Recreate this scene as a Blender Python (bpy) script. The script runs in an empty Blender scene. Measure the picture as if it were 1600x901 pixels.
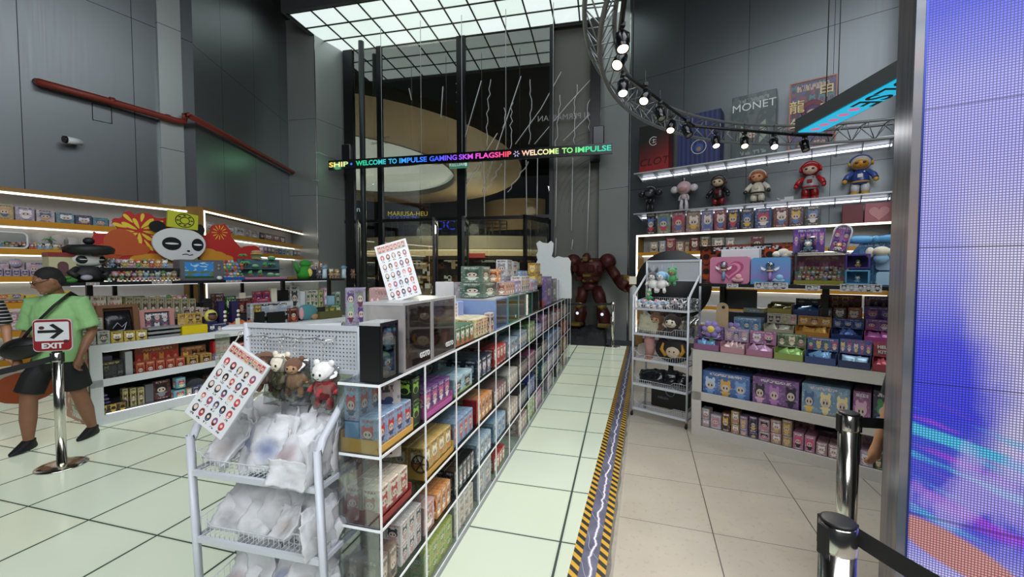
import bpy, math, random
from math import sin, cos, pi, radians, atan2, hypot, floor
from mathutils import Vector, Matrix, noise
random.seed(7)
C = bpy.context.scene.collection
SC = bpy.context.scene
FPX, CAMH = 640.0, 1.66
PITCH = math.atan(25.5 / FPX)
cam_data = bpy.data.cameras.new('camera')
cam_data.sensor_fit = 'HORIZONTAL'; cam_data.sensor_width = 36.0
cam_data.lens = 36.0 * FPX / 1600.0
cam_data.clip_start = 0.02; cam_data.clip_end = 200
cam = bpy.data.objects.new('camera', cam_data); C.objects.link(cam)
cam.location = (0, 0, CAMH); cam.rotation_euler = (pi / 2 - PITCH, 0, 0)
SC.camera = cam
world = bpy.data.worlds.new('world'); SC.world = world; world.use_nodes = True
world.node_tree.nodes['Background'].inputs[0].default_value = (0.6, 0.7, 0.8, 1)
world.node_tree.nodes['Background'].inputs[1].default_value = 0.035
SC.view_settings.view_transform = 'Standard'; SC.view_settings.look = 'None'
SC.view_settings.exposure = 0.0; SC.view_settings.gamma = 1.0
SC.view_settings.use_curve_mapping = False
SC.cycles.use_denoising = True
SC.cycles.max_bounces = 8; SC.cycles.diffuse_bounces = 3; SC.cycles.glossy_bounces = 4
SC.cycles.transmission_bounces = 6; SC.cycles.transparent_max_bounces = 48
SC.cycles.caustics_reflective = False; SC.cycles.caustics_refractive = False
SC.cycles.sample_clamp_indirect = 4.0
E_FLOOR, E_PANEL, E_STRIP, E_SCREEN = 0.35, 0.95, 2.6, 1.0

def area_light(name, loc, rot, sx, sy, energy, col):
    l = bpy.data.lights.new(name, 'AREA'); l.shape = 'RECTANGLE'; l.size = sx; l.size_y = sy
    l.energy = energy; l.color = col
    o = bpy.data.objects.new(name, l); C.objects.link(o); o.location = loc; o.rotation_euler = rot
    o['kind'] = 'structure'
    return o
area_light('overhead_fill', (2.0, 1.0, 8.0), (0, 0, 0), 6, 7, 430, (0.9, 0.97, 1.0))  # added fill lamp, no fixture: brightens the right side from above
area_light('rear_fill', (0.5, -3.2, 5.5), (radians(50), 0, 0), 8, 3, 500, (0.95, 0.97, 1.0))  # added fill lamp behind the camera, lifts the fronts facing it

def ray(x, y):
    u = (x - 800) / FPX; v = (450.5 - y) / FPX
    return (u, cos(PITCH) + v * sin(PITCH), v * cos(PITCH) - sin(PITCH))
def at(x, y, Y):
    r = ray(x, y); t = Y / r[1]
    return Vector((r[0] * t, Y, CAMH + r[2] * t))
def on_z(x, y, z=0.0):
    r = ray(x, y); t = (z - CAMH) / r[2]
    return Vector((r[0] * t, r[1] * t, z))
class Frame:
    """A piece of furniture's own axes: u along its face to the viewer's right, v away from the viewer."""
    def __init__(s, ox, oy, dx, dy):
        n = hypot(dx, dy); s.o = (ox, oy); s.d = (dx / n, dy / n); s.a = atan2(dy, dx)
    def w(s, u, v, z=0.0):
        return Vector((s.o[0] + s.d[0] * u - s.d[1] * v, s.o[1] + s.d[1] * u + s.d[0] * v, z))
    def pix(s, x, y, v=0.0):
        r = ray(x, y); D = s.d; O = (s.o[0] - D[1] * v, s.o[1] + D[0] * v)
        det = D[0] * (-r[1]) + r[0] * D[1]
        u = ((-O[0]) * (-r[1]) - (-r[0]) * (-O[1])) / det
        t = (D[0] * (-O[1]) - D[1] * (-O[0])) / det
        return u, CAMH + t * r[2]
def dirv(vx):
    n = hypot(vx - 800, FPX); return ((vx - 800) / n, FPX / n)
_A = dirv(972); _B = (_A[1], -_A[0]); _A2 = dirv(1009); _B2 = (_A2[1], -_A2[0])
GR = Frame(0, 0, _B[0], _B[1])            # glass floor grid: u = a (right), v = b (away)
BE = Frame(0, 0, _B2[0], _B2[1])          # beige floor grid
RK = Frame(-.956 * _B[0], -.956 * _B[1], _A[0], _A[1])   # long acrylic rack
_I = dirv(1150); IS = Frame(-4.49, 4.32, _I[0], _I[1])   # left island
CA = Frame(1.85, 4.165, .723, -.69)       # right cabinet
WR = Frame(2.17, 10.3, .80, -.60)         # right wall
W1 = Frame(-5.536 - .521 * 5, 7.26 - .853 * 5, .521, .853)   # left wall, near facet (u 0..5)
W2 = Frame(-5.536, 7.26, -.424, 3.74)     # left wall, far facet (u 0..4)
SF = Frame(-4.85, 11.79, .978, -.208)     # storefront (u 0..7.2)
BK = Frame(-1.385, 1.735, .972, -.234)    # near wire rack
RR = Frame(1.40, 4.706, .724, -.69)       # far wire rack

class MB:
    def __init__(s): s.v = []; s.f = []; s.m = []; s.s = []; s.M = None
    def _v(s, p):
        p = Vector(p)
        if s.M is not None: p = s.M @ p
        s.v.append(p[:]); return len(s.v) - 1
    def face(s, idx, m=0, sm=False): s.f.append(tuple(idx)); s.m.append(m); s.s.append(sm)
    def poly(s, pts, m=0): s.face([s._v(p) for p in pts], m)
    def box(s, x0, y0, z0, x1, y1, z1, m=0):
        if x0 > x1: x0, x1 = x1, x0
        if y0 > y1: y0, y1 = y1, y0
        if z0 > z1: z0, z1 = z1, z0
        i = [s._v(p) for p in ((x0,y0,z0),(x1,y0,z0),(x1,y1,z0),(x0,y1,z0),(x0,y0,z1),(x1,y0,z1),(x1,y1,z1),(x0,y1,z1))]
        for f in ((0,3,2,1),(4,5,6,7),(0,1,5,4),(1,2,6,5),(2,3,7,6),(3,0,4,7)): s.face([i[k] for k in f], m)
        return s
    def cbox(s, x0, y0, z0, x1, y1, z1, c=.004, m=0):
        """a box with chamfered edges"""
        lo = (x0,y0,z0); hi = (x1,y1,z1); idx = {}
        c = min(c, (x1-x0)*.3, (y1-y0)*.3, (z1-z0)*.3)
        for a in (0,1):
            for b in (0,1):
                for d in (0,1):
                    k = (a,b,d); base = [hi[i] if k[i] else lo[i] for i in range(3)]
                    for ax in range(3):
                        p = list(base)
                        for i in range(3):
                            if i != ax: p[i] += -c if k[i] else c
                        idx[(k, ax)] = s._v(p)
        def q(l): s.face(l, m)
        for ax in range(3):
            o1, o2 = [(1,2),(2,0),(0,1)][ax]
            for sd in (0,1):
                ks = []
                for (p, r) in ((0,0),(1,0),(1,1),(0,1)):
                    k = [0,0,0]; k[ax] = sd; k[o1] = p; k[o2] = r; ks.append(idx[(tuple(k), ax)])
                q(ks if sd else ks[::-1])
            for (p, r) in ((0,0),(1,0),(1,1),(0,1)):
                k0 = [0,0,0]; k0[o1] = p; k0[o2] = r; k1 = list(k0); k1[ax] = 1; k0 = tuple(k0); k1 = tuple(k1)
                l = [idx[(k0,o1)], idx[(k1,o1)], idx[(k1,o2)], idx[(k0,o2)]]
                q(l if (p == r) else l[::-1])
        for a in (0,1):
            for b in (0,1):
                for d in (0,1):
                    l = [idx[((a,b,d),0)], idx[((a,b,d),1)], idx[((a,b,d),2)]]
                    q(l if (a+b+d) % 2 else l[::-1])
        return s
    def ring(s, c, X, Y, n, m=0): return [s._v(Vector(c) + X * cos(2*pi*k/n) + Y * sin(2*pi*k/n)) for k in range(n)]
    def skin(s, rings, m=0, cap=True, sm=True):
        n = len(rings[0])
        for a, b in zip(rings, rings[1:]):
            for k in range(n): s.face((a[k], a[(k+1)%n], b[(k+1)%n], b[k]), m, sm)
        if cap: s.face(rings[0][::-1], m); s.face(rings[-1], m)
    def path(s, pts, r, n=6, m=0, closed=False, cap=True):
        pts = [Vector(p) for p in pts]; rings = []; N = len(pts); up = None
        rr = r if isinstance(r, (list, tuple)) else [r] * N
        for i in range(N):
            if closed: d = pts[(i+1)%N] - pts[i-1]
            else: d = pts[min(i+1, N-1)] - pts[max(i-1, 0)]
            if d.length < 1e-9: d = Vector((0,0,1))
            d.normalize()
            if up is None: up = Vector((0,0,1)) if abs(d.z) < .9 else Vector((1,0,0))
            X = up - d * up.dot(d)
            if X.length < 1e-5: X = Vector((1,0,0)) - d * d.x
            X.normalize(); Y = d.cross(X); up = X
            rings.append(s.ring(pts[i], X * rr[i], Y * rr[i], n))
        if closed: rings.append(rings[0]); cap = False
        s.skin(rings, m, cap); return s
    def tube(s, a, b, r, n=6, m=0, r2=None): return s.path([a, b], [r, r if r2 is None else r2], n, m)
    def loft(s, secs, n=12, m=0):
        """secs: (centre, rx, ry, axisdir) ellipses"""
        rings = []
        for c, rx, ry in secs: rings.append(s.ring(c, Vector((rx,0,0)), Vector((0,ry,0)), n))
        s.skin(rings, m); return s
    def lathe(s, prof, c=(0,0,0), n=24, m=0, axis='z'):
        rings = []; c = Vector(c)
        for r, h in prof:
            if axis == 'z': X, Y, O = Vector((r,0,0)), Vector((0,r,0)), Vector((0,0,h))
            elif axis == 'y': X, Y, O = Vector((0,0,r)), Vector((r,0,0)), Vector((0,h,0))
            else: X, Y, O = Vector((0,r,0)), Vector((0,0,r)), Vector((h,0,0))
            rings.append(s.ring(c + O, X, Y, n))
        s.skin(rings, m); return s
    def ball(s, c, r, n=14, k=8, m=0, M=None):
        if not isinstance(r, (tuple, list)): r = (r, r, r)
        c = Vector(c); rings = []
        R = M if M is not None else Matrix.Identity(3)
        for j in range(1, k):
            t = pi * j / k
            rings.append([s._v(c + R @ Vector((r[0]*sin(t)*cos(2*pi*i/n), r[1]*sin(t)*sin(2*pi*i/n), -r[2]*cos(t)))) for i in range(n)])
        a = s._v(c + R @ Vector((0,0,-r[2]))); b = s._v(c + R @ Vector((0,0,r[2])))
        s.skin(rings, m, cap=False)
        for i in range(n):
            s.face((a, rings[0][(i+1)%n], rings[0][i]), m, True); s.face((b, rings[-1][i], rings[-1][(i+1)%n]), m, True)
        return s
    def prism(s, pts, y0, y1, m=0, plane='xz'):
        def P(p, t): return (p[0], t, p[1]) if plane == 'xz' else ((p[0], p[1], t) if plane == 'xy' else (t, p[0], p[1]))
        ar = sum(pts[i-1][0]*pts[i][1] - pts[i][0]*pts[i-1][1] for i in range(len(pts)))
        if ar < 0: pts = pts[::-1]
        a = [s._v(P(p, y0)) for p in pts]; b = [s._v(P(p, y1)) for p in pts]; n = len(pts)
        s.face(a if plane == 'xz' else a[::-1], m); s.face(b[::-1] if plane == 'xz' else b, m)
        for i in range(n):
            q = (a[i], b[i], b[(i+1)%n], a[(i+1)%n]); s.face(q if plane == 'xz' else q[::-1], m)
        return s
    def mesh(s, name, mats):
        me = bpy.data.meshes.new(name); me.from_pydata(s.v, [], s.f)
        for mt in (mats if isinstance(mats, (list, tuple)) else [mats]): me.materials.append(mt)
        me.polygons.foreach_set('material_index', s.m); me.polygons.foreach_set('use_smooth', s.s)
        me.update(); return me
    def build(s, name, mats, parent=None, loc=None, rz=None):
        o = bpy.data.objects.new(name, s.mesh(name, mats)); C.objects.link(o)
        if parent: o.parent = parent
        if loc is not None: o.location = loc
        if rz is not None: o.rotation_euler = (0, 0, rz)
        return o
SEEN = {}
def tag(o, label=None, cat=None, group=None, kind=None):
    if label:
        o['label'] = label
        SEEN.setdefault(label, []).append(group)
    if cat: o['category'] = cat
    if group: o['group'] = group
    if kind: o['kind'] = kind
    return o
def thing(name, loc, rz, label, cat, group=None):
    o = bpy.data.objects.new(name, None); C.objects.link(o); o.location = loc; o.rotation_euler = (0, 0, rz)
    return tag(o, label, cat, group)
def struct(o): o['kind'] = 'structure'; return o
def copy_tree(o, parent=None):
    c = o.copy(); C.objects.link(c)
    if parent: c.parent = parent
    for ch in list(o.children): copy_tree(ch, c)
    return c
def circ(cx, cz, r, n=24, rz=None, a0=0, a1=2*pi):
    rz = r if rz is None else rz
    return [(cx + r * cos(a0 + (a1-a0)*k/n), cz + rz * sin(a0 + (a1-a0)*k/n)) for k in range(n)]
def rrect(x0, z0, x1, z1, r, n=5):
    p = []
    for (cx, cz, a) in ((x1-r, z0+r, -pi/2), (x1-r, z1-r, 0), (x0+r, z1-r, pi/2), (x0+r, z0+r, pi)):
        for k in range(n+1): p.append((cx + r*cos(a+pi/2*k/n), cz + r*sin(a+pi/2*k/n)))
    return p
def text_mesh(s, size, depth=.002, align='CENTER', bold=0.0, sx=1.0, shear=0.0):
    cu = bpy.data.curves.new('t', 'FONT'); cu.body = s; cu.size = size; cu.extrude = depth
    cu.align_x = align; cu.align_y = 'CENTER'; cu.offset = bold; cu.shear = shear; cu.resolution_u = 3
    ob = bpy.data.objects.new('t', cu); C.objects.link(ob)
    dg = bpy.context.evaluated_depsgraph_get(); me = bpy.data.meshes.new_from_object(ob.evaluated_get(dg))
    bpy.data.objects.remove(ob)
    me.transform(Matrix.Rotation(pi/2, 4, 'X') @ Matrix.Scale(sx, 4, (1,0,0)))   # stands in xz, faces -y
    return me
def text(s, size, mat, parent, loc, name='lettering', depth=.002, align='CENTER', bold=0.0, sx=1.0, shear=0.0, rz=0, mirror=False):
    me = text_mesh(s, size, depth, align, bold, sx, shear)
    if mirror: me.transform(Matrix.Scale(-1, 4, (1,0,0)))
    me.materials.clear(); me.materials.append(mat)
    o = bpy.data.objects.new(name, me); C.objects.link(o); o.parent = parent; o.location = loc; o.rotation_euler = (0, 0, rz)
    return o

def lin(c):
    if isinstance(c, str):
        c = c.lstrip('#'); c = tuple(int(c[i:i+2], 16) / 255 for i in (0, 2, 4))
    return tuple((x / 12.92 if x <= .04045 else ((x + .055) / 1.055) ** 2.4) for x in c[:3]) + (1,)
LIN0 = lin
MATS = {}
def new_mat(name):
    m = bpy.data.materials.new(name); m.use_nodes = True
    return m, m.node_tree, m.node_tree.nodes['Principled BSDF']
def plain(name, col, rough=.5, metal=0.0, spec=.5, nz=.05, ns=30, coat=0, bump=0, emit=None, es=0, trans=0, alpha=None, sheen=0):
    if name in MATS: return MATS[name]
    m, t, b = new_mat(name); N = t.nodes; L = t.links
    c = lin(col); b.inputs['Roughness'].default_value = rough; b.inputs['Metallic'].default_value = metal
    b.inputs['Specular IOR Level'].default_value = spec; b.inputs['Coat Weight'].default_value = coat
    b.inputs['Sheen Weight'].default_value = sheen
    if trans: b.inputs['Transmission Weight'].default_value = trans
    tc = N.new('ShaderNodeTexCoord'); nt = N.new('ShaderNodeTexNoise'); nt.inputs['Scale'].default_value = ns
    L.new(tc.outputs['Object'], nt.inputs['Vector'])
    mx = N.new('ShaderNodeMix'); mx.data_type = 'RGBA'
    mx.inputs[6].default_value = tuple(x * (1 - nz) for x in c[:3]) + (1,)
    mx.inputs[7].default_value = tuple(min(1, x * (1 + nz)) for x in c[:3]) + (1,)
    L.new(nt.outputs['Fac'], mx.inputs[0]); L.new(mx.outputs[2], b.inputs['Base Color'])
    if bump:
        bp = N.new('ShaderNodeBump'); bp.inputs['Strength'].default_value = bump; bp.inputs['Distance'].default_value = .01
        L.new(nt.outputs['Fac'], bp.inputs['Height']); L.new(bp.outputs['Normal'], b.inputs['Normal'])
    if emit: b.inputs['Emission Color'].default_value = lin(emit); b.inputs['Emission Strength'].default_value = es
    MATS[name] = m; return m
def emis(name, col, st, base='#202020'):
    return plain(name, base, rough=.4, emit=col, es=st)
class NG:
    """tiny expression builder on a node tree"""
    def __init__(s, t): s.t = t; s.N = t.nodes; s.L = t.links
    def _in(s, sock, v):
        if hasattr(v, 'is_linked') or hasattr(v, 'links'): s.L.new(v, sock)
        else: sock.default_value = v
    def m(s, op, a, b=None, c=None):
        n = s.N.new('ShaderNodeMath'); n.operation = op; s._in(n.inputs[0], a)
        if b is not None: s._in(n.inputs[1], b)
        if c is not None: s._in(n.inputs[2], c)
        return n.outputs[0]
    def add(s, a, b): return s.m('ADD', a, b)
    def sub(s, a, b): return s.m('SUBTRACT', a, b)
    def mul(s, a, b): return s.m('MULTIPLY', a, b)
    def lt(s, a, b): return s.m('LESS_THAN', a, b)
    def gt(s, a, b): return s.m('GREATER_THAN', a, b)
    def abs(s, a): return s.m('ABSOLUTE', a)
    def fl(s, a): return s.m('FLOOR', a)
    def fr(s, a): return s.m('FRACT', a)
    def mx(s, a, b): return s.m('MAXIMUM', a, b)
    def mn(s, a, b): return s.m('MINIMUM', a, b)
    def inside(s, x, z, cx, cz, rx, rz):
        dx = s.mul(s.sub(x, cx), 1/rx); dz = s.mul(s.sub(z, cz), 1/rz)
        return s.lt(s.add(s.mul(dx, dx), s.mul(dz, dz)), 1.0)
    def mix(s, f, a, b):
        n = s.N.new('ShaderNodeMix'); n.data_type = 'RGBA'; s._in(n.inputs[0], f); s._in(n.inputs[6], a); s._in(n.inputs[7], b)
        return n.outputs[2]
    def xyz(s, v):
        n = s.N.new('ShaderNodeSeparateXYZ'); s.L.new(v, n.inputs[0]); return n.outputs
    def comb(s, x, y, z=0.0):
        n = s.N.new('ShaderNodeCombineXYZ'); s._in(n.inputs[0], x); s._in(n.inputs[1], y); s._in(n.inputs[2], z); return n.outputs[0]
    def noise(s, v, sc, det=2):
        n = s.N.new('ShaderNodeTexNoise'); s.L.new(v, n.inputs['Vector']); n.inputs['Scale'].default_value = sc; n.inputs['Detail'].default_value = det
        return n.outputs
    def white(s, v):
        n = s.N.new('ShaderNodeTexWhiteNoise'); n.noise_dimensions = '3D'; s.L.new(v, n.inputs[0]); return n.outputs
    def ramp(s, f, cols, const=True):
        n = s.N.new('ShaderNodeValToRGB'); s.L.new(f, n.inputs[0]); e = n.color_ramp.elements
        if const: n.color_ramp.interpolation = 'CONSTANT'
        while len(e) < len(cols): e.new(0)
        for i, (p, c) in enumerate(cols): e[i].position = p; e[i].color = lin(c)
        return n.outputs[0]
def art(base, figs, title='#ffffff', k=1, rows=1, rough=.35, seed=0, band=None, skin='#f0d8c4', z0=.14, z1=.80, bg2=None, key=None):
    """printed pack: soft coloured ground, k x rows simple round figures, a line of lettering-like marks on top and below"""
    def lin(c, _l=LIN0):
        c = _l(c); g_ = .3 * c[0] + .55 * c[1] + .15 * c[2]
        return tuple(max(0, (g_ + (x - g_) * .82) * .74) for x in c[:3]) + (1,)
    nm = key or 'print_%s_%s_%d_%d_%d' % (base, figs[0], k, rows, seed)
    if nm in MATS: return MATS[nm]
    m, t, b = new_mat(nm); g = NG(t); N = t.nodes
    tc = N.new('ShaderNodeTexCoord'); G = g.xyz(tc.outputs['Generated']); O = g.xyz(tc.outputs['Normal'])
    isx = g.gt(g.abs(O[0]), .6); top = g.gt(g.abs(O[2]), .6)
    u = g.add(g.mul(G[0], g.sub(1.0, isx)), g.mul(G[1], isx))
    v = g.add(g.mul(G[2], g.sub(1.0, top)), g.mul(G[1], top))
    kk = g.add(g.mul(float(k), g.sub(1.0, isx)), isx) if k > 1 else 1.0
    uk = g.mul(u, kk); vk = g.mul(g.mul(g.sub(v, z0), 1/(z1-z0)), float(rows))
    inb = g.mul(g.gt(v, z0), g.lt(v, z1)); inb = g.mul(inb, g.sub(1.0, top))
    cell = g.comb(g.add(g.fl(uk), seed * 1.37), g.fl(vk), seed * .71)
    w = g.white(cell); r = w[0]
    cu = g.add(g.sub(g.fr(uk), .5), g.mul(g.sub(r, .5), .12)); cv = g.sub(g.fr(vk), g.add(.44, g.mul(g.fr(g.mul(r, 7.3)), .12)))
    n2 = g.noise(g.comb(g.add(u, seed * 3.1), v, seed), 3.0, 2)[0]
    ground = g.mix(g.gt(n2, .54), lin(base), lin(bg2) if bg2 else tuple(min(1, x * 1.25 + .02) for x in lin(base)[:3]) + (1,))
    vo = N.new('ShaderNodeTexVoronoi'); vo.inputs['Scale'].default_value = 9.0 if k < 3 else 5.0 * k
    t.links.new(g.comb(u, g.mul(v, 1.2), seed * 1.7), vo.inputs['Vector'])
    spk = g.mul(g.lt(vo.outputs['Distance'], .28), g.sub(1.0, top))
    hc2 = g.ramp(g.xyz(vo.outputs['Color'])[0], [(i / (len(figs) + 1), c) for i, c in enumerate([base] + list(figs))])
    ground = g.mix(g.mul(spk, .55), ground, hc2)
    body = g.inside(cu, cv, 0.0, -.34, .2, .2)
    arms = g.inside(cu, cv, 0.0, -.26, .33, .07)
    head = g.inside(cu, cv, 0.0, .08, .33, .3)
    ear = g.mx(g.inside(cu, cv, -.22, .34, .1, .14), g.inside(cu, cv, .22, .34, .1, .14))
    face = g.inside(cu, cv, 0.0, .0, .24, .2)
    eyes = g.mx(g.inside(cu, cv, -.1, 0.0, .045, .07), g.inside(cu, cv, .1, 0.0, .045, .07))
    n = len(figs); hc = g.ramp(r, [(i / n, c) for i, c in enumerate(figs)]); bc = g.ramp(g.fr(g.mul(r, 3.7)), [(i / n, c) for i, c in enumerate(figs[::-1])])
    col = ground
    for mask, cc in ((g.mx(body, arms), bc), (g.mx(head, ear), hc), (face, lin(skin)), (eyes, lin('#241c20'))):
        col = g.mix(g.mul(mask, inb), col, cc)
    tn = g.white(g.comb(g.fl(g.mul(u, 34.0 if k < 3 else 60.0)), g.fl(g.mul(v, 26.0)), seed + 5.0))[0]
    tb = g.mul(g.mul(g.gt(v, .85), g.lt(v, .94)), g.lt(g.abs(g.sub(u, .5)), .34))
    tb2 = g.mul(g.mul(g.gt(v, .04), g.lt(v, .1)), g.lt(g.abs(g.sub(u, .5)), .3))
    col = g.mix(g.mul(g.mul(g.mx(tb, tb2), g.gt(tn, .4)), g.sub(1.0, top)), col, lin(title))
    if band: col = g.mix(g.mul(g.lt(v, z0), g.sub(1.0, top)), col, lin(band))
    seam = g.mul(top, g.lt(g.abs(g.sub(G[1], .5)), .02)); col = g.mix(seam, col, tuple(x * .55 for x in lin(base)[:3]) + (1,))
    t.links.new(col, b.inputs['Base Color']); b.inputs['Roughness'].default_value = rough
    b.inputs['Coat Weight'].default_value = .15
    MATS[nm] = m; return m
def clear(name, tint='#f4f8f8', refl=.10, gloss=.03):
    if name in MATS: return MATS[name]
    m, t, b = new_mat(name); N = t.nodes; L = t.links; N.remove(b)
    tr = N.new('ShaderNodeBsdfTransparent'); tr.inputs[0].default_value = lin(tint)
    gl = N.new('ShaderNodeBsdfGlossy'); gl.inputs['Roughness'].default_value = gloss
    lw = N.new('ShaderNodeFresnel'); lw.inputs['IOR'].default_value = 1.45
    mu = N.new('ShaderNodeMath'); mu.operation = 'MULTIPLY_ADD'; mu.inputs[1].default_value = .55; mu.inputs[2].default_value = refl * .3
    L.new(lw.outputs[0], mu.inputs[0])
    mx = N.new('ShaderNodeMixShader'); L.new(mu.outputs[0], mx.inputs[0]); L.new(tr.outputs[0], mx.inputs[1]); L.new(gl.outputs[0], mx.inputs[2])
    L.new(mx.outputs[0], N['Material Output'].inputs[0]); MATS[name] = m; return m
WHITE = plain('white_paint', '#dcdfe4', .35); BLACK = plain('matte_black', '#0c0c0e', .5); BLKG = plain('black_gloss', '#101014', .2)
CHROME = plain('polished_steel', '#dcd8d0', .16, 1.0, nz=.01); DARK = plain('charcoal', '#26282b', .5); GREY = plain('mid_grey', '#7c7f83', .45)
CREAM = plain('cream_card', '#e6dfc9', .5); REDM = plain('red_print', '#b3272b', .4); YEL = plain('yellow_print', '#e2c227', .4)
def translucent(name, col, a=.4):
    m, t, b = new_mat(name); N = t.nodes; L = t.links
    b.inputs['Base Color'].default_value = lin(col); b.inputs['Roughness'].default_value = .3
    tr = N.new('ShaderNodeBsdfTransparent'); mx = N.new('ShaderNodeMixShader'); mx.inputs[0].default_value = 1 - a
    L.new(tr.outputs[0], mx.inputs[1]); L.new(b.outputs[0], mx.inputs[2]); L.new(mx.outputs[0], N['Material Output'].inputs[0])
    return m
ACR = clear('acrylic'); ACRG = clear('green_acrylic', '#9fd8c0'); ACRD = clear('smoked_acrylic', '#dcd4d0', .14)
SKIN = plain('skin', '#b98765', .5, nz=.08, ns=12); SKIND = plain('skin_tan', '#8a5f47', .5, nz=.1, ns=12)
LED = emis('warm_white_led', '#fff3e2', E_STRIP, '#ffffff'); LEDC = emis('cool_white_led', '#f0f3ff', E_STRIP, '#ffffff')

BOXC = {}
def pack(fr, u, v, z, w, d, h, mat, label, name='blind_box', cat='box', group=None, rot=0.0, tilt=0.0, ch=.003):
    """one carton: u is its centre along the face, v its front"""
    key = (round(w,3), round(d,3), round(h,3), mat.name)
    if key not in BOXC: BOXC[key] = MB().cbox(-w/2, -d/2, 0, w/2, d/2, h, ch).mesh('carton', mat)
    o = bpy.data.objects.new(name, BOXC[key]); C.objects.link(o)
    o.location = fr.w(u, v + d/2, z); o.rotation_euler = (tilt, 0, fr.a + rot)
    return tag(o, label, cat, group)
def pack_px(fr, v, x0, x1, ytop, z, d, mat, label, **k):
    """a carton whose front spans x0..x1 and reaches up to ytop, standing on height z"""
    ym = ytop; ua, _ = fr.pix(x0, ym, v); ub, _ = fr.pix(x1, ym, v); uc = (ua+ub)/2
    _, zt = fr.pix((x0+x1)/2, ym, v)
    k.setdefault('name', 'carton')
    return pack(fr, uc, v, z, abs(ub-ua) * k.pop('fill', .97), d, max(.03, zt - z), mat, label, **k)
def block(fr, u0, v0, z, nu, nv, nz, w, d, h, mat, label, group, name='blind_box', gap=.002, skip=()):
    for i in range(nu):
        for j in range(nv):
            for q in range(nz):
                if (i, j, q) in skip: continue
                pack(fr, u0 + (i + .5) * (w + gap), v0 + j * (d + gap), z + q * (h + .0005), w, d, h, mat, label, name=name, group=group)
def metal_wall(name, useams, zseams, col='#7f8487', w=.004, mt=.8):
    m, t, b = new_mat(name); g = NG(t); N = t.nodes
    tc = N.new('ShaderNodeTexCoord'); P = g.xyz(tc.outputs['Object'])
    f = None
    for a in useams:
        q = g.lt(g.abs(g.sub(P[0], a)), w); f = q if f is None else g.mx(f, q)
    for a in zseams:
        q = g.lt(g.abs(g.sub(P[2], a)), w); f = q if f is None else g.mx(f, q)
    st = g.noise(g.comb(g.mul(P[0], 60.0), g.mul(P[1], 60.0), g.mul(P[2], 1.2)), 1.0, 3)[0]
    bl = g.noise(tc.outputs['Object'], .5, 2)[0]
    base = g.mix(bl, tuple(x * .86 for x in lin(col)[:3]) + (1,), lin(col))
    base = g.mix(f, base, lin('#1c1e20'))
    t.links.new(base, b.inputs['Base Color']); b.inputs['Metallic'].default_value = mt
    t.links.new(g.add(.30, g.mul(st, .12)), b.inputs['Roughness'])
    bp = N.new('ShaderNodeBump'); bp.inputs['Strength'].default_value = .12; bp.inputs['Distance'].default_value = .004
    t.links.new(g.noise(tc.outputs['Object'], 2.2, 2)[0], bp.inputs['Height']); t.links.new(bp.outputs['Normal'], b.inputs['Normal'])
    return m
def tile_glow():
    m, t, b = new_mat('lit_glass_tiles'); g = NG(t); N = t.nodes
    tc = N.new('ShaderNodeTexCoord'); P = g.xyz(tc.outputs['Object'])
    U = g.mul(g.add(P[0], .35), 1/.6175); V = g.mul(g.add(P[1], -1.855 + 6), 1/.6)
    fu = g.abs(g.sub(g.fr(g.add(U, .5)), .5)); fv = g.abs(g.sub(g.fr(g.add(V, .5)), .5))   # 0 on a joint
    j = g.mx(g.lt(fu, .012), g.lt(fv, .0095))
    soft = g.mx(g.lt(fu, .03), g.lt(fv, .03))
    w = g.white(g.comb(g.fl(U), g.fl(V), 2.0))[0]
    nz = g.noise(tc.outputs['Object'], 1.3, 2)[0]
    c = g.mix(w, lin('#dfe4c6'), lin('#d3e0cb')); c = g.mix(g.mul(soft, .35), c, lin('#9fb59d'))
    t.links.new(g.mix(j, lin('#a4ad9f'), lin('#3c4440')), b.inputs['Base Color'])
    t.links.new(c, b.inputs['Emission Color'])
    st = g.mul(g.mul(g.sub(1.0, j), E_FLOOR), g.add(.82, g.mul(nz, .36)))
    t.links.new(g.add(st, .03), b.inputs['Emission Strength'])
    b.inputs['Roughness'].default_value = .18; b.inputs['Specular IOR Level'].default_value = .4
    b.inputs['Base Color'].default_value = lin('#c8d0c4'); return m
def beige_tiles():
    m, t, b = new_mat('beige_stone_tiles'); g = NG(t); N = t.nodes
    tc = N.new('ShaderNodeTexCoord'); P = g.xyz(tc.outputs['Object'])
    U = g.mul(g.sub(P[0], .427), 1/.627); V = g.mul(g.sub(P[1], 2.815), 1/.627)
    fu = g.abs(g.sub(g.fr(g.add(U, .5)), .5)); fv = g.abs(g.sub(g.fr(g.add(V, .5)), .5))
    j = g.mx(g.lt(fu, .005), g.lt(fv, .0035))
    n1 = g.noise(tc.outputs['Object'], 3.0, 6)[0]; n2 = g.noise(tc.outputs['Object'], 28.0, 4)[0]
    w = g.white(g.comb(g.fl(U), g.fl(V), 1.0))[0]
    c = g.mix(n1, lin('#9a9184'), lin('#b5ad9f')); c = g.mix(g.mul(g.gt(n2, .62), .25), c, lin('#857c70'))
    c = g.mix(g.mul(w, .15), c, lin('#c0b8aa')); c = g.mix(j, c, lin('#3d3832'))
    t.links.new(c, b.inputs['Base Color']); b.inputs['Roughness'].default_value = .42; return m
def stripe_mat():
    m, t, b = new_mat('hazard_tape'); g = NG(t); N = t.nodes
    tc = N.new('ShaderNodeTexCoord'); P = g.xyz(tc.outputs['Object'])
    k = g.fr(g.mul(g.add(P[1], g.mul(P[0], .9)), 1/.075))
    t.links.new(g.mix(g.lt(k, .5), lin('#c79a2a'), lin('#1b1a18')), b.inputs['Base Color'])
    b.inputs['Roughness'].default_value = .45; return m
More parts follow.
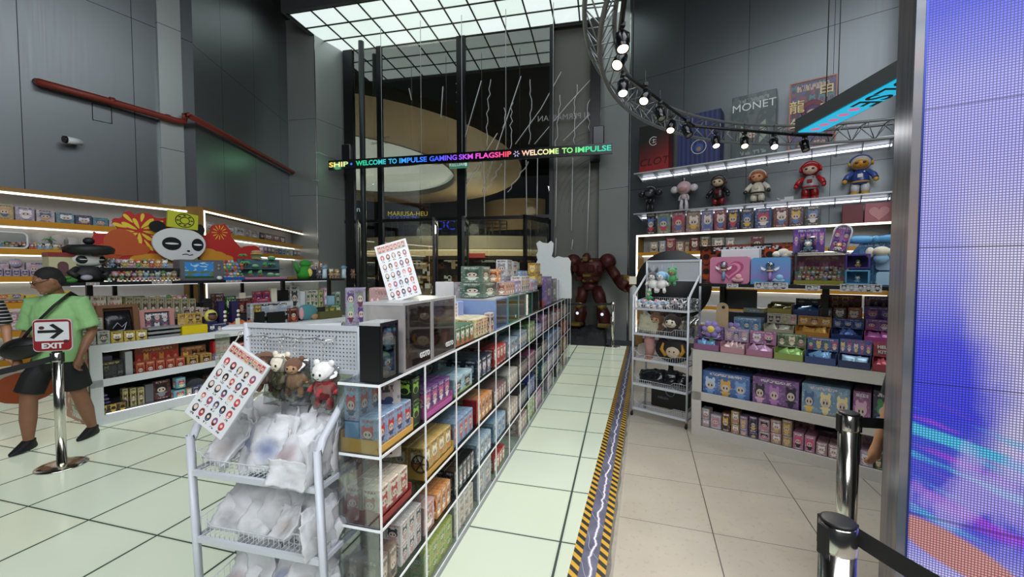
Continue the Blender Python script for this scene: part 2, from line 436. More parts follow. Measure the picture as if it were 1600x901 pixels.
def crack_mat():
    m, t, b = new_mat('lightning_strip'); g = NG(t); N = t.nodes
    tc = N.new('ShaderNodeTexCoord'); P = g.xyz(tc.outputs['Object'])
    nz = g.noise(g.comb(0.0, g.mul(P[1], 1.0), 0.0), 7.0, 5)[0]
    d = g.abs(g.sub(P[0], g.add(-.28, g.mul(g.sub(nz, .5), .09))))
    n2 = g.noise(g.comb(3.0, g.mul(P[1], 1.0), 0.0), 2.0, 2)[0]
    br = g.abs(g.sub(g.fr(g.add(g.mul(P[1], 3.2), g.mul(P[0], g.add(4.0, g.mul(n2, 8.0))))), .5))
    c = g.mix(g.noise(tc.outputs['Object'], 6.0, 3)[0], lin('#3b3d48'), lin('#83839a'))
    c = g.mix(g.mul(g.lt(br, .015), .5), c, lin('#c8c4dc'))
    c = g.mix(g.lt(d, .0035), g.mix(g.mul(g.lt(d, .009), .5), c, lin('#cfc8e0')), lin('#f4f0ff'))
    t.links.new(c, b.inputs['Base Color']); b.inputs['Roughness'].default_value = .15; return m
M_W1 = metal_wall('brushed_panel_left', (.6, 1.8, 3.02, 4.19), (5.63, 2.75))
M_W2 = metal_wall('brushed_panel_left_far', (.85, 2.09, 3.38), (5.6,))
M_WR = metal_wall('brushed_panel_right', (1.98, 3.21, 4.56, 5.8), (6.11, 3.6), '#6d7275')
M_PIL = metal_wall('brushed_pillar', (9,), (3.7, 5.7), '#b4b9b8', mt=.55)
M_DKW = plain('dark_ceiling', '#17181a', .8)
M_SHW = plain('shelf_white', '#d6d9dc', .4); M_YEL = plain('yellow_edge', '#c58a1e', .4)
M_NICHE = plain('pale_back_panel', '#b4b6b6', .5)
def slab(fr, name, u0, v0, u1, v1, z0, z1, mat, kind='structure'):
    o = MB().box(u0, v0, z0, u1, v1, z1).build(name, mat, loc=(fr.o[0], fr.o[1], 0), rz=fr.a)
    if kind: o['kind'] = kind
    return o
def floor_poly(name, mat, pts, fr, z0=-.04, z1=0.0):
    P = []
    for p in pts:
        x, y = p[0] - fr.o[0], p[1] - fr.o[1]
        P.append((x * fr.d[0] + y * fr.d[1], -x * fr.d[1] + y * fr.d[0]))
    o = MB().prism(P, z0, z1, plane='xy').build(name, mat, loc=(fr.o[0], fr.o[1], 0), rz=fr.a); o['kind'] = 'structure'; return o
e0 = BE.w(-.388, -3); e1 = BE.w(-.388, 9.5); L0 = GR.w(-9, -3); L1 = GR.w(-9, 11.5); L2 = GR.w(-2.0, 11.5); L3 = GR.w(-1.2, 9.4)
floor_poly('floor', tile_glow(), [e0[:2], e1[:2], L3[:2], L2[:2], L1[:2], L0[:2]], GR)
floor_poly('floor_beige', beige_tiles(), [BE.w(-.15, -3)[:2], BE.w(9, -3)[:2], BE.w(9, 11)[:2], BE.w(-.15, 11)[:2]], BE)
slab(BE, 'floor_lightning_strip', -.336, -3, -.24, 9.5, -.03, .0005, crack_mat())
slab(BE, 'trim_1', -.388, -3, -.336, 9.5, -.03, .001, stripe_mat())
slab(BE, 'trim_2', -.24, -3, -.19, 9.5, -.03, .001, stripe_mat())
cm = plain('raw_concrete', '#6f6a62', .9, nz=.35, ns=45, bump=.6)
mb = MB(); n = 240
for i in range(n):
    v0 = -1 + i * 10.5 / n; v1 = v0 + 10.5 / n
    a = -.172 + .016 * noise.noise((v0 * 5, 0, 0)); b_ = -.172 + .016 * noise.noise((v1 * 5, 0, 0))
    mb.poly([(-.19, v0, .0006), (a, v0, .0006), (b_, v1, .0006), (-.19, v1, .0006)])
o = mb.build('trim_3', cm, rz=BE.a); struct(o)
slab(BE, 'floor_edge', -.19, -3, -.15, 9.5, -.04, -.0002, plain('cracked_edge', '#9b9488', .8, nz=.2, ns=20))
o = MB().box(-20, 10.6, -.05, 20, 62, -.005).build('floor_mall', plain('mall_floor', '#8a7d6c', .3)); struct(o)
def wall(fr, name, u0, u1, z0, z1, mat, th=.12):
    o = MB().box(u0, 0, z0, u1, th, z1).build(name, mat, loc=(fr.o[0], fr.o[1], 0), rz=fr.a); o['kind'] = 'structure'; return o
CEIL = 8.3
wall(W1, 'wall_left', -1.5, 5.0, 0, CEIL, M_W1)
wall(W2, 'wall_left_far', 0, 3.95, 0, CEIL, M_W2)
wall(WR, 'wall_right', 0.77, 6.3, 0, CEIL, M_WR)
o = MB().box(0, 0, 0, .77, .12, CEIL).build('wall_right_end', M_PIL, loc=(WR.o[0], WR.o[1], 0), rz=WR.a); struct(o)
o = MB().box(.755, -.012, 0, .785, .02, CEIL).build('trim_4', plain('bright_edge', '#c9ccca', .2, 1.0), loc=(WR.o[0], WR.o[1], 0), rz=WR.a); struct(o)
ua, ub = W1.pix(251, 200, -.07)[0], W1.pix(287, 200, -.07)[0]
o = MB().box(ua, -.07, 2.76, ub, .02, CEIL).build('wall_left_pilaster', M_PIL, loc=(W1.o[0], W1.o[1], 0), rz=W1.a); struct(o)
A0 = W2.w(3.85, 0); B0 = at(498, 425, 10.95); C0 = SF.w(0.1, 0); D0 = SF.w(-1.2, .2)
o = MB().prism([(A0.x, A0.y), (B0.x, B0.y), (C0.x, C0.y), (C0.x - .1, C0.y + .3), (D0.x - .6, D0.y)], 0, CEIL, plane='xy').build('pillar_left', M_PIL); struct(o)
e = B0
o = MB().box(e.x - .008, e.y - .014, 0, e.x + .008, e.y + .004, 7.85).build('trim_5', plain('bright_edge', '#c9ccca', .2, 1.0)); struct(o)
o = MB().box(5.42, -.75, 0, 5.62, .0, CEIL).build('pillar_right', metal_wall('brushed_column', (20,), (3.0, 5.0), '#74797c'), loc=(WR.o[0], WR.o[1], 0), rz=WR.a); struct(o)
o = MB().box(5.62, -1.2, 0, 8.6, -1.05, CEIL).build('wall_right_return', M_WR, loc=(WR.o[0], WR.o[1], 0), rz=WR.a); struct(o)
o = MB().box(-12, -4, CEIL, 10, 12.6, CEIL + .1).build('ceiling', M_DKW); struct(o)
PZ = 7.85
pf0 = on_z(524, 83, PZ); pf1 = on_z(962, 26.5, PZ); pl0 = on_z(443, 25, PZ)
PF = Frame(pf0.x, pf0.y, (pf1 - pf0).x, (pf1 - pf0).y)
W_ = (pf1 - pf0).length + .15; LEN = 1.86
def panel_mat():
    m, t, b = new_mat('lit_ceiling_panels'); g = NG(t); N = t.nodes
    tc = N.new('ShaderNodeTexCoord'); P = g.xyz(tc.outputs['Object'])
    w = g.white(g.comb(g.fl(g.mul(P[0], 1/.62)), g.fl(g.mul(P[1], 1/.6)), 3.0))[0]
    t.links.new(g.mix(w, lin('#dcefe8'), lin('#e6f3f2')), b.inputs['Emission Color'])
    b.inputs['Emission Strength'].default_value = E_PANEL; b.inputs['Base Color'].default_value = lin('#dddddd'); b.inputs['Roughness'].default_value = .5
    return m
cp = MB().box(.04, -LEN, 0, W_ - .04, -.04, .03).build('ceiling_light_panel', panel_mat(), loc=(PF.o[0], PF.o[1], PZ), rz=PF.a); struct(cp)
mb = MB()
k = 0
while k * .62 < W_ - .1: mb.box(k * .62, -LEN, -.02, k * .62 + .035, 0, 0); k += 1
for j in range(int(LEN / .6) + 1): mb.box(0, -j * .6 - .035, -.021, W_, -j * .6, -.001)
o = mb.build('ceiling_grid', plain('grid_black', '#121414', .5), loc=(PF.o[0], PF.o[1], PZ), rz=PF.a); struct(o)
mb = MB(); mb.box(-.07, -LEN, -.03, 0, .07, .3); mb.box(-.07, 0, -.03, W_, .07, .3); mb.box(-.07, -LEN - .08, -.03, W_, -LEN, .45)
o = mb.build('ceiling_fascia', plain('fascia_grey', '#6b7072', .35, .5), loc=(PF.o[0], PF.o[1], PZ), rz=PF.a); struct(o)
BLK = plain('black_aluminium', '#131416', .35, .3)
def sfbox(mb, x0, x1, z0, z1, v0=-.06, v1=.06):
    u0 = SF.pix(x0, 300, v0)[0]; u1 = SF.pix(x1, 300, v0)[0]; mb.box(u0, v0, z0, u1, v1, z1)
GLS = clear('shop_glass', '#c9d2cf', .55, .0)
gl = MB(); gl.box(.1, -.008, 0.0, 5.93, .008, 8.2)
win = MB()
for (x0, x1) in ((539, 553), (590, 597), (714, 727), (858, 864)): sfbox(win, x0, x1, 0, 8.0)
win.box(.1, -.05, 3.05, 6.0, .05, 3.13); win.box(.1, -.06, 7.9, 7.2, .12, CEIL);
w1_ = win.build('window_1', BLK, loc=(SF.o[0], SF.o[1], 0), rz=SF.a); struct(w1_)
g_ = gl.build('window_1_glass', GLS, parent=None, loc=(SF.o[0], SF.o[1], 0), rz=SF.a); struct(g_)
o = MB().box(5.93, .25, 0, 7.3, .4, 8.0).build('wall_storefront', plain('grey_cladding', '#62625d', .5), loc=(SF.o[0], SF.o[1], 0), rz=SF.a); struct(o)
mb = MB()
for r in [x * .12 for x in range(4, 16)]:
    P = []
    for i in range(15):
        a = pi * .55 + pi * .45 * i / 14; P.append((7.25 + r * cos(a), .245, 3.2 + r * 1.15 * sin(a)))
    P = [p for p in P if 5.95 < p[0] < 7.1]
    if len(P) > 2: mb.path(P, .004, 4)
o = mb.build('trim_6', plain('arc_grey', '#7a7a74', .5), loc=(SF.o[0], SF.o[1], 0), rz=SF.a); struct(o)
mb = MB(); sfbox(mb, 921, 937, 4.4, 8.2, -.1, .1)
o = mb.build('trim_7', BLK, loc=(SF.o[0], SF.o[1], 0), rz=SF.a); struct(o)
u_ = SF.pix(567.5, 300, -.35)[0]
o = MB().lathe([(.075, 0), (.075, 8.0)], n=20).build('pillar_round', plain('column_dark', '#3a4042', .4, .5), loc=SF.w(u_, -.35, 0)); struct(o)
def door(name, x0, x1, zt, v0, ang, w):
    ua, _ = SF.pix(x0, 400, v0)
    mb = MB(); st = .09
    mb.box(0, -.03, 0, st, .03, zt); mb.box(w - st, -.03, 0, w, .03, zt); mb.box(0, -.03, zt - .1, w, .03, zt); mb.box(0, -.03, 0, w, .03, .14)
    o = mb.build(name, BLK, loc=SF.w(ua, v0, 0), rz=SF.a + ang); struct(o)
    MB().box(st, -.005, .14, w - st, .005, zt - .1).build('door_glass', ACR, o)
    MB().path([(w - .16, -.08, .85), (w - .16, -.08, 1.35)], .014, 8).build('door_handle', CHROME, o)
    return o
door('door_1', 562, 590, 3.0, -.05, -1.05, 1.2)
door('door_2', 683, 706, 3.0, -.05, -1.25, 1.15)
door('door_3', 731, 745, 3.0, -.05, -1.35, 1.15)
door('door_4', 859, 845, 3.0, -.05, -2.0, 1.15)
TAN = plain('tan_soffit', '#a08a6c', .6); TANL = emis('cove_lit_band', '#e3bd85', .7, '#d8c4a0')
def ell_ring(name, cx, cy, rx, ry, z0, z1, mat, inner=None, n=72, a0=0, a1=2*pi):
    mb = MB()
    if inner is None:
        mb.prism([(cx + rx*cos(2*pi*i/n), cy + ry*sin(2*pi*i/n)) for i in range(n)], z0, z1, plane='xy')
    else:
        for i in range(n):
            a, b = a0 + (a1-a0)*i/n, a0 + (a1-a0)*(i+1)/n
            P = [(cx + rx*cos(a), cy + ry*sin(a)), (cx + rx*cos(b), cy + ry*sin(b)), (inner[0] + inner[2]*cos(b), inner[1] + inner[3]*sin(b)), (inner[0] + inner[2]*cos(a), inner[1] + inner[3]*sin(a))]
            mb.prism(P, z0, z1, plane='xy')
    o = mb.build(name, mat); struct(o); return o
ell_ring('ceiling_mall_tan', -9, 26, 9.6, 12, 8.0, 8.5, TAN, inner=(-10, 26.5, 6.3, 8))
ell_ring('ceiling_mall_oval', -10, 26.5, 6.6, 8.3, 8.35, 8.6, emis('oval_cove', '#dfe0dc', .7, '#d8d8d4'))
ell_ring('trim_8', -10, 26.5, 6.32, 8.02, 7.98, 8.5, plain('oval_lip', '#5b5348', .6), inner=(-10, 26.5, 6.2, 7.9))
o = MB().box(-30, 12.8, 13, 25, 64, 13.2).build('ceiling_mall', M_DKW); struct(o)
BC = (-4, 50)
def arcwall(name, r, z0, z1, mat, th=.15, a0=-pi*.98, a1=-pi*.02, n=60, cx=BC[0], cy=BC[1], ry=None):
    mb = MB(); ry = r if ry is None else ry
    for i in range(n):
        a, b = a0 + (a1-a0)*i/n, a0 + (a1-a0)*(i+1)/n
        P = [(cx + r*cos(a), cy + ry*sin(a)), (cx + r*cos(b), cy + ry*sin(b)), (cx + (r-th)*cos(b), cy + (ry-th)*sin(b)), (cx + (r-th)*cos(a), cy + (ry-th)*sin(a))]
        mb.prism(P, z0, z1, plane='xy')
    o = mb.build(name, mat); struct(o); return o
arcwall('wall_balcony_fascia', 17, 3.8, 4.95, plain('balcony_stone', '#c8bca6', .5), ry=13)
arcwall('wall_balcony_cove', 16.9, 3.15, 3.76, TANL, ry=12.9)
arcwall('trim_9', 17.05, 3.60, 3.68, emis('cove_line', '#ffe9c4', 2.2), th=.05, ry=13.05)
arcwall('ceiling_balcony', 16.8, 2.85, 3.12, plain('balcony_soffit', '#3b3129', .6), th=3, ry=12.8)
mb = MB()
for i in range(70):
    a = -pi * (.08 + .84 * i / 69); x, y = BC[0] + 16.9*cos(a), BC[1] + 12.9*sin(a)
    mb.box(x-.04, y-.04, 4.95, x+.04, y+.04, 6.3)
for z in (5.3, 5.65, 6.0, 6.3):
    mb.path([(BC[0] + 16.9*cos(-pi*(.08+.84*i/60)), BC[1] + 12.9*sin(-pi*(.08+.84*i/60)), z) for i in range(61)], .03, 5)
o = mb.build('balcony_railing', BLK); struct(o)
arcwall('wall_upper_shops', 14, 4.9, 12.0, plain('dark_shopfront', '#1d1a1a', .5), ry=10)
def shopfront():
    m, t, b = new_mat('lower_shopfront'); g = NG(t); N = t.nodes
    tc = N.new('ShaderNodeTexCoord'); P = g.xyz(tc.outputs['Object'])
    w = g.white(g.comb(g.fl(g.mul(P[0], 1.3)), g.fl(g.mul(P[2], 1.5)), 1.0))
    w2 = g.white(g.comb(g.fl(g.mul(P[0], 4.0)), g.fl(g.mul(P[2], 4.0)), 4.0))
    c = g.ramp(w[0], [(0, '#1e1713'), (.3, '#c9a878'), (.45, '#2c241e'), (.6, '#d8cbb4'), (.72, '#5a3b28'), (.86, '#e8e2d4')])
    c = g.mix(g.gt(w2[0], .72), c, lin('#241a16'))
    t.links.new(c, b.inputs['Emission Color']); b.inputs['Emission Strength'].default_value = .7
    t.links.new(c, b.inputs['Base Color']); return m
arcwall('wall_lower_shops', 12, 0, 2.9, shopfront(), ry=8.5)
o = MB().box(-30, 62, 0, 25, 62.3, 13).build('wall_mall_back', M_DKW); struct(o)
o = MB().box(4.0, 13, 0, 4.3, 30, 13).build('wall_mall_side', plain('timber_slats', '#57483a', .6)); struct(o)
arcwall('wall_timber_bay', 4.0, 5.5, 8.3, plain('timber_bay', '#8a7050', .6), cx=1.2, cy=41, a0=-pi*.95, a1=-pi*.35)
for nm, x, y, z, e in (('a', -4, 19, 3.5, 700), ('b', -3, 32, 5.0, 1100), ('c', -12, 28, 4.0, 1000), ('d', 1.5, 33, 6.5, 260)):
    l = bpy.data.lights.new('mall_fill', 'POINT'); l.energy = e; l.color = (1, .85, .65); l.shadow_soft_size = .4  # added point lamps without fixtures, to brighten the mall
    o = bpy.data.objects.new('mall_fill', l); C.objects.link(o); o.location = (x, y, z); o['kind'] = 'structure'
RLV = (.03, .29, .59, .90, 1.20)
P0, PS, NP = 1.46, .40, 17
def rackthing():
    t = thing('acrylic_shelving_unit', (RK.o[0], RK.o[1], 0), RK.a, 'long clear acrylic shelving unit with white edges down the middle of the lit floor', 'shelf')
    EDG = plain('acrylic_edge_glow', '#f4f6fa', .3)  # bright white stands in for light glowing in the clear edges
    U1 = P0 + PS * (NP - 1); S0 = P0 + PS; D0, D1 = .195, .40
    for z in RLV:
        m_ = MB(); m_.box(P0, 0, z - .012, S0, D0, z - .002); m_.box(S0, 0, z - .012, U1, D1, z - .002); b = m_.build('shelf_board', ACR, t)
        e = MB(); e.box(P0, -.004, z - .012, U1, .0, z - .001); e.box(P0 - .004, 0, z - .012, P0, D0, z - .001)
        e.build('shelf_edge', EDG, b)
    for i in range(NP):
        u = P0 + PS * i; dd = D0 if i == 0 else D1
        MB().box(u - .003, .01, 0, u + .003, dd, 1.19).build('divider', ACR, t)
        MB().box(u - .0045, -.006, 0, u + .0045, .0, 1.19).build('divider_edge', EDG, t)
    m_ = MB(); m_.box(P0, D0, 0, S0, D0 + .006, 1.19); m_.box(S0, D1, 0, U1, D1 + .006, 1.19)
    m_.build('back_panel', ACR, t)
    m_ = MB(); m_.box(S0, .42, 1.188, U1, .95, 1.198); m_.box(S0, .94, 0, U1, .946, 1.188); m_.box(S0, .42, .6, U1, .94, .606); m_.build('rear_counter', ACR, t)
    k = MB(); k.box(P0, -.012, 0, U1, .01, .026); k.build('kick_rail', plain('rail_grey', '#8f9496', .4), t)
    return t
rackthing()
def RB(u0, u1, tier, h, depth, mat, label, v=.02, name='carton', cat='box', group=None, z=None, ch=.003):
    return pack(RK, (u0 + u1) / 2, v, (RLV[tier] if z is None else z), u1 - u0, depth, h, mat, label, name=name, cat=cat, group=group, ch=ch)
def RBL(u0, u1, n, nv, nz, tier, h, depth, mat, label, group, v=.02, z=None, **k):
    w = (u1 - u0) / n
    if u0 > 3.4:                      # far along the unit: one file of deeper packs per bay, kept clear of the dividers
        i = 0; nb = max(1, round(.38 / max(.07, w)))
        while P0 + PS * i < u0 - .06: i += 1
        done = False
        while P0 + PS * (i + 1) <= u1 + .12 or not done:
            a = P0 + PS * i; done = True; i += 1
            block(RK, a + .01, v, (RLV[tier] if z is None else z), nb, 1, nz, .38 / nb - .003, max(depth, .2), h, mat, label, group, gap=.003, **k)
        return
    block(RK, u0, v, (RLV[tier] if z is None else z), n, nv, nz, w - .003, depth, h, mat, label, group, gap=.003, **k)
def tray(u0, u1, tier, mat, label, d=.3, h=.03, v=.012):
    c = RK.w((u0 + u1) / 2, v, RLV[tier]); w = (u1 - u0) / 2
    mb = MB(); mb.box(-w, 0, 0, w, .004, h); mb.box(-w, 0, 0, -w + .004, d, h * 2); mb.box(w - .004, 0, 0, w, d, h * 2); mb.box(-w, d - .004, 0, w, d, h * 3); mb.box(-w, 0, 0, w, d, .003)
    return tag(mb.build('display_tray', mat, loc=c, rz=RK.a), label, 'tray')
A_BLUE = art('#8fb4dc', ['#c03038', '#d8dde6', '#34436b'], '#c03a40', seed=1, bg2='#a8c4e4', z0=.16)
A_GRNB = art('#171c17', ['#1f2a1f', '#8fbf4a'], '#88c040', seed=2, skin='#2a3a2a', bg2='#20271f')
A_PURP = art('#6b3a86', ['#e6e0f0', '#2f2c60', '#d06090'], '#f0e8ff', seed=3, band='#c8559a')
A_SKY = art('#a6cfe0', ['#2a2a30', '#3a4a52'], '#ffffff', seed=4, band='#b4cc46')
A_NAVY = art('#1d2440', ['#d4d8ea', '#7d86ad'], '#ffffff', seed=5)
A_RED = art('#c6271f', ['#f0e2d4', '#8c1714'], '#ffffff', seed=6, bg2='#d8392c')
A_LB2 = art('#b4cbe6', ['#5a4a3c', '#e8dcc0', '#8a5030'], '#40506a', seed=7)
A_LIME = art('#6fae3c', ['#f4ecc8', '#20301a'], '#ffffff', seed=8, bg2='#9ccc4a')
A_PINK = art('#e3a9bb', ['#ffffff', '#b8486e', '#9a7a9a'], '#ffffff', seed=9)
A_YELL = art('#d9b24a', ['#6a4a20', '#f4ecd0', '#c87820'], '#5a3a18', seed=10, bg2='#e4c468')
A_ORG = art('#e2923a', ['#fff0d0', '#8a3a18'], '#ffffff', seed=11)
A_CHK = art('#8d6a6c', ['#241a1c', '#e8d0cc'], '#ffffff', seed=12, k=1)
A_BEI = art('#cdbca6', ['#7a6250', '#f4ecdc'], '#5a4a3a', seed=13)
A_RBG = art('#e4d6c0', ['#a5302c', '#38603a'], '#a5302c', seed=14, band='#9c2a28')
A_BLK = art('#1a191c', ['#8a8690', '#e6e6ea'], '#e8e8ee', seed=15, bg2='#232228')
A_WHT = art('#d8d4cf', ['#39414f', '#b58a8c', '#7a6a60'], '#c05a6a', seed=16)
A_LBP = art('#9dbcd4', ['#eef2f6', '#c06a50', '#5a6a80'], '#ffffff', seed=17)
A_BRN = art('#7d6a5a', ['#b8a48e', '#3a2e26'], '#e8dcc8', seed=18)
A_PK2 = art('#dfb0aa', ['#b06a6a', '#fff0e8'], '#a04a50', seed=19)
A_LGR = art('#a8bf48', ['#d04a6a', '#f4f0d0', '#5a8a2a'], '#d04a6a', seed=20, bg2='#bccf60')
A_RGR = art('#b8342a', ['#4a9a44', '#f0e8d8'], '#ffffff', seed=21, band='#4a9a3c')
A_LAV = art('#b9a6d4', ['#7a5aa0', '#f4ecff'], '#5a3a80', seed=22)
A_SAGE = art('#5f7a6a', ['#d8e0d0', '#3a5044'], '#d8e0d0', seed=23)
A_PEA = art('#d9a184', ['#fff2e6', '#a05a4a', '#5a7a6a'], '#ffffff', seed=24)
A_STR = art('#e6d9a4', ['#b04a3a', '#3a4a2a'], '#b04a3a', k=3, rows=2, seed=25)
A_MILK = art('#e9e4da', ['#1f1c22', '#c89a5a', '#6a3a7a'], '#8a3a5a', seed=26)
A_GRNT = art('#3f7a44', ['#f0ece0', '#c8683a'], '#ffffff', seed=27, band='#d0683a')
RBL(1.47, 1.76, 4, 1, 1, 3, .125, .085, A_BLUE, 'light blue pack with red figure, front row at the near end', 'light blue packs in the front row of the second shelf from top', v=.02, z=.925)
tray(1.466, 1.762, 3, plain('sand_print', '#d8a850', .5), 'sand yellow printed card tray under the light blue packs', d=.18)
RBL(1.475, 1.72, 3, 1, 1, 3, .15, .07, A_BLUE, 'light blue pack with red figure, raised back row at near end', 'light blue packs in the raised back row of the second shelf from top', v=.11, z=1.03)
RB(1.475, 1.74, 3, .125, .07, plain('riser_blue', '#7fa4cc', .5), 'plain pale blue riser behind the light blue packs', v=.11, name='riser', cat='riser')
RBL(1.767, 1.852, 1, 1, 2, 3, .12, .09, A_GRNB, 'black pack with lime green lid and dense small print', 'black and lime packs stacked two high')
RBL(1.90, 2.22, 4, 3, 1, 3, .125, .065, A_PURP, 'dark purple pack with pale figure on the second shelf from top', 'dark purple packs in a block', z=.925)
tray(1.89, 2.235, 3, plain('pink_tray', '#b35a9a', .5), 'pink purple card tray under the dark purple packs')
RBL(2.27, 2.59, 2, 1, 1, 3, .11, .2, A_SKY, 'pale blue carton with dark haired figure and lime base on the second shelf', 'pale blue cartons with lime base')
RB(2.3, 2.58, 3, .25, .02, art('#7fb4c8', ['#2a2a2a', '#4a7a3a'], '#ffffff', seed=31, bg2='#4a7a3c'), 'display back card with blue sky and green field behind the pale blue cartons', v=.27, name='display_card', cat='display card')
RBL(2.68, 3.0, 3, 3, 1, 3, .14, .1, A_NAVY, 'dark navy pack with white flourish beside the red packs', 'navy packs in a block')
RB(2.67, 2.76, 3, .1, .1, plain('slate_box', '#4a5160', .5), 'small slate grey box standing on the navy packs', v=.2, z=1.042)
RBL(3.07, 3.43, 4, 4, 1, 3, .15, .09, A_RED, 'bright red pack with pale spots in the large red block', 'bright red packs in a block of four rows')
RBL(3.47, 3.60, 1, 2, 1, 3, .14, .14, A_LBP, 'pale blue pack beside the bright red block on the second shelf', 'pale blue packs beside the red block')
RBL(3.62, 4.0, 4, 2, 1, 3, .15, .11, A_LB2, 'cream and brown patterned pack with dark top next to the pale blue pack', 'cream and brown patterned packs')
RB(3.5, 3.95, 3, .25, .02, art('#5c4a3c', ['#a08060', '#2e2620'], '#c8b08a', k=3, seed=32), 'brown display back card behind the cream and brown packs', v=.3, name='display_card', cat='display card')
RBL(4.06, 4.4, 3, 1, 1, 3, .2, .2, A_LIME, 'lime green carton with dark side, brightest green on the second shelf', 'lime green cartons')
RBL(4.47, 4.79, 3, 2, 1, 3, .12, .1, art('#7fa0d8', ['#f0f0f8', '#c85a90'], '#ffffff', seed=33, bg2='#c080b8'), 'blue and pink pack beyond the lime green cartons', 'blue and pink packs')
RBL(4.87, 5.18, 3, 2, 1, 3, .19, .1, art('#c878a8', ['#f8e8f0', '#5a3a6a'], '#ffffff', seed=34), 'rose pink tall pack on the second shelf', 'rose pink tall packs')
RBL(5.27, 5.58, 3, 2, 1, 3, .17, .1, art('#3a2a2a', ['#b08060', '#7a3a30'], '#d8b080', seed=35), 'dark brown pack on the second shelf beyond the rose pink packs', 'dark brown packs on the second shelf')
RBL(5.67, 5.98, 3, 2, 1, 3, .14, .1, art('#c8ccd8', ['#c03a40', '#6a7a9a'], '#c03a40', seed=36), 'white pack with red figure far along the second shelf', 'white and red packs')
RBL(6.07, 6.38, 3, 2, 1, 3, .17, .1, art('#c03a38', ['#f0d8c8', '#7a1a1c'], '#ffffff', seed=37), 'crimson pack far along the second shelf', 'crimson packs')
RBL(6.47, 6.78, 3, 2, 1, 3, .19, .1, art('#2a2426', ['#8a6a5a', '#c8b8a8'], '#c8b8a8', seed=38), 'near black pack far along the second shelf', 'near black packs')
RBL(6.87, 7.58, 5, 2, 1, 3, .18, .1, art('#c8a890', ['#7a5a4a', '#e8dccc'], '#7a5a4a', seed=39), 'tan pack at the far end of the second shelf', 'tan packs at the far end')
RBL(1.475, 1.72, 3, 2, 1, 2, .125, .08, A_RBG, 'cream pack with red and green corners and red base at the near end', 'cream red and green milk packs', z=.62)
tray(1.472, 1.74, 2, plain('brick_tray', '#8c2f2a', .5), 'brick red card tray under the cream and red packs', d=.18)
RB(1.475, 1.75, 2, .26, .02, art('#5a3436', ['#b04a44', '#d8b8a0'], '#c8a890', k=2, seed=40), 'dark brick red display card behind the cream and red packs', v=.172, name='display_card', cat='display card')
RBL(1.875, 2.23, 4, 3, 1, 2, .135, .085, A_YELL, 'golden yellow pack with cartoon print in the block on the third shelf', 'golden yellow packs in a block', z=.62)
o = tray(1.868, 2.25, 2, plain('wheat_tray', '#c89a48', .5), 'wheat yellow card tray with a dark printed cartwheel at its near side', d=.3)
whl = MB(); whl.path([(-.195, .02 + .045*cos(a*pi/9), .09 + .045*sin(a*pi/9)) for a in range(18)], .005, 5, closed=True)
for a in range(6): whl.tube((-.195, .02, .09), (-.195, .02 + .045*cos(a*pi/3), .09 + .045*sin(a*pi/3)), .0035, 4)
whl.build('cartwheel', plain('wheel_brown', '#3a2618', .6), o)
o = RB(2.0, 2.2, 2, .2, .02, art('#c86a9a', ['#f0a8c8', '#8a5ab0'], '#ffffff', seed=41, bg2='#a078c0'), 'pink and lilac display card behind the golden yellow packs', v=.30, name='display_card', cat='display card', z=.7)
RBL(2.27, 2.6, 4, 3, 1, 2, .15, .085, art('#8fb0d6', ['#3a5a9a', '#c04048'], '#2a3a6a', seed=42), 'light blue pack with small blue figure on the third shelf', 'light blue packs on the third shelf')
RBL(2.70, 3.03, 4, 3, 1, 2, .15, .085, A_ORG, 'orange pack with white figure on the third shelf', 'orange packs on the third shelf')
RB(2.67, 2.697, 2, .17, .1, REDM, 'narrow red end carton against the orange packs', ch=.002)
RBL(3.07, 3.43, 5, 3, 1, 2, .12, .08, A_CHK, 'mauve brown pack with dark spots on the third shelf', 'mauve brown packs in a block')
RBL(3.46, 3.79, 4, 2, 1, 2, .15, .1, art('#cfc8bc', ['#8a7a6a', '#e8e4dc'], '#7a6a5a', seed=43), 'pale stone coloured pack on the third shelf', 'pale stone packs')
RBL(3.86, 4.19, 4, 3, 1, 2, .16, .09, art('#2c1f24', ['#c8a8a8', '#6a3a4a'], '#e0c8c8', seed=44), 'blackish maroon pack on the third shelf', 'maroon black packs')
RBL(4.26, 4.59, 4, 3, 1, 2, .17, .09, art('#a8407a', ['#f0d0e0', '#2a1a2a'], '#ffffff', seed=45), 'magenta pack on the third shelf', 'magenta packs')
RBL(4.66, 4.99, 4, 2, 1, 2, .15, .1, art('#1c1c24', ['#c8c8d8', '#5a5a78'], '#ffffff', seed=46), 'black pack with silver figure on the third shelf', 'black and silver packs')
RBL(5.06, 5.39, 3, 2, 1, 2, .18, .1, art('#302a34', ['#c08aa0', '#d8c8b0'], '#d8c8b0', seed=47), 'dark plum pack on the third shelf', 'dark plum packs')
RBL(5.46, 6.19, 6, 2, 1, 2, .19, .12, art('#86a6dc', ['#e8f0fc', '#4a6ab0'], '#ffffff', seed=48), 'cornflower blue pack in the long run on the third shelf', 'cornflower blue packs')
RBL(6.26, 6.79, 4, 2, 1, 2, .18, .12, art('#6a86c0', ['#e0c8c8', '#3a4a80'], '#ffffff', seed=49), 'denim blue pack far along the third shelf', 'denim blue packs')
RBL(6.86, 7.58, 5, 2, 1, 2, .2, .1, art('#d8683c', ['#f8e0c0', '#8a2a18'], '#ffffff', seed=50), 'burnt orange pack at the far end of the third shelf', 'burnt orange packs')
RBL(1.475, 1.62, 2, 2, 1, 1, .15, .09, A_BRN, 'brown woodgrain pack with round face at the near end', 'brown woodgrain packs')
RBL(1.65, 1.85, 3, 2, 2, 1, .1, .08, A_WHT, 'white pack with pink and navy print stacked two high near the floor', 'white packs stacked two high')
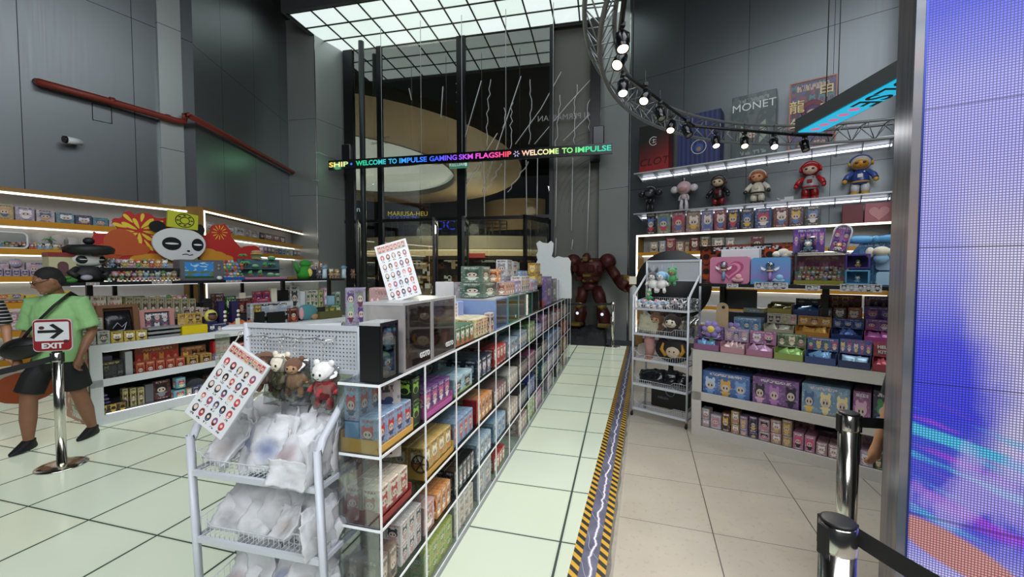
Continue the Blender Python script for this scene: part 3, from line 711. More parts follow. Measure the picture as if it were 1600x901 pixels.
RBL(1.88, 2.0, 1, 3, 1, 1, .15, .1, A_PK2, 'dusty pink pack beside the white stacks', 'dusty pink packs in a file')
RBL(2.03, 2.22, 3, 2, 1, 1, .14, .06, A_ORG, 'small apricot orange pack on the fourth shelf', 'small apricot packs')
RB(1.9, 2.22, 1, .2, .02, art('#b88a80', ['#7a4a44', '#e8d0c4'], '#ffffff', k=2, seed=51), 'dusky brown display card with faces on the fourth shelf', v=.33, name='display_card', cat='display card')
RBL(2.275, 2.62, 5, 4, 1, 1, .15, .065, A_BLK, 'black pack with white top on the fourth shelf', 'black packs with white tops')
RBL(2.67, 3.0, 4, 2, 1, 1, .15, .085, A_LBP, 'misty blue pack on the fourth shelf', 'misty blue packs on the fourth shelf')
RBL(3.07, 3.41, 3, 2, 1, 1, .16, .1, art('#88b6dc', ['#f4e6c0', '#3a6aa8'], '#ffffff', seed=52, bg2='#b4d4ec'), 'sky blue and cream pack on the fourth shelf', 'sky blue and cream packs')
RBL(3.46, 3.79, 4, 2, 1, 1, .16, .1, art('#c8b0a0', ['#8a5a4a', '#f0e4d8'], '#ffffff', seed=53), 'beige rose pack on the fourth shelf', 'beige rose packs')
RBL(3.86, 4.19, 4, 2, 1, 1, .16, .1, art('#20242c', ['#8a90a8', '#c8ccd8'], '#ffffff', seed=54), 'graphite pack on the fourth shelf', 'graphite packs')
RBL(4.26, 4.79, 4, 2, 1, 1, .18, .12, art('#2c4aa0', ['#c8d8f0', '#6a8ad0'], '#ffffff', seed=55), 'cobalt blue pack on the fourth shelf', 'cobalt blue packs')
RBL(4.86, 5.39, 5, 2, 1, 1, .18, .1, art('#4a7a8a', ['#d8e8c0', '#2a3a4a'], '#ffffff', seed=56), 'teal patterned pack on the fourth shelf', 'teal patterned packs')
RBL(5.46, 6.19, 5, 2, 1, 1, .2, .12, art('#b8a0cc', ['#f0e8fa', '#3a6ad0'], '#ffffff', seed=57), 'pale mauve pack on the fourth shelf', 'pale mauve packs')
RBL(6.26, 6.79, 4, 2, 1, 1, .2, .12, art('#3a4a8a', ['#d8a060', '#e8e0d0'], '#ffffff', seed=58), 'indigo pack with orange figure on the fourth shelf', 'indigo packs')
RBL(6.86, 7.58, 5, 2, 1, 1, .2, .1, art('#e0a048', ['#fff0d0', '#a05a20'], '#ffffff', seed=59), 'amber pack at the far end of the fourth shelf', 'amber packs')
RBL(1.87, 2.24, 4, 3, 2, 0, .085, .085, A_LGR, 'lime yellow pack with pink berries on the bottom shelf', 'lime yellow packs two high on the bottom shelf')
RBL(2.27, 2.6, 4, 1, 1, 0, .19, .3, art('#d4cdc4', ['#8a7a70', '#efe9e2'], '#8a7a70', seed=60), 'off white upright carton on the bottom shelf', 'off white upright cartons')
RBL(2.68, 3.0, 2, 1, 1, 0, .22, .3, art('#b9b9bf', ['#d8d8de', '#85858f'], '#6a6a74', seed=61), 'silver grey tall carton on the bottom shelf', 'silver grey tall cartons')
RBL(3.07, 3.39, 4, 3, 1, 0, .12, .09, A_RGR, 'red and green pack on the bottom shelf', 'red and green packs', z=.04)
RBL(3.78, 4.19, 4, 3, 1, 0, .16, .09, art('#c8a098', ['#a04038', '#f0e0d0'], '#ffffff', seed=62), 'salmon pack on the bottom shelf', 'salmon packs')
RBL(4.26, 4.59, 3, 2, 2, 0, .11, .1, art('#78b03c', ['#1f2a18', '#e8f0c0'], '#ffffff', seed=63), 'leaf green pack stacked two high on the bottom shelf', 'leaf green packs')
RBL(4.66, 5.19, 5, 2, 1, 0, .18, .1, art('#c06aa0', ['#302030', '#f0d0e0'], '#ffffff', seed=64), 'orchid pink pack on the bottom shelf', 'orchid pink packs')
RBL(5.26, 5.99, 6, 2, 1, 0, .18, .1, art('#b8a8b8', ['#6a5a6a', '#e8e0e8'], '#ffffff', seed=65), 'greyish lilac pack on the bottom shelf', 'greyish lilac packs')
RBL(6.06, 6.79, 5, 2, 1, 0, .18, .1, art('#2c2c34', ['#c8b8a0', '#6a6a7a'], '#ffffff', seed=66), 'black and sand pack far along the bottom shelf', 'black and sand packs')
RBL(6.86, 7.58, 5, 2, 1, 0, .2, .1, art('#d8b070', ['#8a4a2a', '#f4e8d0'], '#ffffff', seed=67), 'honey coloured pack at the far end of the bottom shelf', 'honey coloured packs')

def doll_mesh(mats, seed=0, hat=0):
    """small seated/standing toy figure: 0 body, 1 head, 2 face, 3 eyes, 4 hat; about .07 tall"""
    r = random.Random(seed); m = MB()
    m.ball((-.010, 0, .008), (.008, .011, .008), 8, 5, 0); m.ball((.010, 0, .008), (.008, .011, .008), 8, 5, 0)
    m.loft([((0,0,.010), .014, .011), ((0,0,.022), .016, .013), ((0,0,.034), .010, .009)], 10, 0)
    for sx in (-1, 1): m.path([(sx*.010, 0, .031), (sx*.021, -.003, .022), (sx*.020, -.010, .016)], [.005, .0048, .0055], 6, 0)
    m.ball((0, 0, .050), (.023, .020, .020), 12, 7, 1)
    m.ball((0, -.006, .048), (.018, .0155, .015), 12, 7, 2)
    for sx in (-1, 1): m.ball((sx*.008, -.0205, .048), (.0028, .0018, .0036), 6, 4, 3)
    if hat == 0:
        for sx in (-1, 1): m.ball((sx*.015, 0, .070), (.007, .005, .010), 8, 5, 4)
    elif hat == 1: m.lathe([(.021, .058), (.019, .070), (.010, .078), (.002, .082)], (0,0,0), 12, 4)
    elif hat == 2:
        for sx in (-1, 1): m.ball((sx*.022, .002, .064), (.009, .006, .009), 8, 5, 4)
    else: m.ball((0, .003, .062), (.022, .019, .013), 10, 6, 4)
    return m.mesh('toy_figure', mats)
FIGC = ['#e8e4dc', '#d8a0b0', '#8fb4d0', '#c8b060', '#7a5a8a', '#3a3438', '#c85a40', '#6a9a5a', '#d8905a', '#a88a70']
FM = [plain('toy_' + c[1:], c, .35, nz=.03) for c in FIGC]
FACE = plain('toy_face', '#f0dcc8', .4, nz=.02)
DOLLS = []
for i in range(14):
    r = random.Random(i * 5 + 1)
    DOLLS.append((doll_mesh([FM[r.randrange(10)], FM[(i * 3) % 10], FACE if i % 4 else FM[0], BLACK, FM[(i * 7 + 2) % 10]], i, i % 4), FIGC[(i * 3) % 10]))
CNAME = {'#e8e4dc': 'white', '#d8a0b0': 'pink', '#8fb4d0': 'blue', '#c8b060': 'mustard', '#7a5a8a': 'purple', '#3a3438': 'black', '#c85a40': 'red', '#6a9a5a': 'green', '#d8905a': 'orange', '#a88a70': 'brown'}
def doll(fr, u, v, z, s, i, label=None, parent=None, group=None, rot=0):
    o = bpy.data.objects.new('toy_figure' if parent is None else 'figurine', DOLLS[i % 14][0]); C.objects.link(o); o.scale = (s, s, s)
    if parent is not None:
        o.parent = parent; o.location = (u, v, z); o.rotation_euler = (0, 0, rot)
    else:
        o.location = fr.w(u, v, z); o.rotation_euler = (0, 0, fr.a + rot); tag(o, label, 'toy figure', group)
    return o

TZ = 1.20
CASETOP = translucent('case_roof', '#c8cacc', .3)
def display_case(u0, u1, v0, v1, h, frame, label, word=None, back='#dccfc8', dolls=(), fr=RK, z=TZ, tint=ACRD, name='display_case'):
    t = thing(name, fr.w((u0+u1)/2, v0, z), fr.a, label, 'display case'); w = (u1-u0)/2; d = v1-v0; k = .012
    m = MB(); m.box(-w, 0, 0, w, d, k); m.box(-w, 0, k, -w+k*.6, d, h-k); m.box(w-k*.6, 0, k, w, d, h-k); m.box(-w+k*.6, d-k*.5, k, w-k*.6, d, h-k)
    m.box(-w, -.003, 0, -w+k, .004, h); m.box(w-k, -.003, 0, w, .004, h); m.box(-w+k, -.003, h-k, w-k, .004, h); m.box(-w+k, -.003, 0, w-k, .004, k)
    m.build('shell', frame, t); MB().box(-w, 0, h-k, w, d, h).build('roof', CASETOP, t)
    b = MB(); b.box(-w+.01, d*.55, .014, w-.01, d*.55+.003, h-.014); b.build('backdrop', plain('backdrop_' + back[1:], back, .5, nz=.2, ns=12), t)
    MB().box(-w+.012, -.001, .012, w-.012, .001, h-.012).build('door', tint, t)
    c = MB(); c.box(-.03, .01, h, .03, .022, h+.006); c.build('catch', plain('catch_clear', '#c8ccd0', .2), t)
    for q in (0, 1):
        l = MB()
        if q < 1: l.box(-w+.02, .03, h*.36, w-.02, d*.5, h*.36+.004); l.build('inner_ledge', tint, t)
    for (x, zz, s, i) in dolls: doll(None, x, d*.28, zz, s, i, parent=t)
    if word: text(word, .035, plain('etched_white', '#d8d8d8', .5), t, (w*.42, -.004, .05), bold=.001)
    return t
CASEG = translucent('case_grey', '#c0bfbf', .6)
t = display_case(1.475, 1.61, .0, .10, .25, plain('case_black', '#17171a', .25), 'clear fronted black display box with two standing figures at the near end on top', back='#202024', dolls=((-.03, .135, .9, 2), (.03, .12, 1.2, 0), (.0, .016, 1.3, 5)), tint=ACR)
t = display_case(1.66, 1.94, .0, .21, .32, CASEG, 'light grey display case with smoked door and etched word, nearer of the two', 'GOTO', dolls=((-.09, .03, 1.1, 3), (-.05, .03, 1.0, 8), (.0, .03, 1.0, 11), (-.08, .14, 1.1, 7), (-.1, .24, .8, 3), (-.02, .23, .9, 4)))
t = display_case(1.95, 2.25, .0, .30, .32, CASEG, 'light grey display case with smoked door and etched word, farther of the two', 'GOTO', dolls=((-.1, .02, .9, 1), (-.03, .04, 1.2, 9), (.04, .05, 1.3, 9), (-.07, .2, 1.1, 5), (-.04, .11, .8, 12)))
def sheet_mat():
    m, t, b = new_mat('character_sheet'); g = NG(t); N = t.nodes
    tc = N.new('ShaderNodeTexCoord'); G = g.xyz(tc.outputs['Generated']); u, v = G[0], G[2]
    inb = g.mul(g.mul(g.gt(v, .03), g.lt(v, .83)), g.mul(g.gt(u, .06), g.lt(u, .94)))
    uk = g.mul(g.sub(u, .06), 5/.88); vk = g.mul(g.sub(v, .03), 5/.8)
    w = g.white(g.comb(g.fl(uk), g.fl(vk), 1.7)); r = w[0]; cu = g.sub(g.fr(uk), .5); cv = g.sub(g.fr(vk), .5)
    disc = g.inside(cu, cv, 0, .1, .34, .32); hd_ = g.inside(cu, cv, 0, .16, .24, .2); bd = g.inside(cu, cv, 0, -.06, .15, .14); fc = g.inside(cu, cv, 0, .12, .15, .12)
    pal = ['#2a2a30', '#a83a40', '#5a6a9a', '#d8d0c8', '#b8505a', '#3a3438', '#c8b8b0']; n = len(pal)
    c = lin('#d6d8da')
    def pick(f, o): return g.ramp(g.fr(g.add(g.mul(r, f), o)), [(i / n, p) for i, p in enumerate(pal)])
    for mk, cc in ((disc, pick(1.0, 0)), (bd, pick(3.3, .2)), (hd_, pick(5.1, .6)), (fc, lin('#e0c8b8'))): c = g.mix(g.mul(mk, inb), c, cc)
    tx = g.mul(g.mul(g.gt(cv, -.42), g.lt(cv, -.27)), g.lt(g.abs(cu), .26)); tn = g.white(g.comb(g.fl(g.mul(u, 90.0)), g.fl(g.mul(v, 70.0)), 1.0))[0]
    c = g.mix(g.mul(g.mul(tx, inb), g.gt(tn, .45)), c, lin('#3a3a3e'))
    t.links.new(c, b.inputs['Base Color']); b.inputs['Roughness'].default_value = .3; return m
SHEET = sheet_mat()
def sheet(loc, w, h, rot, label, name='sign_board'):
    o = MB().cbox(-w/2, -.004, 0, w/2, .004, h, .001).build(name, SHEET); o.location = loc; o.rotation_euler = rot
    g_ = MB().box(-w/2 + .01, -.0062, h*.86, w/2 - .01, -.0042, h*.97); g_.build('title_strip', art('#d8a898', ['#a82c34', '#3a6a58', '#8a4a3c'], '#ffffff', k=7, seed=71, z0=.0, z1=1.0), o)
    return tag(o, label, 'sign')
p = RK.pix(655, 470, .1)
sheet(RK.w(1.86, .10, TZ + .325), .165, .31, (radians(-14), radians(-17), .12), 'white sheet of small round portraits leaning on the near grey display case')
def card(u, v, z, w, h, col, label, rot=0, lean=-.15, name='blank_card', yaw=0):
    o = MB().cbox(-w/2, -.003, 0, w/2, .003, h, .001).build(name, plain('card_' + col[1:], col, .5)); o.location = RK.w(u, v, z); o.rotation_euler = (lean, rot, RK.a + yaw)
    return tag(o, label, 'card')
def rect_at(fr, v, x0, x1, y0, y1):
    u0 = fr.pix(x0, (y0+y1)/2, v)[0]; u1 = fr.pix(x1, (y0+y1)/2, v)[0]; xm = (x0+x1)/2
    return u0, u1, fr.pix(xm, y1, v)[1], fr.pix(xm, y0, v)[1]
def facing(fr, v, x0, x1, y0, y1):
    """a place on the frame's plane v under the pixel box, and the size that box has when turned to the camera"""
    u0, u1, z0, z1 = rect_at(fr, v, x0, x1, y0, y1); P = fr.w((u0+u1)/2, v, z0)
    yaw = atan2(-P.x, P.y); dist = hypot(P.x, P.y)
    return P, (x1-x0) / FPX * P.y / max(.3, cos(yaw)) * cos(yaw) , z1 - z0, yaw
M_CARD = plain('blank_white', '#d9d8d6', .5)
P, w, h, yaw = facing(RK, .62, 680, 708, 440, 468)
o = MB().cbox(-w*.5, -.01, 0, w*.5, .01, h + .03, .002).build('blank_card', M_CARD, loc=(P.x, P.y, TZ), rz=yaw); o.scale = (1, 1, (P.z + h - TZ) / (h + .03)); tag(o, 'blank cream card standing behind the far grey display case', 'card')
P, w, h, yaw = facing(RK, .6, 573, 622, 448, 470)
o = MB().cbox(-.14, -.1, 0, .14, .1, .34, .004).build('carton', art('#d3a3a0', ['#c48a8a', '#e8c8c0'], '#b08080', k=3, seed=72, key='curtain_print'), loc=RK.w(2.85, .8, TZ), rz=.15); tag(o, 'long pink carton printed with curtain swags behind the display cases', 'box')
o = MB().cbox(-.085, -.085, 0, .085, .085, .33, .004).build('carton', art('#a79bb8', ['#5a3f78', '#8fae98', '#6a3a50', '#7a8a6a'], '#8a7a9a', k=2, rows=2, seed=73, z0=.06, z1=.92, key='bear_print'), loc=(*at(556, 480, 3.7)[:2], 1.19), rz=0.35); tag(o, 'lavender carton printed with four small bears on the clear counter behind the acrylic unit', 'box')
RBL(2.3, 2.62, 4, 3, 1, 4, .12, .08, A_GRNT, 'green topped pack with white and orange figure on top of the acrylic unit', 'green topped packs')
RBL(2.66, 3.0, 2, 2, 1, 4, .13, .16, A_STR, 'pale yellow carton with strawberry specks on top of the acrylic unit', 'pale yellow specked cartons')
RB(2.3, 2.42, 4, .3, .02, art('#d8c890', ['#7a5a30', '#b04a3a'], '#8a5a30', k=2, rows=3, seed=74), 'yellow patterned display card edge beside the far grey case', v=.3, name='display_card', cat='display card')
RBL(2.93, 3.02, 1, 1, 1, 4, .15, .05, art('#cfc4b8', ['#8a3a30', '#3a2c28'], '#8a3a30', seed=75), 'small cream promotional card box at the end of the yellow cartons', 'end card', v=-.0)
cc = [('#7f97c4', 'periwinkle blue', 3.06, 3.4), ('#4f9a7c', 'sea green', 3.42, 3.78), ('#9a9c9e', 'silver grey', 3.8, 4.08), ('#3f8f78', 'jade green', 4.1, 4.4), ('#5a5452', 'dark taupe', 4.42, 4.78)]
for i, (c, n, a, b) in enumerate(cc):
    display_case(a, b, 0, .38, .25, plain('case_' + c[1:], c, .3), n + ' framed display case in the row on top of the acrylic unit', 'C' if i == 1 else None, '#6a6458', dolls=((-.06, .03, 1.6, i), (.05, .03, 1.9, i + 4), (0, .13, 1.0, i + 7)), tint=ACR)
ZC = TZ + .256
def rbz(u0, u1, z, h, d, mat, label, v=.02, nu=1, group=None, nv=1):
    w = (u1-u0)/nu
    for i in range(nu):
        for j in range(nv):
            pack(RK, u0 + w*(i+.5), v + j*(d+.002), z, w-.004, d, h, mat, label, name='carton', group=group)
rbz(3.06, 3.42, ZC, .12, .2, A_SAGE, 'sage green carton on top of the periwinkle case', nu=1, v=.1)
rbz(3.08, 3.30, ZC + .121, .13, .18, A_SAGE, 'sage green carton stacked upon the wider sage green carton', v=.12)
rbz(3.32, 3.42, ZC + .121, .11, .1, A_ORG, 'orange yellow pack on top of the sage green carton', v=.06)
rbz(3.46, 3.76, ZC, .11, .08, A_PEA, 'peach pack with white figure on the sea green case', nu=4, group='peach packs on the sea green case', v=.03)
rbz(3.78, 4.02, ZC, .12, .08, A_LAV, 'lavender pack on the silver grey case', nu=2, group='lavender packs on the silver grey case', v=.03)
rbz(4.05, 4.40, ZC, .16, .12, A_MILK, 'white pack with black hatted figure on the jade green case', nu=4, group='white packs with black hatted figure', v=.03)
rbz(3.95, 4.45, ZC, .16, .14, art('#a9a1ad', ['#8a8290', '#c8c0cc'], '#e8e4ec', seed=76), 'greyish lilac outer carton behind the white packs', nu=2, group='greyish lilac outer cartons', v=.17)
rbz(4.0, 4.2, ZC + .161, .17, .12, art('#d8d6d6', ['#8a8890', '#5a5860'], '#5a5860', seed=77), 'tall white carton with grey text, nearer of the top pair', v=.17)
rbz(4.22, 4.42, ZC + .161, .16, .12, art('#cfcfd2', ['#c88a58', '#3a2c38'], '#5a5860', seed=78), 'tall white carton with small figures, farther of the top pair', v=.17)
rbz(4.45, 4.62, ZC, .1, .1, A_PINK, 'pink pack on the dark taupe case', nu=2, group='pink packs on the dark taupe case')
rbz(4.64, 4.8, ZC, .12, .1, A_LBP, 'pale sky pack on the dark taupe case', nu=2, group='pale sky packs on the dark taupe case')
rbz(4.5, 4.8, ZC, .22, .12, art('#7db0e0', ['#e8f0f8', '#f0c8d8'], '#ffffff', seed=79), 'bright blue carton standing behind the pink packs', v=.14, nu=2, group='bright blue cartons behind the pink packs')
A_GOLD = art('#c89a2c', ['#8a3a20', '#e8c868'], '#5a2a18', seed=80, bg2='#d8b048')
rbz(4.85, 5.15, TZ + .3, .14, .22, A_GOLD, 'golden carton on the dark stand', v=.03); rbz(4.85, 4.97, TZ + .441, .13, .1, A_GOLD, 'golden pack on the golden carton, nearer of two', v=.05); rbz(5.02, 5.13, TZ + .441, .13, .1, A_GOLD, 'golden pack on the golden carton, farther of two', v=.05)
o = MB(); o.box(-.15, 0, 0, .15, .25, .012); o.box(-.15, 0, .012, -.14, .25, .28); o.box(.14, 0, .012, .15, .25, .28); o.box(-.15, 0, .28, .15, .25, .295)
tag(o.build('display_stand', BLACK, loc=RK.w(5.0, .03, TZ), rz=RK.a), 'black open stand carrying the golden carton', 'stand')
for i, (u, n) in enumerate(((4.95, 'nearer'), (5.3, 'farther'))):
    b = MB(); b.box(-.07, 0, 0, .07, .14, .004);
    for (q0, q1) in (((-.07, 0), (.07, .004)), ((-.07, .136), (.07, .14)), ((-.07, .004), (-.066, .136)), ((.066, .004), (.07, .136))): b.box(q0[0], q0[1], .004, q1[0], q1[1], .08)
    b.box(-.07, .0, .08, .07, .14, .084, 1)
    z = TZ + .013 if i == 0 else TZ
    tag(b.build('red_basket', [plain('basket_red', '#b0301f', .4), plain('basket_goods', '#c8553a', .5)], loc=RK.w(u, .04, z), rz=RK.a), 'small red open box on top of the acrylic unit, %s of two' % n, 'basket')
rbz(5.55, 6.0, TZ, .4, .3, art('#8d73b8', ['#b8a0d8', '#5a4080'], '#e0d0f8', seed=81), 'large purple carton on top near the far end of the acrylic unit', v=.05)
rbz(6.1, 6.5, TZ, .36, .2, art('#6f6d74', ['#c8c4cc', '#3c3a42'], '#e0dce4', seed=82), 'grey carton on top next to the large purple carton', v=.05)
rbz(6.6, 6.75, TZ, .34, .2, M_SHW, 'plain white upright box, nearer of two at the far end', v=.05); rbz(6.95, 7.1, TZ, .33, .2, M_SHW, 'plain white upright box, farther of two at the far end', v=.05)
u0, u1, z0, z1 = rect_at(RK, .1, 838, 893, 378, 465)
yaw = 0.0
Pm = RK.w(6.9, .35, 0); dd = Pm.y
def cut(pxs, Y): return [(at(x, y, Y).x, at(x, y, Y).z) for x, y in pxs]
O = [(838,380),(843,376),(848,379),(856,380),(861,376),(865,380),(864,392),(862,400),(866,403),(872,400),(880,402),(888,402),(892,408),(891,420),(893,432),(893,466),(842,466),(841,450),(838,444),(836,432),(839,424),(836,414),(840,406),(838,398),(841,392)]
P = cut(O, dd); xm = Pm.x
o = MB().prism([(a, b - TZ) for a, b in P], -.012, .012).build('cutout_board', plain('cutout_white', '#cfd3d2', .6)); o.location = (0, dd, TZ); tag(o, 'large blank white cut-out board standing near the far end of the acrylic unit', 'board')
P, w, h, yaw = facing(RK, .55, 715, 745, 448, 498)
o = MB().cbox(-.14, -.02, 0, .14, .02, .36, .004).build('display_card', art('#a8a4aa', ['#c8c4cc', '#8a868e'], '#b04a50', seed=83), loc=(P.x, P.y, TZ), rz=yaw); tag(o, 'grey acrylic panel with faint red lettering behind the yellow cartons', 'display card')
o = MB().cbox(-.13, -.1, 0, .13, .1, .24, .006).build('carton', plain('peri_blue', '#8796c6', .35), loc=RK.w(2.93, .38, TZ), rz=RK.a - .9); tag(o, 'plain periwinkle blue carton with a carry slot behind the strawberry cartons', 'box')
MB().box(-.04, -.106, .2, .04, -.1, .215).build('carry_slot', BLACK, o)
o = MB(); o.box(-.05, 0, 0, .05, .004, .11); o.box(-.03, .03, 0, .05, .034, .16)
tag(o.build('price_stand', SHEET, loc=RK.w(2.72, .22, TZ + .131), rz=RK.a - .6), 'small folded portrait card standing on the pale yellow cartons', 'card')

cp0 = at(556, 480, 3.7)
t = thing('clear_counter', (cp0.x, cp0.y, 0), .35, 'clear acrylic counter with pale top between island and acrylic unit', 'counter')
MB().box(-1.05, -.14, 1.17, .2, .25, 1.188).build('counter_top', plain('pale_top', '#c4c6c6', .3), t)
b = MB()
for x in (-1.04, -.62, -.2, .19): b.box(x - .003, -.13, 0, x + .003, .24, 1.17)
b.build('side_panels', ACR, t)
MB().box(-1.04, -.13, .58, .19, .24, .588).build('counter_shelf', ACR, t)
o = MB().cbox(-.5, -.1, 0, .4, .1, .022, .003).build('flat_carton', M_SHW, loc=(cp0.x - .5, cp0.y - .14, 1.19), rz=.32); tag(o, 'long flat white carton lying on the clear counter', 'box')
def pouch_mesh(seed, w, h, t, mat, extra=None):
    r = random.Random(seed); m = MB(); N = 15; off = r.random() * 50
    G = [[None]*N for _ in range(N)]; Gb = [[None]*N for _ in range(N)]
    bendx = r.uniform(-.02, .02); bendz = r.uniform(-.03, .03)
    for i in range(N):
        for j in range(N):
            a, b = i/(N-1)*2-1, j/(N-1)*2-1
            th = t * max(0, (1-a**4)) * max(0, (1-(b+.15)**4 if b < .85 else 0)) * (1.15 - .5*(b+1)/2)
            nz = noise.noise((a*1.3+off, b*1.3, 0)) * .014 + abs(noise.noise((a*2.8+off, b*2.8, 3))) * .012 + abs(noise.noise((a*7+off, b*7, 3))) * .004
            x = a*w/2 * (1 - .05*b*b) + noise.noise((b*3, off, 1)) * .010; z = (b+1)*h/2 + noise.noise((a*3, off, 2)) * .010
            y = bendx * a*a * 2 + bendz * b*b + nz
            G[i][j] = m._v((x, y - th/2, z)); Gb[i][j] = m._v((x, y + th/2 + .0008, z))
    for i in range(N-1):
        for j in range(N-1):
            m.face((G[i][j], G[i+1][j], G[i+1][j+1], G[i][j+1]), 0, True); m.face((Gb[i][j], Gb[i][j+1], Gb[i+1][j+1], Gb[i+1][j]), 0, True)
    for k in range(N-1):
        m.face((G[k][0], Gb[k][0], Gb[k+1][0], G[k+1][0])); m.face((G[k][N-1], G[k+1][N-1], Gb[k+1][N-1], Gb[k][N-1]))
        m.face((G[0][k], G[0][k+1], Gb[0][k+1], Gb[0][k])); m.face((G[N-1][k], Gb[N-1][k], Gb[N-1][k+1], G[N-1][k+1]))
    return m.mesh('pouch', mat)
def frosted(name, tint, amt):
    m, t, b = new_mat(name); g = NG(t); N = t.nodes
    tc = N.new('ShaderNodeTexCoord'); G = g.xyz(tc.outputs['Generated'])
    n1 = g.noise(tc.outputs['Object'], 9.0, 3)[0]
    dx = g.mul(g.sub(G[0], .5), 2.6); dz = g.mul(g.sub(G[2], .36), 3.2)
    k = g.m('MAXIMUM', g.sub(1.0, g.add(g.mul(dx, dx), g.mul(dz, dz))), 0.0)
    f = g.mul(g.mul(k, amt), g.m('SMOOTH_MIN', g.mul(n1, 2.0), 1.0, .2))
    c = g.mix(f, lin('#f2f3f6'), lin(tint)); t.links.new(c, b.inputs['Base Color'])
    b.inputs['Roughness'].default_value = .42; b.inputs['Transmission Weight'].default_value = 0
    cr = N.new('ShaderNodeTexVoronoi'); cr.feature = 'DISTANCE_TO_EDGE'; cr.inputs['Scale'].default_value = 22.0; t.links.new(tc.outputs['Object'], cr.inputs['Vector'])
    bp = N.new('ShaderNodeBump'); bp.inputs['Strength'].default_value = .55; bp.inputs['Distance'].default_value = .006; t.links.new(g.add(cr.outputs['Distance'], g.mul(g.noise(tc.outputs['Object'], 30.0, 4)[0], .6)), bp.inputs['Height']); t.links.new(bp.outputs['Normal'], b.inputs['Normal'])
    tr = N.new('ShaderNodeBsdfTransparent'); tl = N.new('ShaderNodeBsdfTranslucent'); t.links.new(c, tl.inputs[0])
    m1 = N.new('ShaderNodeMixShader'); m1.inputs[0].default_value = .3; t.links.new(b.outputs[0], m1.inputs[1]); t.links.new(tl.outputs[0], m1.inputs[2])
    m2 = N.new('ShaderNodeMixShader'); m2.inputs[0].default_value = .12; t.links.new(m1.outputs[0], m2.inputs[1]); t.links.new(tr.outputs[0], m2.inputs[2])
    t.links.new(m2.outputs[0], N['Material Output'].inputs[0]); return m
FRO = [frosted('frosted_plain', '#b8b8b8', .4), frosted('frosted_blue', '#4a68a8', .75), frosted('frosted_red', '#8a3a40', .6), frosted('frosted_grey', '#7a7a7e', .6), frosted('frosted_brown', '#9a7a68', .5)]
FRN = ['pale contents', 'blue contents', 'dark red contents', 'grey contents', 'brown contents']
CRATE_T = plain('cellophane_white', '#c8cacc', .15)
RW = plain('rack_enamel', '#c3c8d0', .35, nz=.02)
def peg_mat():
    m, t, b = new_mat('pegboard'); g = NG(t); N = t.nodes
    tc = N.new('ShaderNodeTexCoord'); P = g.xyz(tc.outputs['Object'])
    fx = g.sub(g.fr(g.mul(P[0], 1/.0185)), .5); fz = g.sub(g.fr(g.mul(P[2], 1/.0185)), .5)
    hole = g.lt(g.add(g.mul(fx, fx), g.mul(fz, fz)), .045)
    tr = N.new('ShaderNodeBsdfTransparent'); mx = N.new('ShaderNodeMixShader')
    b.inputs['Base Color'].default_value = lin('#bcc1c8'); b.inputs['Roughness'].default_value = .4
    t.links.new(hole, mx.inputs[0]); t.links.new(b.outputs[0], mx.inputs[1]); t.links.new(tr.outputs[0], mx.inputs[2])
    t.links.new(mx.outputs[0], N['Material Output'].inputs[0]); return m
PEG = peg_mat()
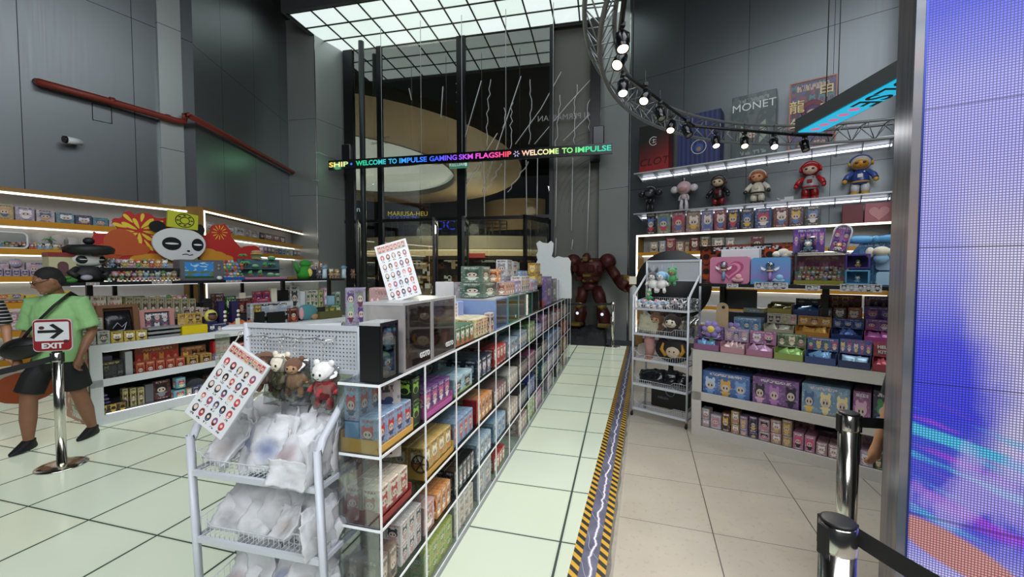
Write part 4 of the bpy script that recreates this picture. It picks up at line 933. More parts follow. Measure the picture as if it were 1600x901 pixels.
def wire_rack(fr, W, D, levels, ztop, bend, pegz, label, lean=0.0, casters=True, tr=.0125):
    t = thing('wire_display_rack', (fr.o[0], fr.o[1], 0), fr.a, label, 'rack')
    L = lambda x, y, z: (x + lean * (levels[-1] - z) if z < levels[-1] else x, y, z)
    zb = .07
    for i, sx in enumerate((0, W)):
        MB().path([L(sx, 0, zb), L(sx, 0, levels[-1] + .16), (sx, .01, bend - .06), (sx, .035, bend - .01), (sx, D - .02, bend + .2)], tr, 10).build('front_leg', RW, t)
        MB().path([L(sx, D, zb), (sx, D, levels[-1]), (sx, D, ztop)], tr, 10).build('rear_leg', RW, t)
    for z in levels:
        x0 = lean * (levels[-1] - z); x1 = x0 + W
        r = MB(); r.box(x0, -.010, z - .012, x1, .006, z + .012); r.box(x0, D - .008, z - .012, x1, D + .006, z + .01)
        r.box(x0 - .006, 0, z - .01, x0 + .006, D, z + .008); r.box(x1 - .006, 0, z - .01, x1 + .006, D, z + .008)
        sh = r.build('shelf_frame', RW, t)
        b = MB(); y0 = .012; H = .055; Hs = .12; wr = .0016
        a0, a1 = x0 + .015, x1 - .015
        b.path([(a0, y0, z + Hs), (a0, y0, z + H + .03), (a0 + .02, y0, z + H + .03), (a0 + .06, y0, z + H), (a1 - .17, y0, z + H), (a1 - .13, y0, z + H + .03), (a1, y0, z + H + .03), (a1, y0, z + Hs)], .0025, 5)
        b.path([(a0, y0, z + .004), (a1, y0, z + .004)], .0022, 5)
        for sx in (a0, a1):
            b.path([(sx, y0, z + H + .03), (sx, D - .01, z + Hs)], .0024, 5); b.path([(sx, y0, z + .004), (sx, D - .01, z + .004)], .002, 5)
            n = 9
            for k in range(n + 1):
                y = y0 + (D - .02 - y0) * k / n; b.tube((sx, y, z), (sx, y, z + H + .03 + (Hs - H - .03) * k / n), wr, 4)
        b.path([(a0, D - .01, z + Hs), (a1, D - .01, z + Hs)], .0024, 5)
        n = 24
        for k in range(n + 1):
            x = a0 + (a1 - a0) * k / n
            hh = H + .03 if (x < a0 + .03 or x > a1 - .13) else H
            b.tube((x, y0, z), (x, y0, z + hh), wr, 4); b.tube((x, y0, z + .002), (x, D - .01, z + .002), wr, 4); b.tube((x, D - .01, z), (x, D - .01, z + Hs), wr, 4)
        for k in range(1, 5): b.tube((a0, y0 + (D - .03) * k / 5, z + .001), (a1, y0 + (D - .03) * k / 5, z + .001), wr, 4)
        b.build('wire_basket', RW, sh)
    p = MB(); p.box(.012, D - .004, pegz, W - .012, D - .001, ztop - .02); pb = p.build('pegboard', PEG, t)
    f = MB(); f.box(0, D - .012, ztop - .022, W, D + .008, ztop); f.box(0, D - .012, pegz - .012, W, D + .008, pegz + .006); f.build('board_frame', RW, t)
    if casters:
        for (x, y) in ((0, 0), (W, 0), (0, D), (W, D)):
            c = MB(); lx = x + lean * levels[-1]
            c.lathe([(.0, -.009), (.024, -.009), (.026, -.005), (.026, .005), (.024, .009), (0, .009)], (lx, y - .01, .027), 16, 0, axis='x')
            c.tube((lx, y, .075), (lx, y, .045), .008, 6, 1); c.box(lx - .013, y - .012, .024, lx - .010, y + .01, .055, 1); c.box(lx + .010, y - .012, .024, lx + .013, y + .01, .055, 1)
            c.build('caster', [BLACK, CHROME], t)
    return t
BW, BD = .635, .30
BLV = (.215, .51, .80)
wire_rack(BK, BW, BD, BLV, 1.41, 1.0, 1.20, 'white wire display rack full of frosted bags, nearest the camera', lean=.05, tr=.0165)
RWD = .62
RLVL = (.09, .375, .665, .955, 1.243)
wire_rack(RR, RWD, .33, RLVL, 1.80, 1.42, 1.57, 'white wire display rack of plush toys beside the right hand cabinet', casters=True)
random.seed(11)
POU = [[pouch_mesh(i * 11 + j, .15, .17, .04, FRO[j]) for j in range(5)] for i in range(5)]
tn = ['top', 'middle', 'bottom']
ordn = ['first', 'second', 'third', 'fourth', 'fifth', 'sixth']
for li, z in enumerate(reversed(BLV)):
    x0 = .05 * (BLV[-1] - z)
    rows = [(.045, 4, -.75, .015), (.085, 5, -.6, .03), (.125, 5, -.45, .04), (.165, 5, -.4, .05), (.205, 5, -.3, .06), (.245, 4, -.25, .07)]
    cnt = 0
    for ri, (y, n, ti, dz) in enumerate(rows):
        for k in range(n):
            x = x0 + .09 + (BW - .18) * k / (n - 1) + random.uniform(-.02, .02)
            j = random.choices((0, 3, 1, 2, 4), (8, 2, 1, .8, .8))[0]
            if li == 0 and ri == 0: j = (4, 3, 2, 2)[k]
            if li == 0 and ri == 1: j = (0, 1, 1, 0, 0)[k]
            o = bpy.data.objects.new('frosted_bag', POU[(cnt * 3 + li) % 5][j]); C.objects.link(o)
            s = random.uniform(.85, 1.1); o.scale = (s, 1, s * (1.0 if li == 0 else .9))
            o.location = BK.w(x, y, z + .008 + dz * random.uniform(.4, 1.0))
            o.rotation_euler = (ti + random.uniform(-.2, .2), random.uniform(-.45, .45), BK.a + random.uniform(-.4, .4))
            tag(o, 'frosted bag, %s, %s from left, %s row, %s basket' % (FRN[j], ordn[k], ordn[ri], tn[li]), 'bag', 'frosted bags in the near rack')
            cnt += 1
    for k in range(6):
        o = bpy.data.objects.new('frosted_bag', POU[k % 5][(0, 3, 0, 0, 3, 0)[k]]); C.objects.link(o)
        o.scale = (1, .8, 1.15 if li == 0 else 1.0); o.location = BK.w(x0 + BW - .045, .04 + .042 * k, z + .012 + (.01 if k % 2 else 0)); o.rotation_euler = (random.uniform(-.15, .25), random.uniform(-.1, .2), BK.a - pi/2 + random.uniform(-.5, .5))
        tag(o, 'frosted bag on edge, %s from front, right side of %s basket' % (ordn[k], tn[li]), 'bag', 'frosted bags in the near rack')
o = bpy.data.objects.new('frosted_bag', pouch_mesh(77, .2, .10, .02, FRO[0])); C.objects.link(o)
o.location = BK.w(.505, -.015, .80); o.rotation_euler = (-.35, .05, BK.a); tag(o, 'flat white bag lying over the front rail of the top basket', 'bag', 'frosted bags in the near rack')
hk = MB(); P = []
for k in range(11): P.append((.03 + .048 * k, BD - .03 - .012 * (k % 2), 1.345 + .004 * (k % 3)))
hk.path(P, .0022, 5)
for k in range(0, 11, 2): hk.path([(P[k][0], BD - .004, P[k][2] + .006), P[k], (P[k][0] + .006, P[k][1] - .012, P[k][2] - .016)], .002, 5)
hooks = hk.build('hook_rail', CHROME, loc=(BK.o[0], BK.o[1], 0), rz=BK.a); tag(hooks, 'bent wire hook rail across the pegboard of the near rack', 'hook')
def chain_item(x, z, ln, mesh, label, name, cat, scale=1, rz=0, tilt=0, ry=0, y=BD - .055):
    o = bpy.data.objects.new(name, mesh); C.objects.link(o); o.location = BK.w(x, y, z - ln); o.rotation_euler = (tilt, ry, BK.a + rz); o.scale = (scale,)*3
    tag(o, label, cat)
    c = MB()
    for k in range(9):
        zz = ln / scale * k / 9
        c.path([(.003*cos(a*pi/3) * (1 if k % 2 else .4), .003*cos(a*pi/3) * (.4 if k % 2 else 1), zz + ln/scale/9*.6*(.5+.5*sin(a*pi/3))) for a in range(6)], .0011, 4, closed=True)
    c.path([(.011*cos(a*pi/5), 0, ln/scale + .008 + .011*sin(a*pi/5)) for a in range(10)], .0014, 4, closed=True)
    ch = c.build('chain', CHROME, o)
    return o
SIGN = MB().cbox(-.105, -.008, -.34, .105, .008, 0, .002).mesh('hanging_sign', SHEET)
o = chain_item(.04, 1.33, .03, SIGN, 'white portrait sheet hanging askew from the pegboard of the near rack', 'hanging_sign', 'sign')
o.location = BK.w(.285, .05, 1.315); o.rotation_euler = (-.28, .5, BK.a)
for ch in o.children: ch.location = (-.1, 0, -.0)
MB().box(-.095, -.0105, -.04, .095, -.0085, -.008).build('title_strip', art('#d8a898', ['#a82c34', '#3a6a58', '#8a4a3c', '#c87a3a'], '#ffffff', k=9, seed=71, z0=.0, z1=1.0, key='title_strip_print'), o)
def plush_mesh(name, body, extra, seed=0, ears=0, mats=None):
    m = MB(); r = random.Random(seed)
    m.loft([((0,0,-.085), .022, .02), ((0,0,-.07), .036, .03), ((0,0,-.045), .038, .032), ((0,0,-.02), .026, .022)], 12, 0)
    for sx in (-1, 1):
        m.path([(sx*.02, 0, -.08), (sx*.026, -.004, -.105), (sx*.028, -.014, -.112)], [.013, .013, .012], 8, 0)
        m.path([(sx*.028, 0, -.03), (sx*.05, -.004, -.05), (sx*.052, -.010, -.062)], [.010, .010, .011], 8, 0)
    m.ball((0, 0, .01), (.042, .036, .037), 14, 9, 1)
    m.ball((0, -.012, .004), (.031, .028, .026), 14, 8, 2)
    for sx in (-1, 1):
        m.ball((sx*.013, -.039, .008), (.004, .003, .005), 7, 5, 3)
        if ears == 0: m.ball((sx*.03, 0, .042), (.013, .008, .013), 10, 6, 1)
        elif ears == 1: m.path([(sx*.022, 0, .035), (sx*.034, 0, .066), (sx*.036, 0, .082)], [.013, .011, .003], 8, 1)
        else: m.path([(sx*.03, 0, .03), (sx*.058, 0, .012), (sx*.062, 0, -.022)], [.012, .014, .010], 8, 1)
    m.path([(.01, -.041, -.004), (0, -.043, -.008), (-.01, -.041, -.004)], .0012, 4, 3)
    return m.mesh(name, mats)
PLC = {k: plain('plush_' + k, c, .85, nz=.12, ns=60, bump=.3, sheen=.3) for k, c in dict(brown='#6b4a36', tan='#b08a64', cream='#e4dac6', blue='#8cb8d8', pink='#d8a0a8', grey='#55555c', green='#4c9a5c', red='#b4343a', white='#e8e6e4', lilac='#8f80c0', olive='#6a6a3c', dark='#2c221e', yellow='#e4c862', orange='#c86a2c', teal='#4a8a90').items()}
PLM = {}
def plush(kind, ears, body, head, face):
    k = (kind, ears, body, head, face)
    if k not in PLM: PLM[k] = plush_mesh('plush_toy', None, None, 0, ears, [PLC[body], PLC[head], PLC[face], BLACK])
    return PLM[k]
o = chain_item(.16, 1.33, .10, plush('a', 2, 'brown', 'brown', 'tan'), 'brown plush bear keychain in a bag, third from the left on the hook rail', 'plush_keychain', 'plush keychain', 1.15, .2)
o = chain_item(.25, 1.33, .11, plush('a', 0, 'olive', 'cream', 'cream'), 'bagged beige and olive plush keychain in the middle of the hook rail', 'plush_keychain', 'plush keychain', 1.25, -.1)
o = chain_item(.32, 1.33, .12, plush('a', 0, 'tan', 'brown', 'tan'), 'bagged tan plush keychain hanging next to the olive one', 'plush_keychain', 'plush keychain', 1.1, .3)
o = chain_item(.48, 1.33, .14, plush('a', 0, 'red', 'white', 'white'), 'bagged white plush keychain with red trousers at the right of the hook rail', 'plush_keychain', 'plush keychain', 1.3, 0)
CELL = clear('cellophane', '#f0f2f2', .5, .08)
for q, (x, z) in enumerate(((.25, 1.22), (.32, 1.21), (.48, 1.19))):
    o = bpy.data.objects.new('clear_bag', pouch_mesh(300 + q, .14, .22, .085, CELL)); C.objects.link(o); o.location = BK.w(x, BD - .06, z - .17); o.rotation_euler = (0, .06 * (q - 1), BK.a)
    tag(o, 'clear cellophane bag around the %s keychain on the hook rail' % ['olive', 'tan', 'red trousered'][q], 'bag')
b = MB(); b.cbox(-.13, 0, 0, .13, .004, .14, .001); b2 = b.build('instruction_card', plain('card_grey', '#c4c8cc', .5), loc=BK.w(.29, BD + .03, .96), rz=BK.a); tag(b2, 'grey card with printed carton outlines behind the top basket', 'card')
for x in (-.06, .03, .06):
    k = MB()
    k.path([(x-.014, -.002, .03), (x+.014, -.002, .03), (x+.014, -.002, .065), (x-.014, -.002, .065)], .001, 4, closed=True); k.path([(x-.014, -.002, .065), (x-.006, -.002, .073), (x+.02, -.002, .073), (x+.014, -.002, .065)], .001, 4); k.path([(x+.02, -.002, .073), (x+.02, -.002, .038), (x+.014, -.002, .03)], .001, 4)
    k.build('carton_outline', plain('outline_brown', '#8a7448', .6), b2)
o = MB().cbox(-.1, 0, 0, .1, .005, .36, .001).build('poster_card', art('#c9a8a0', ['#a83a34', '#2c3458', '#e0c8b8'], '#3a2a2a', k=1, rows=2, seed=90, bg2='#dccfc8'), loc=BK.w(.72, .3, .8), rz=BK.a + .5); tag(o, 'pink poster card with figures wedged behind the near rack', 'poster')

IL = 3.45
t = thing('display_island', (IS.o[0], IS.o[1], 0), IS.a, 'white two-bay display island with a black raised shelf on the left', 'display cabinet')
f = MB(); f.box(0, 0, 0, IL, .02, .10); f.box(0, 0, .415, IL, .02, .495); f.box(0, 0, .79, IL, .02, .865)
f.box(0, 0, .10, .10, .02, .79); f.box(IL - .1, 0, .10, IL, .02, .79)
f.build('face_frame', M_SHW, t)
c = MB(); c.box(0.01, .02, .02, .03, .8, .86); c.box(IL - .03, .02, .02, IL, .8, .86); c.box(.03, .78, .02, IL - .03, .8, .86)
c.build('carcass', plain('carcass_grey', '#55585c', .5), t)
MB().box(.03, .02, .08, IL - .03, .78, .10).build('bottom_board', plain('shelf_grey', '#8b8e92', .5), t); MB().box(.03, .02, .43, IL - .03, .78, .45).build('middle_board', plain('shelf_grey', '#8b8e92', .5), t)
MB().box(0, .0, .865, IL, .8, .875).build('top_board', M_SHW, t)
MB().box(.12, .022, .102, IL - .1, .03, .108).build('led_strip', emis('warm_white_led_soft', '#f0f0ff', 1.5, '#ffffff'), t)
MB().box(.12, .024, .785, IL - .1, .032, .789).build('led_strip', emis('warm_white_led_dim', '#fff3e2', 1.2, '#ffffff'), t)
b = MB(); b.box(-.006, .05, .0, .004, .75, .86); b.build('printed_side_panel', art('#d86a3a', ['#3a8a4a', '#e8d8c0', '#c8b060'], '#ffffff', k=1, rows=3, seed=91, bg2='#e8dcc8'), t)
bs = MB(); bs.box(-.15, .12, 1.515, IL - .1, .52, 1.55); bs.build('raised_shelf', plain('shelf_black', '#141416', .4), t)
for u in (.1, 1.2, 2.35, 3.2):
    MB().box(u, .36, .875, u + .05, .41, 1.515).build('upright', BLACK, t)
for zz, v in ((1.05, .3), (1.24, .48)):
    MB().box(.05, v, .875, IL - .15, .78 if v > .4 else .47, zz).build('step_riser', plain('riser_dark', '#2f3134', .6), t)
MB().box(0.0, .45, 1.500, IL - .2, .47, 1.512).build('led_strip', emis('led_under', '#eef0ff', 1.0, '#ffffff'), t)
def IB(x0, x1, ytop, z, v, mat, label, name='carton', d=.12, group=None, cat='box', tilt=0, rot=0, fill=.97):
    return pack_px(IS, v, x0, x1, ytop, z, d, mat, label, name=name, group=group, cat=cat, tilt=tilt, rot=rot, fill=fill)
IZ = .876
a_badge = art('#c4c4b4', ['#3a3a38', '#5a5a54'], '#3a3a38', seed=92); a_yp = art('#d8b82a', ['#efe8da', '#2a2420'], '#2a2420', seed=93)
IB(126, 150, 517, IZ, .02, a_badge, 'cream square box with round dark badge, left of the front pair on the island'); IB(151.5, 172, 517, IZ, .02, a_badge, 'cream square box with round dark badge, right of the front pair on the island')
IB(134, 161, 497, 1.03, .1, a_badge, 'cream square box with round dark badge stacked above the front pair'); IB(130, 160, 516, IZ, .14, M_SHW, 'plain white carton supporting the upper badge box', d=.12)
for i, (a, b_) in enumerate(((173, 192.5), (193.5, 211.5), (212.5, 230))): IB(a, b_, 518 - i, IZ, .02, a_yp, 'yellow box with black and white face, %s of three at the island front' % ['left', 'middle', 'right'][i])
sv = plain('silver_stack', '#9b9da0', .35, .3)
for i in range(3): IB(231, 283, 529 - 9 * i, IZ + .0 + i * .05, .02, sv, 'flat silver grey carton, %s of the stack of three' % ['bottom', 'middle', 'top'][i], d=.2).scale[2] = .9
IB(284, 325, 508, IZ, .02, plain('plain_yellow', '#d4bc1c', .35), 'plain yellow carton with tiny lettering at the island front', d=.16)
o = IB(277, 316, 489, IZ + .06, .2, art('#d8b428', ['#8a6a3a', '#c8a878', '#4a3a2a'], '#8a2a20', k=3, rows=2, seed=94, z0=.06, z1=.9, skin='#e0c0a0'), 'yellow board with six portraits leaning behind the plain yellow carton', d=.015, name='display_card', cat='display card')
IB(326, 358, 505, IZ, .02, art('#20295a', ['#2a3468', '#e8e8f0'], '#e8e8f0', seed=95, k=3), 'navy carton with small white emblem at the island front', d=.16)
u0, z0 = IS.pix(155, 517, .12); u1, z1 = IS.pix(219, 474, .12)
def window_box(u0, u1, z0, z1, v, col, inner, label, lean=-.1):
    w = (u1 - u0) / 2; h = z1 - z0
    t_ = thing('window_box', IS.w((u0+u1)/2, v, z0), IS.a, label, 'box'); t_.rotation_euler = (lean, 0, IS.a)
    m = MB(); k = w * .28
    m.box(-w, 0, 0, w, .06, k*.7); m.box(-w, 0, h - k*.7, w, .06, h); m.box(-w, 0, k*.7, -w + k, .06, h - k*.7); m.box(w - k, 0, k*.7, w, .06, h - k*.7); m.box(-w + k, .05, k*.7, w - k, .06, h - k*.7)
    m.build('box_frame', plain('wbox_' + col[1:], col, .6, nz=.1), t_)
    return t_, w, h, k
t_, w, h, k = window_box(u0, u1, IZ + .0, z1, .14, '#6e4a30', None, 'brown window box holding a black printed bag on the island')
b = MB(); b.loft([((0, .03, .01), w*.62, .012), ((0, .022, h*.2), w*.7, .03), ((0, .02, h*.55), w*.66, .03), ((0, .03, h*.84), w*.62, .008)], 16)
bg = b.build('black_bag', plain('bag_satin', '#17151a', .25, bump=.3, ns=25), t_)
MB().path([(-w*.35, -.012, h*.35), (-w*.1, -.014, h*.5), (w*.1, -.014, h*.38), (w*.35, -.012, h*.5), (w*.2, -.013, h*.3), (-w*.2, -.013, h*.28)], .005, 5).build('print', plain('print_silver', '#b8bcd0', .4), bg)
u0, _ = IS.pix(221, 495, .14); u1, z1 = IS.pix(275, 481, .14)
t_, w, h, k = window_box(u0, u1, IZ + .0, z1, .17, '#b5807c', None, 'pink framed box with six small portraits on the island')
MB().box(-w*.7, .02, h*.16, w*.7, .03, h*.88).build('portrait_card', art('#4a4a58', ['#b08a94', '#c8c8d0', '#8a5a6a'], '#ffffff', k=3, rows=2, seed=96, z0=.02, z1=.98), t_)
a_red3 = art('#e4d8cc', ['#a82a34', '#5a1a2a'], '#a82a34', seed=97)
for i, (a, b_) in enumerate(((285, 299), (301, 314), (314.5, 327))): IB(a, b_, 480, 1.055, .32, a_red3, 'white pack with crimson motif, %s of three behind the yellow board' % ['left', 'middle', 'right'][i])
P = IS.w(IS.pix(332, 500, .1)[0], .14, IZ + .14)
t_ = thing('doll_bust', P, IS.a, 'round brown doll face in a yellow hood above the navy carton', 'doll')
MB().ball((0, 0, .06), (.075, .06, .085), 18, 10, 0).build('hood', plain('hood_yellow', '#d8d070', .7), t_); MB().ball((0, -.03, .05), (.056, .045, .05), 16, 9, 0).build('face', plain('doll_brown', '#6a4232', .5), t_)
m = MB(); m.ball((0, -.025, .082), (.055, .045, .03), 14, 7, 0); m.build('fringe', BLACK, t_)
MB().cbox(-.06, -.05, -.14, .06, .05, -.01, .01).build('block_body', plain('navy_body', '#20295a', .5), t_)
a_cr = art('#c8c0a8', ['#a8645a', '#7a8a7a'], '#8a5a50', seed=98, k=2);
for i, (a, b_) in enumerate(((120, 140), (141, 166.5), (167.5, 191))): IB(a, b_, 462, 1.055, .32, a_cr, 'cream carton with faint sketch print, %s of three on the second tier' % ['left', 'middle', 'right'][i], d=.12)
for i in range(9):
    a = 196 + 12.3 * i; IB(a, a + 11.8, 466.5 - .4 * (8 - i), 1.055, .32, art('#a8a07c', ['#4a4238', '#7a7a60'], '#3a342c', seed=99), 'khaki cream small pack in the row of nine on the second tier', name='small_pack', group='khaki cream packs on the second tier')
m = MB(); r = random.Random(3)
for i in range(60): m.ball((r.uniform(-.24, .24), r.uniform(-.05, .05), r.uniform(.02, .11)), r.uniform(.02, .035), 8, 5, r.randrange(2))
tag(m.build('plush_garland', [PLC['olive'], PLC['dark']], loc=IS.w(IS.pix(150, 455, .35)[0], .40, 1.24), rz=IS.a), 'long dark olive leafy plush roll on the upper tier', 'plush toy')
o = MB(); o.loft([((0,0,0), .15, .07), ((0,0,.03), .16, .075), ((0,0,.09), .15, .07), ((0,0,.13), .11, .05)], 18, 0);
for sx in (-1, 1): o.ball((.06 + sx*.035, -.068, .075), (.018, .012, .014), 8, 5, 1)
tag(o.build('plush_case', [PLC['olive'], BLACK], loc=IS.w(IS.pix(210, 462, .35)[0], .40, 1.24), rz=IS.a), 'rounded olive green plush case with dark eye spots on the upper tier', 'plush toy')
for i in range(7): doll(IS, IS.pix(240 + 8.3 * i, 460, .35)[0], .38, 1.241, 1.6, i + 2, '%s headed toy figure on the upper tier, place %s from the green case' % (CNAME[DOLLS[(i+2) % 14][1]], ['first', 'second', 'third', 'fourth', 'fifth', 'sixth', 'seventh'][i]), group='toy figures on the island upper tier')
o = MB(); o.cbox(-.05, 0, 0, .05, .08, .19, .004); o.prism([(-.07, .19), (.07, .19), (.05, .235), (0, .25), (-.05, .235)], 0, .08)
tag(o.build('black_gift_box', plain('soft_black', '#1c1b1c', .5), loc=IS.w(IS.pix(325, 470, .32)[0], .32, 1.055), rz=IS.a), 'black upright box with flared top on the second tier', 'box')
IB(335, 350, 458, 1.055, .32, art('#3a2630', ['#8a6a5a', '#c8b0a0'], '#c8b0a0', seed=100), 'dark maroon pack beside the black flared box')
IB(352, 369, 462, 1.055, .34, art('#2f5a34', ['#b0d890', '#1a2a1a'], '#d8e8c0', seed=101, k=2), 'dark green pair pack on the second tier'); IB(371, 394, 466, 1.055, .34, art('#4a1e20', ['#8a3a34', '#c89a80'], '#c89a80', seed=102, k=2), 'oxblood pack on the second tier')
IB(374, 384, 457, 1.13, .36, CREAM, 'small cream photo card above the oxblood pack', name='photo_card', d=.02, cat='card')
for i, (a, b_) in enumerate(((342, 351), (362, 373))):
    o = IB(a, b_, 470, IZ, .18, plain('deep_violet', '#2b2450', .4), 'tall violet column box with round discs, %s of two' % ['left', 'right'][i], d=.08, name='column_box')
    for q in range(4):
        c = MB().lathe([(0, -.004), (.022, -.004), (.022, .0), (0, .0)], (.035, -.041, .06 + .058 * q), 14, 0, 'y').build('disc', CREAM, o)
m = MB(); r = random.Random(9)
for i in range(16): m.ball((r.uniform(-.17, .17), r.uniform(-.05, .05), r.uniform(.03, .09)), (r.uniform(.03, .05), r.uniform(.025, .035), r.uniform(.025, .04)), 8, 5)
tag(m.build('orange_plush_heap', PLC['orange'], loc=IS.w(IS.pix(374, 505, .06)[0], .10, IZ), rz=IS.a), 'heap of orange pumpkin plush pouches at the island front', 'plush toy')
IB(368, 375, 497, IZ + .02, .035, CREAM, 'cream price tag card in front of the orange plush heap', d=.006, name='price_tag', cat='price card')
mg = art('#a8204c', ['#5a2a5a', '#d86a8a'], '#e8a8b8', seed=103)
IB(396, 424, 466, 1.055, .30, mg, 'magenta tray carton on the second tier'); IB(398, 409, 455, 1.15, .33, mg, 'magenta small pack on the magenta tray, left', d=.08); IB(411, 422, 454, 1.15, .33, mg, 'magenta small pack on the magenta tray, right', d=.08)
IB(424, 433, 450, 1.055, .32, CREAM, 'cream upright pack beside the magenta tray')
o = IB(438, 451, 453, 1.055, .3, plain('blk_pouch', '#101014', .3), 'black pack with a white dot beyond the magenta tray'); MB().lathe([(0, -.003), (.006, -.003), (.006, 0), (0, 0)], (0, -.06, .06), 10, 0, 'y').build('white_dot', WHITE, o)
IB(453, 468, 446, 1.055, .34, art('#c8ccc8', ['#6a8a6a', '#3a3a3a'], '#3a3a3a', seed=104), 'pale grey pack with green sketch on the second tier')
IB(470, 477, 455, 1.055, .3, M_SHW, 'narrow white pack near the window printed carton'); IB(478, 497, 453, 1.055, .3, art('#d8d4c4', ['#4a6a4a', '#3a3a3a'], '#3a3a3a', k=3, seed=105), 'white pack with a row of black marks on the second tier')
IB(498, 505, 452, 1.055, .3, art('#b8c070', ['#4a6a3a', '#e8e8c8'], '#4a6a3a', seed=106), 'yellow green slim pack on the second tier'); IB(506, 511, 448, 1.055, .3, art('#c88ab0', ['#f0d8e8', '#5a6a4a'], '#ffffff', seed=107), 'pink slim pack on the second tier')
IB(513, 523, 462, 1.0, .24, plain('baby_blue', '#8fb8cc', .4), 'baby blue plain pack near the far end of the island'); IB(514, 533, 476, IZ, .15, art('#4a7a54', ['#c8d8a8', '#c8b040'], '#e8e8c8', k=2, seed=108), 'green carton near the far end of the island')
IB(524, 532, 455, 1.055, .3, art('#8aa890', ['#d8e0d0', '#4a5a50'], '#ffffff', seed=109), 'sage pack near the far end of the island')
IB(390, 459, 472, IZ, .12, art('#c9ccd4', ['#9aa8b8', '#2a2c30'], '#3a3c40', k=2, seed=110, skin='#c8ccd4'), 'long pale carton with grey cloud print behind the pegboard', d=.1)
for i, (a, b_) in enumerate(((399, 414), (418, 446))): IB(a, b_, 488 - 1, IZ, .04, plain('blk_card', '#121214', .4), 'black cut tray in front of the long pale carton, %s' % ['left', 'right'][i], d=.04, name='black_tray', cat='tray')
IB(397, 408, 476, IZ, .08, art('#8a7020', ['#d8b848', '#3a2a10'], '#e8d890', seed=111), 'gold foil pack at the left of the black trays', d=.03)
t_ = thing('plush_cushion', IS.w(IS.pix(482, 490, .12)[0], .16, IZ), IS.a, 'large slate blue round cushion with pink ear near the far end', 'plush toy')
MB().ball((0, 0, .13), (.19, .07, .13), 20, 11).build('body', PLC['teal'], t_); MB().ball((-.13, -.05, .12), (.045, .02, .10), 12, 8).build('ear', PLC['pink'], t_); MB().ball((.11, -.055, .05), (.07, .02, .045), 12, 8).build('muzzle', PLC['tan'], t_)
IB(452, 466, 481, IZ, .05, art('#7a2c1e', ['#c86a4a', '#3a1a14'], '#e0b090', seed=112), 'brick red pack against the slate blue cushion', d=.06)
IB(500, 535, 486, IZ, .02, plain('olive_flat', '#5c5a34', .5), 'flat olive carton in front of the green carton', d=.1)
z2, z1_ = .451, .101
def IL_(x0, x1, y, z, mat, label, v=.05, d=.16, **k): return IB(x0, x1, y, z, v, mat, label, d=d, **k)
IL_(149, 194, 564, z2, art('#24262c', ['#3a3c44', '#6a6a50'], '#c8a850', k=4, rows=2, seed=120, skin='#4a4a48'), 'charcoal flat chest with gold speckles, upper bay left end', v=.06, d=.3)
IL_(150, 176, 556, z2 + .17, plain('dull_violet', '#4a4458', .5), 'dark violet flat carton lying on the charcoal chest', v=.1, d=.16).location.z = z2 + .165
IL_(195, 207, 549, z2, plain('silver_tall', '#b4b6b8', .3, .4), 'silver upright carton beside the charcoal chest', v=.05)
IL_(209, 280, 541, z2, art('#b54a24', ['#e0903a', '#c8303a', '#f0b058'], '#f0c890', k=6, seed=121, skin='#f0a870', band='#8a2818'), 'orange display carton with a crowd of round faces, upper bay', v=.2, d=.03, name='display_card', cat='display card')
for i in range(5):
    a = 212 + 15.6 * i; IL_(a, a + 14.8, 566 - 1.9 * i, z2 + .005, art('#b8421e', ['#e8c060', '#8a2818'], '#f0d090', seed=122, z0=.1), 'small orange red pack in front of the orange display carton, place %s from left' % ['one', 'two', 'three', 'four', 'five'][i], v=.04, d=.12, name='small_pack', group='small orange red packs in the upper bay')
IL_(283, 322, 540, z2, art('#b0682c', ['#3a2418', '#e8b868'], '#f0d090', k=3, seed=123), 'brown orange display card, upper bay', v=.2, d=.03, name='display_card', cat='display card')
for i, (a, b_) in enumerate(((292, 310), (313, 331))): IL_(a, b_, 556 - 4 * i, z2, art('#c8962c', ['#3a2418', '#a82a24'], '#3a2418', seed=124), 'ochre box with dark mask motif, %s of two in the upper bay' % ['left', 'right'][i], v=.05)
IL_(333, 338, 533, z2, REDM, 'thin red upright pack in the upper bay', v=.1, d=.1)
IL_(334, 358, 533, z2, art('#d8d0cc', ['#b82a34', '#e06a4a'], '#b82a34', k=2, seed=125), 'white and red pack at the right of the upper bay', v=.15, d=.1)
IL_(334, 360, 551, z2, art('#7a6aa0', ['#e8e0f0', '#c83a4a'], '#ffffff', k=3, seed=126), 'violet small carton in front of the white and red pack', v=.04, d=.08)
IL_(360, 395, 535, z2, A_RED, 'red carton behind the pegboard in the upper bay', v=.1, d=.1)
for i in range(3): IL_(152, 174 - 3 * i, 632 - 8 * i, z1_ + .09 + .045 * i, plain('lilac_flat', '#8b7fa8', .45), 'flat lilac carton, %s of the stack in the lower bay' % ['bottom', 'middle', 'top'][i], v=.12, d=.2).scale[2] = .55
IL_(153, 200, 630, z1_, art('#26221c', ['#c8a23a', '#8a6a28'], '#d8b850', k=3, seed=127, z0=.08, z1=.95, skin='#1c1a18'), 'black long carton with three gold emblems, lower bay', v=.03, d=.08)
for i, (a, b_) in enumerate(((191, 200), (203, 213), (215, 225.5))): IL_(a, b_, 607 - i, z1_, art('#c8b870', ['#2a2620', '#5a4a2a'], '#2a2620', seed=128), 'slim gold and black upright pack, %s of three in the lower bay' % ['left', 'middle', 'right'][i], v=.1, d=.07)
o = IL_(240, 268, 594, z1_ + .01, art('#5a2a2c', ['#3a3c44', '#8a8a90', '#2a2024'], '#d8c0c0', k=1, seed=129), 'dark red framed box leaning back in the lower bay', v=.1, d=.05); o.rotation_euler[0] = -.15
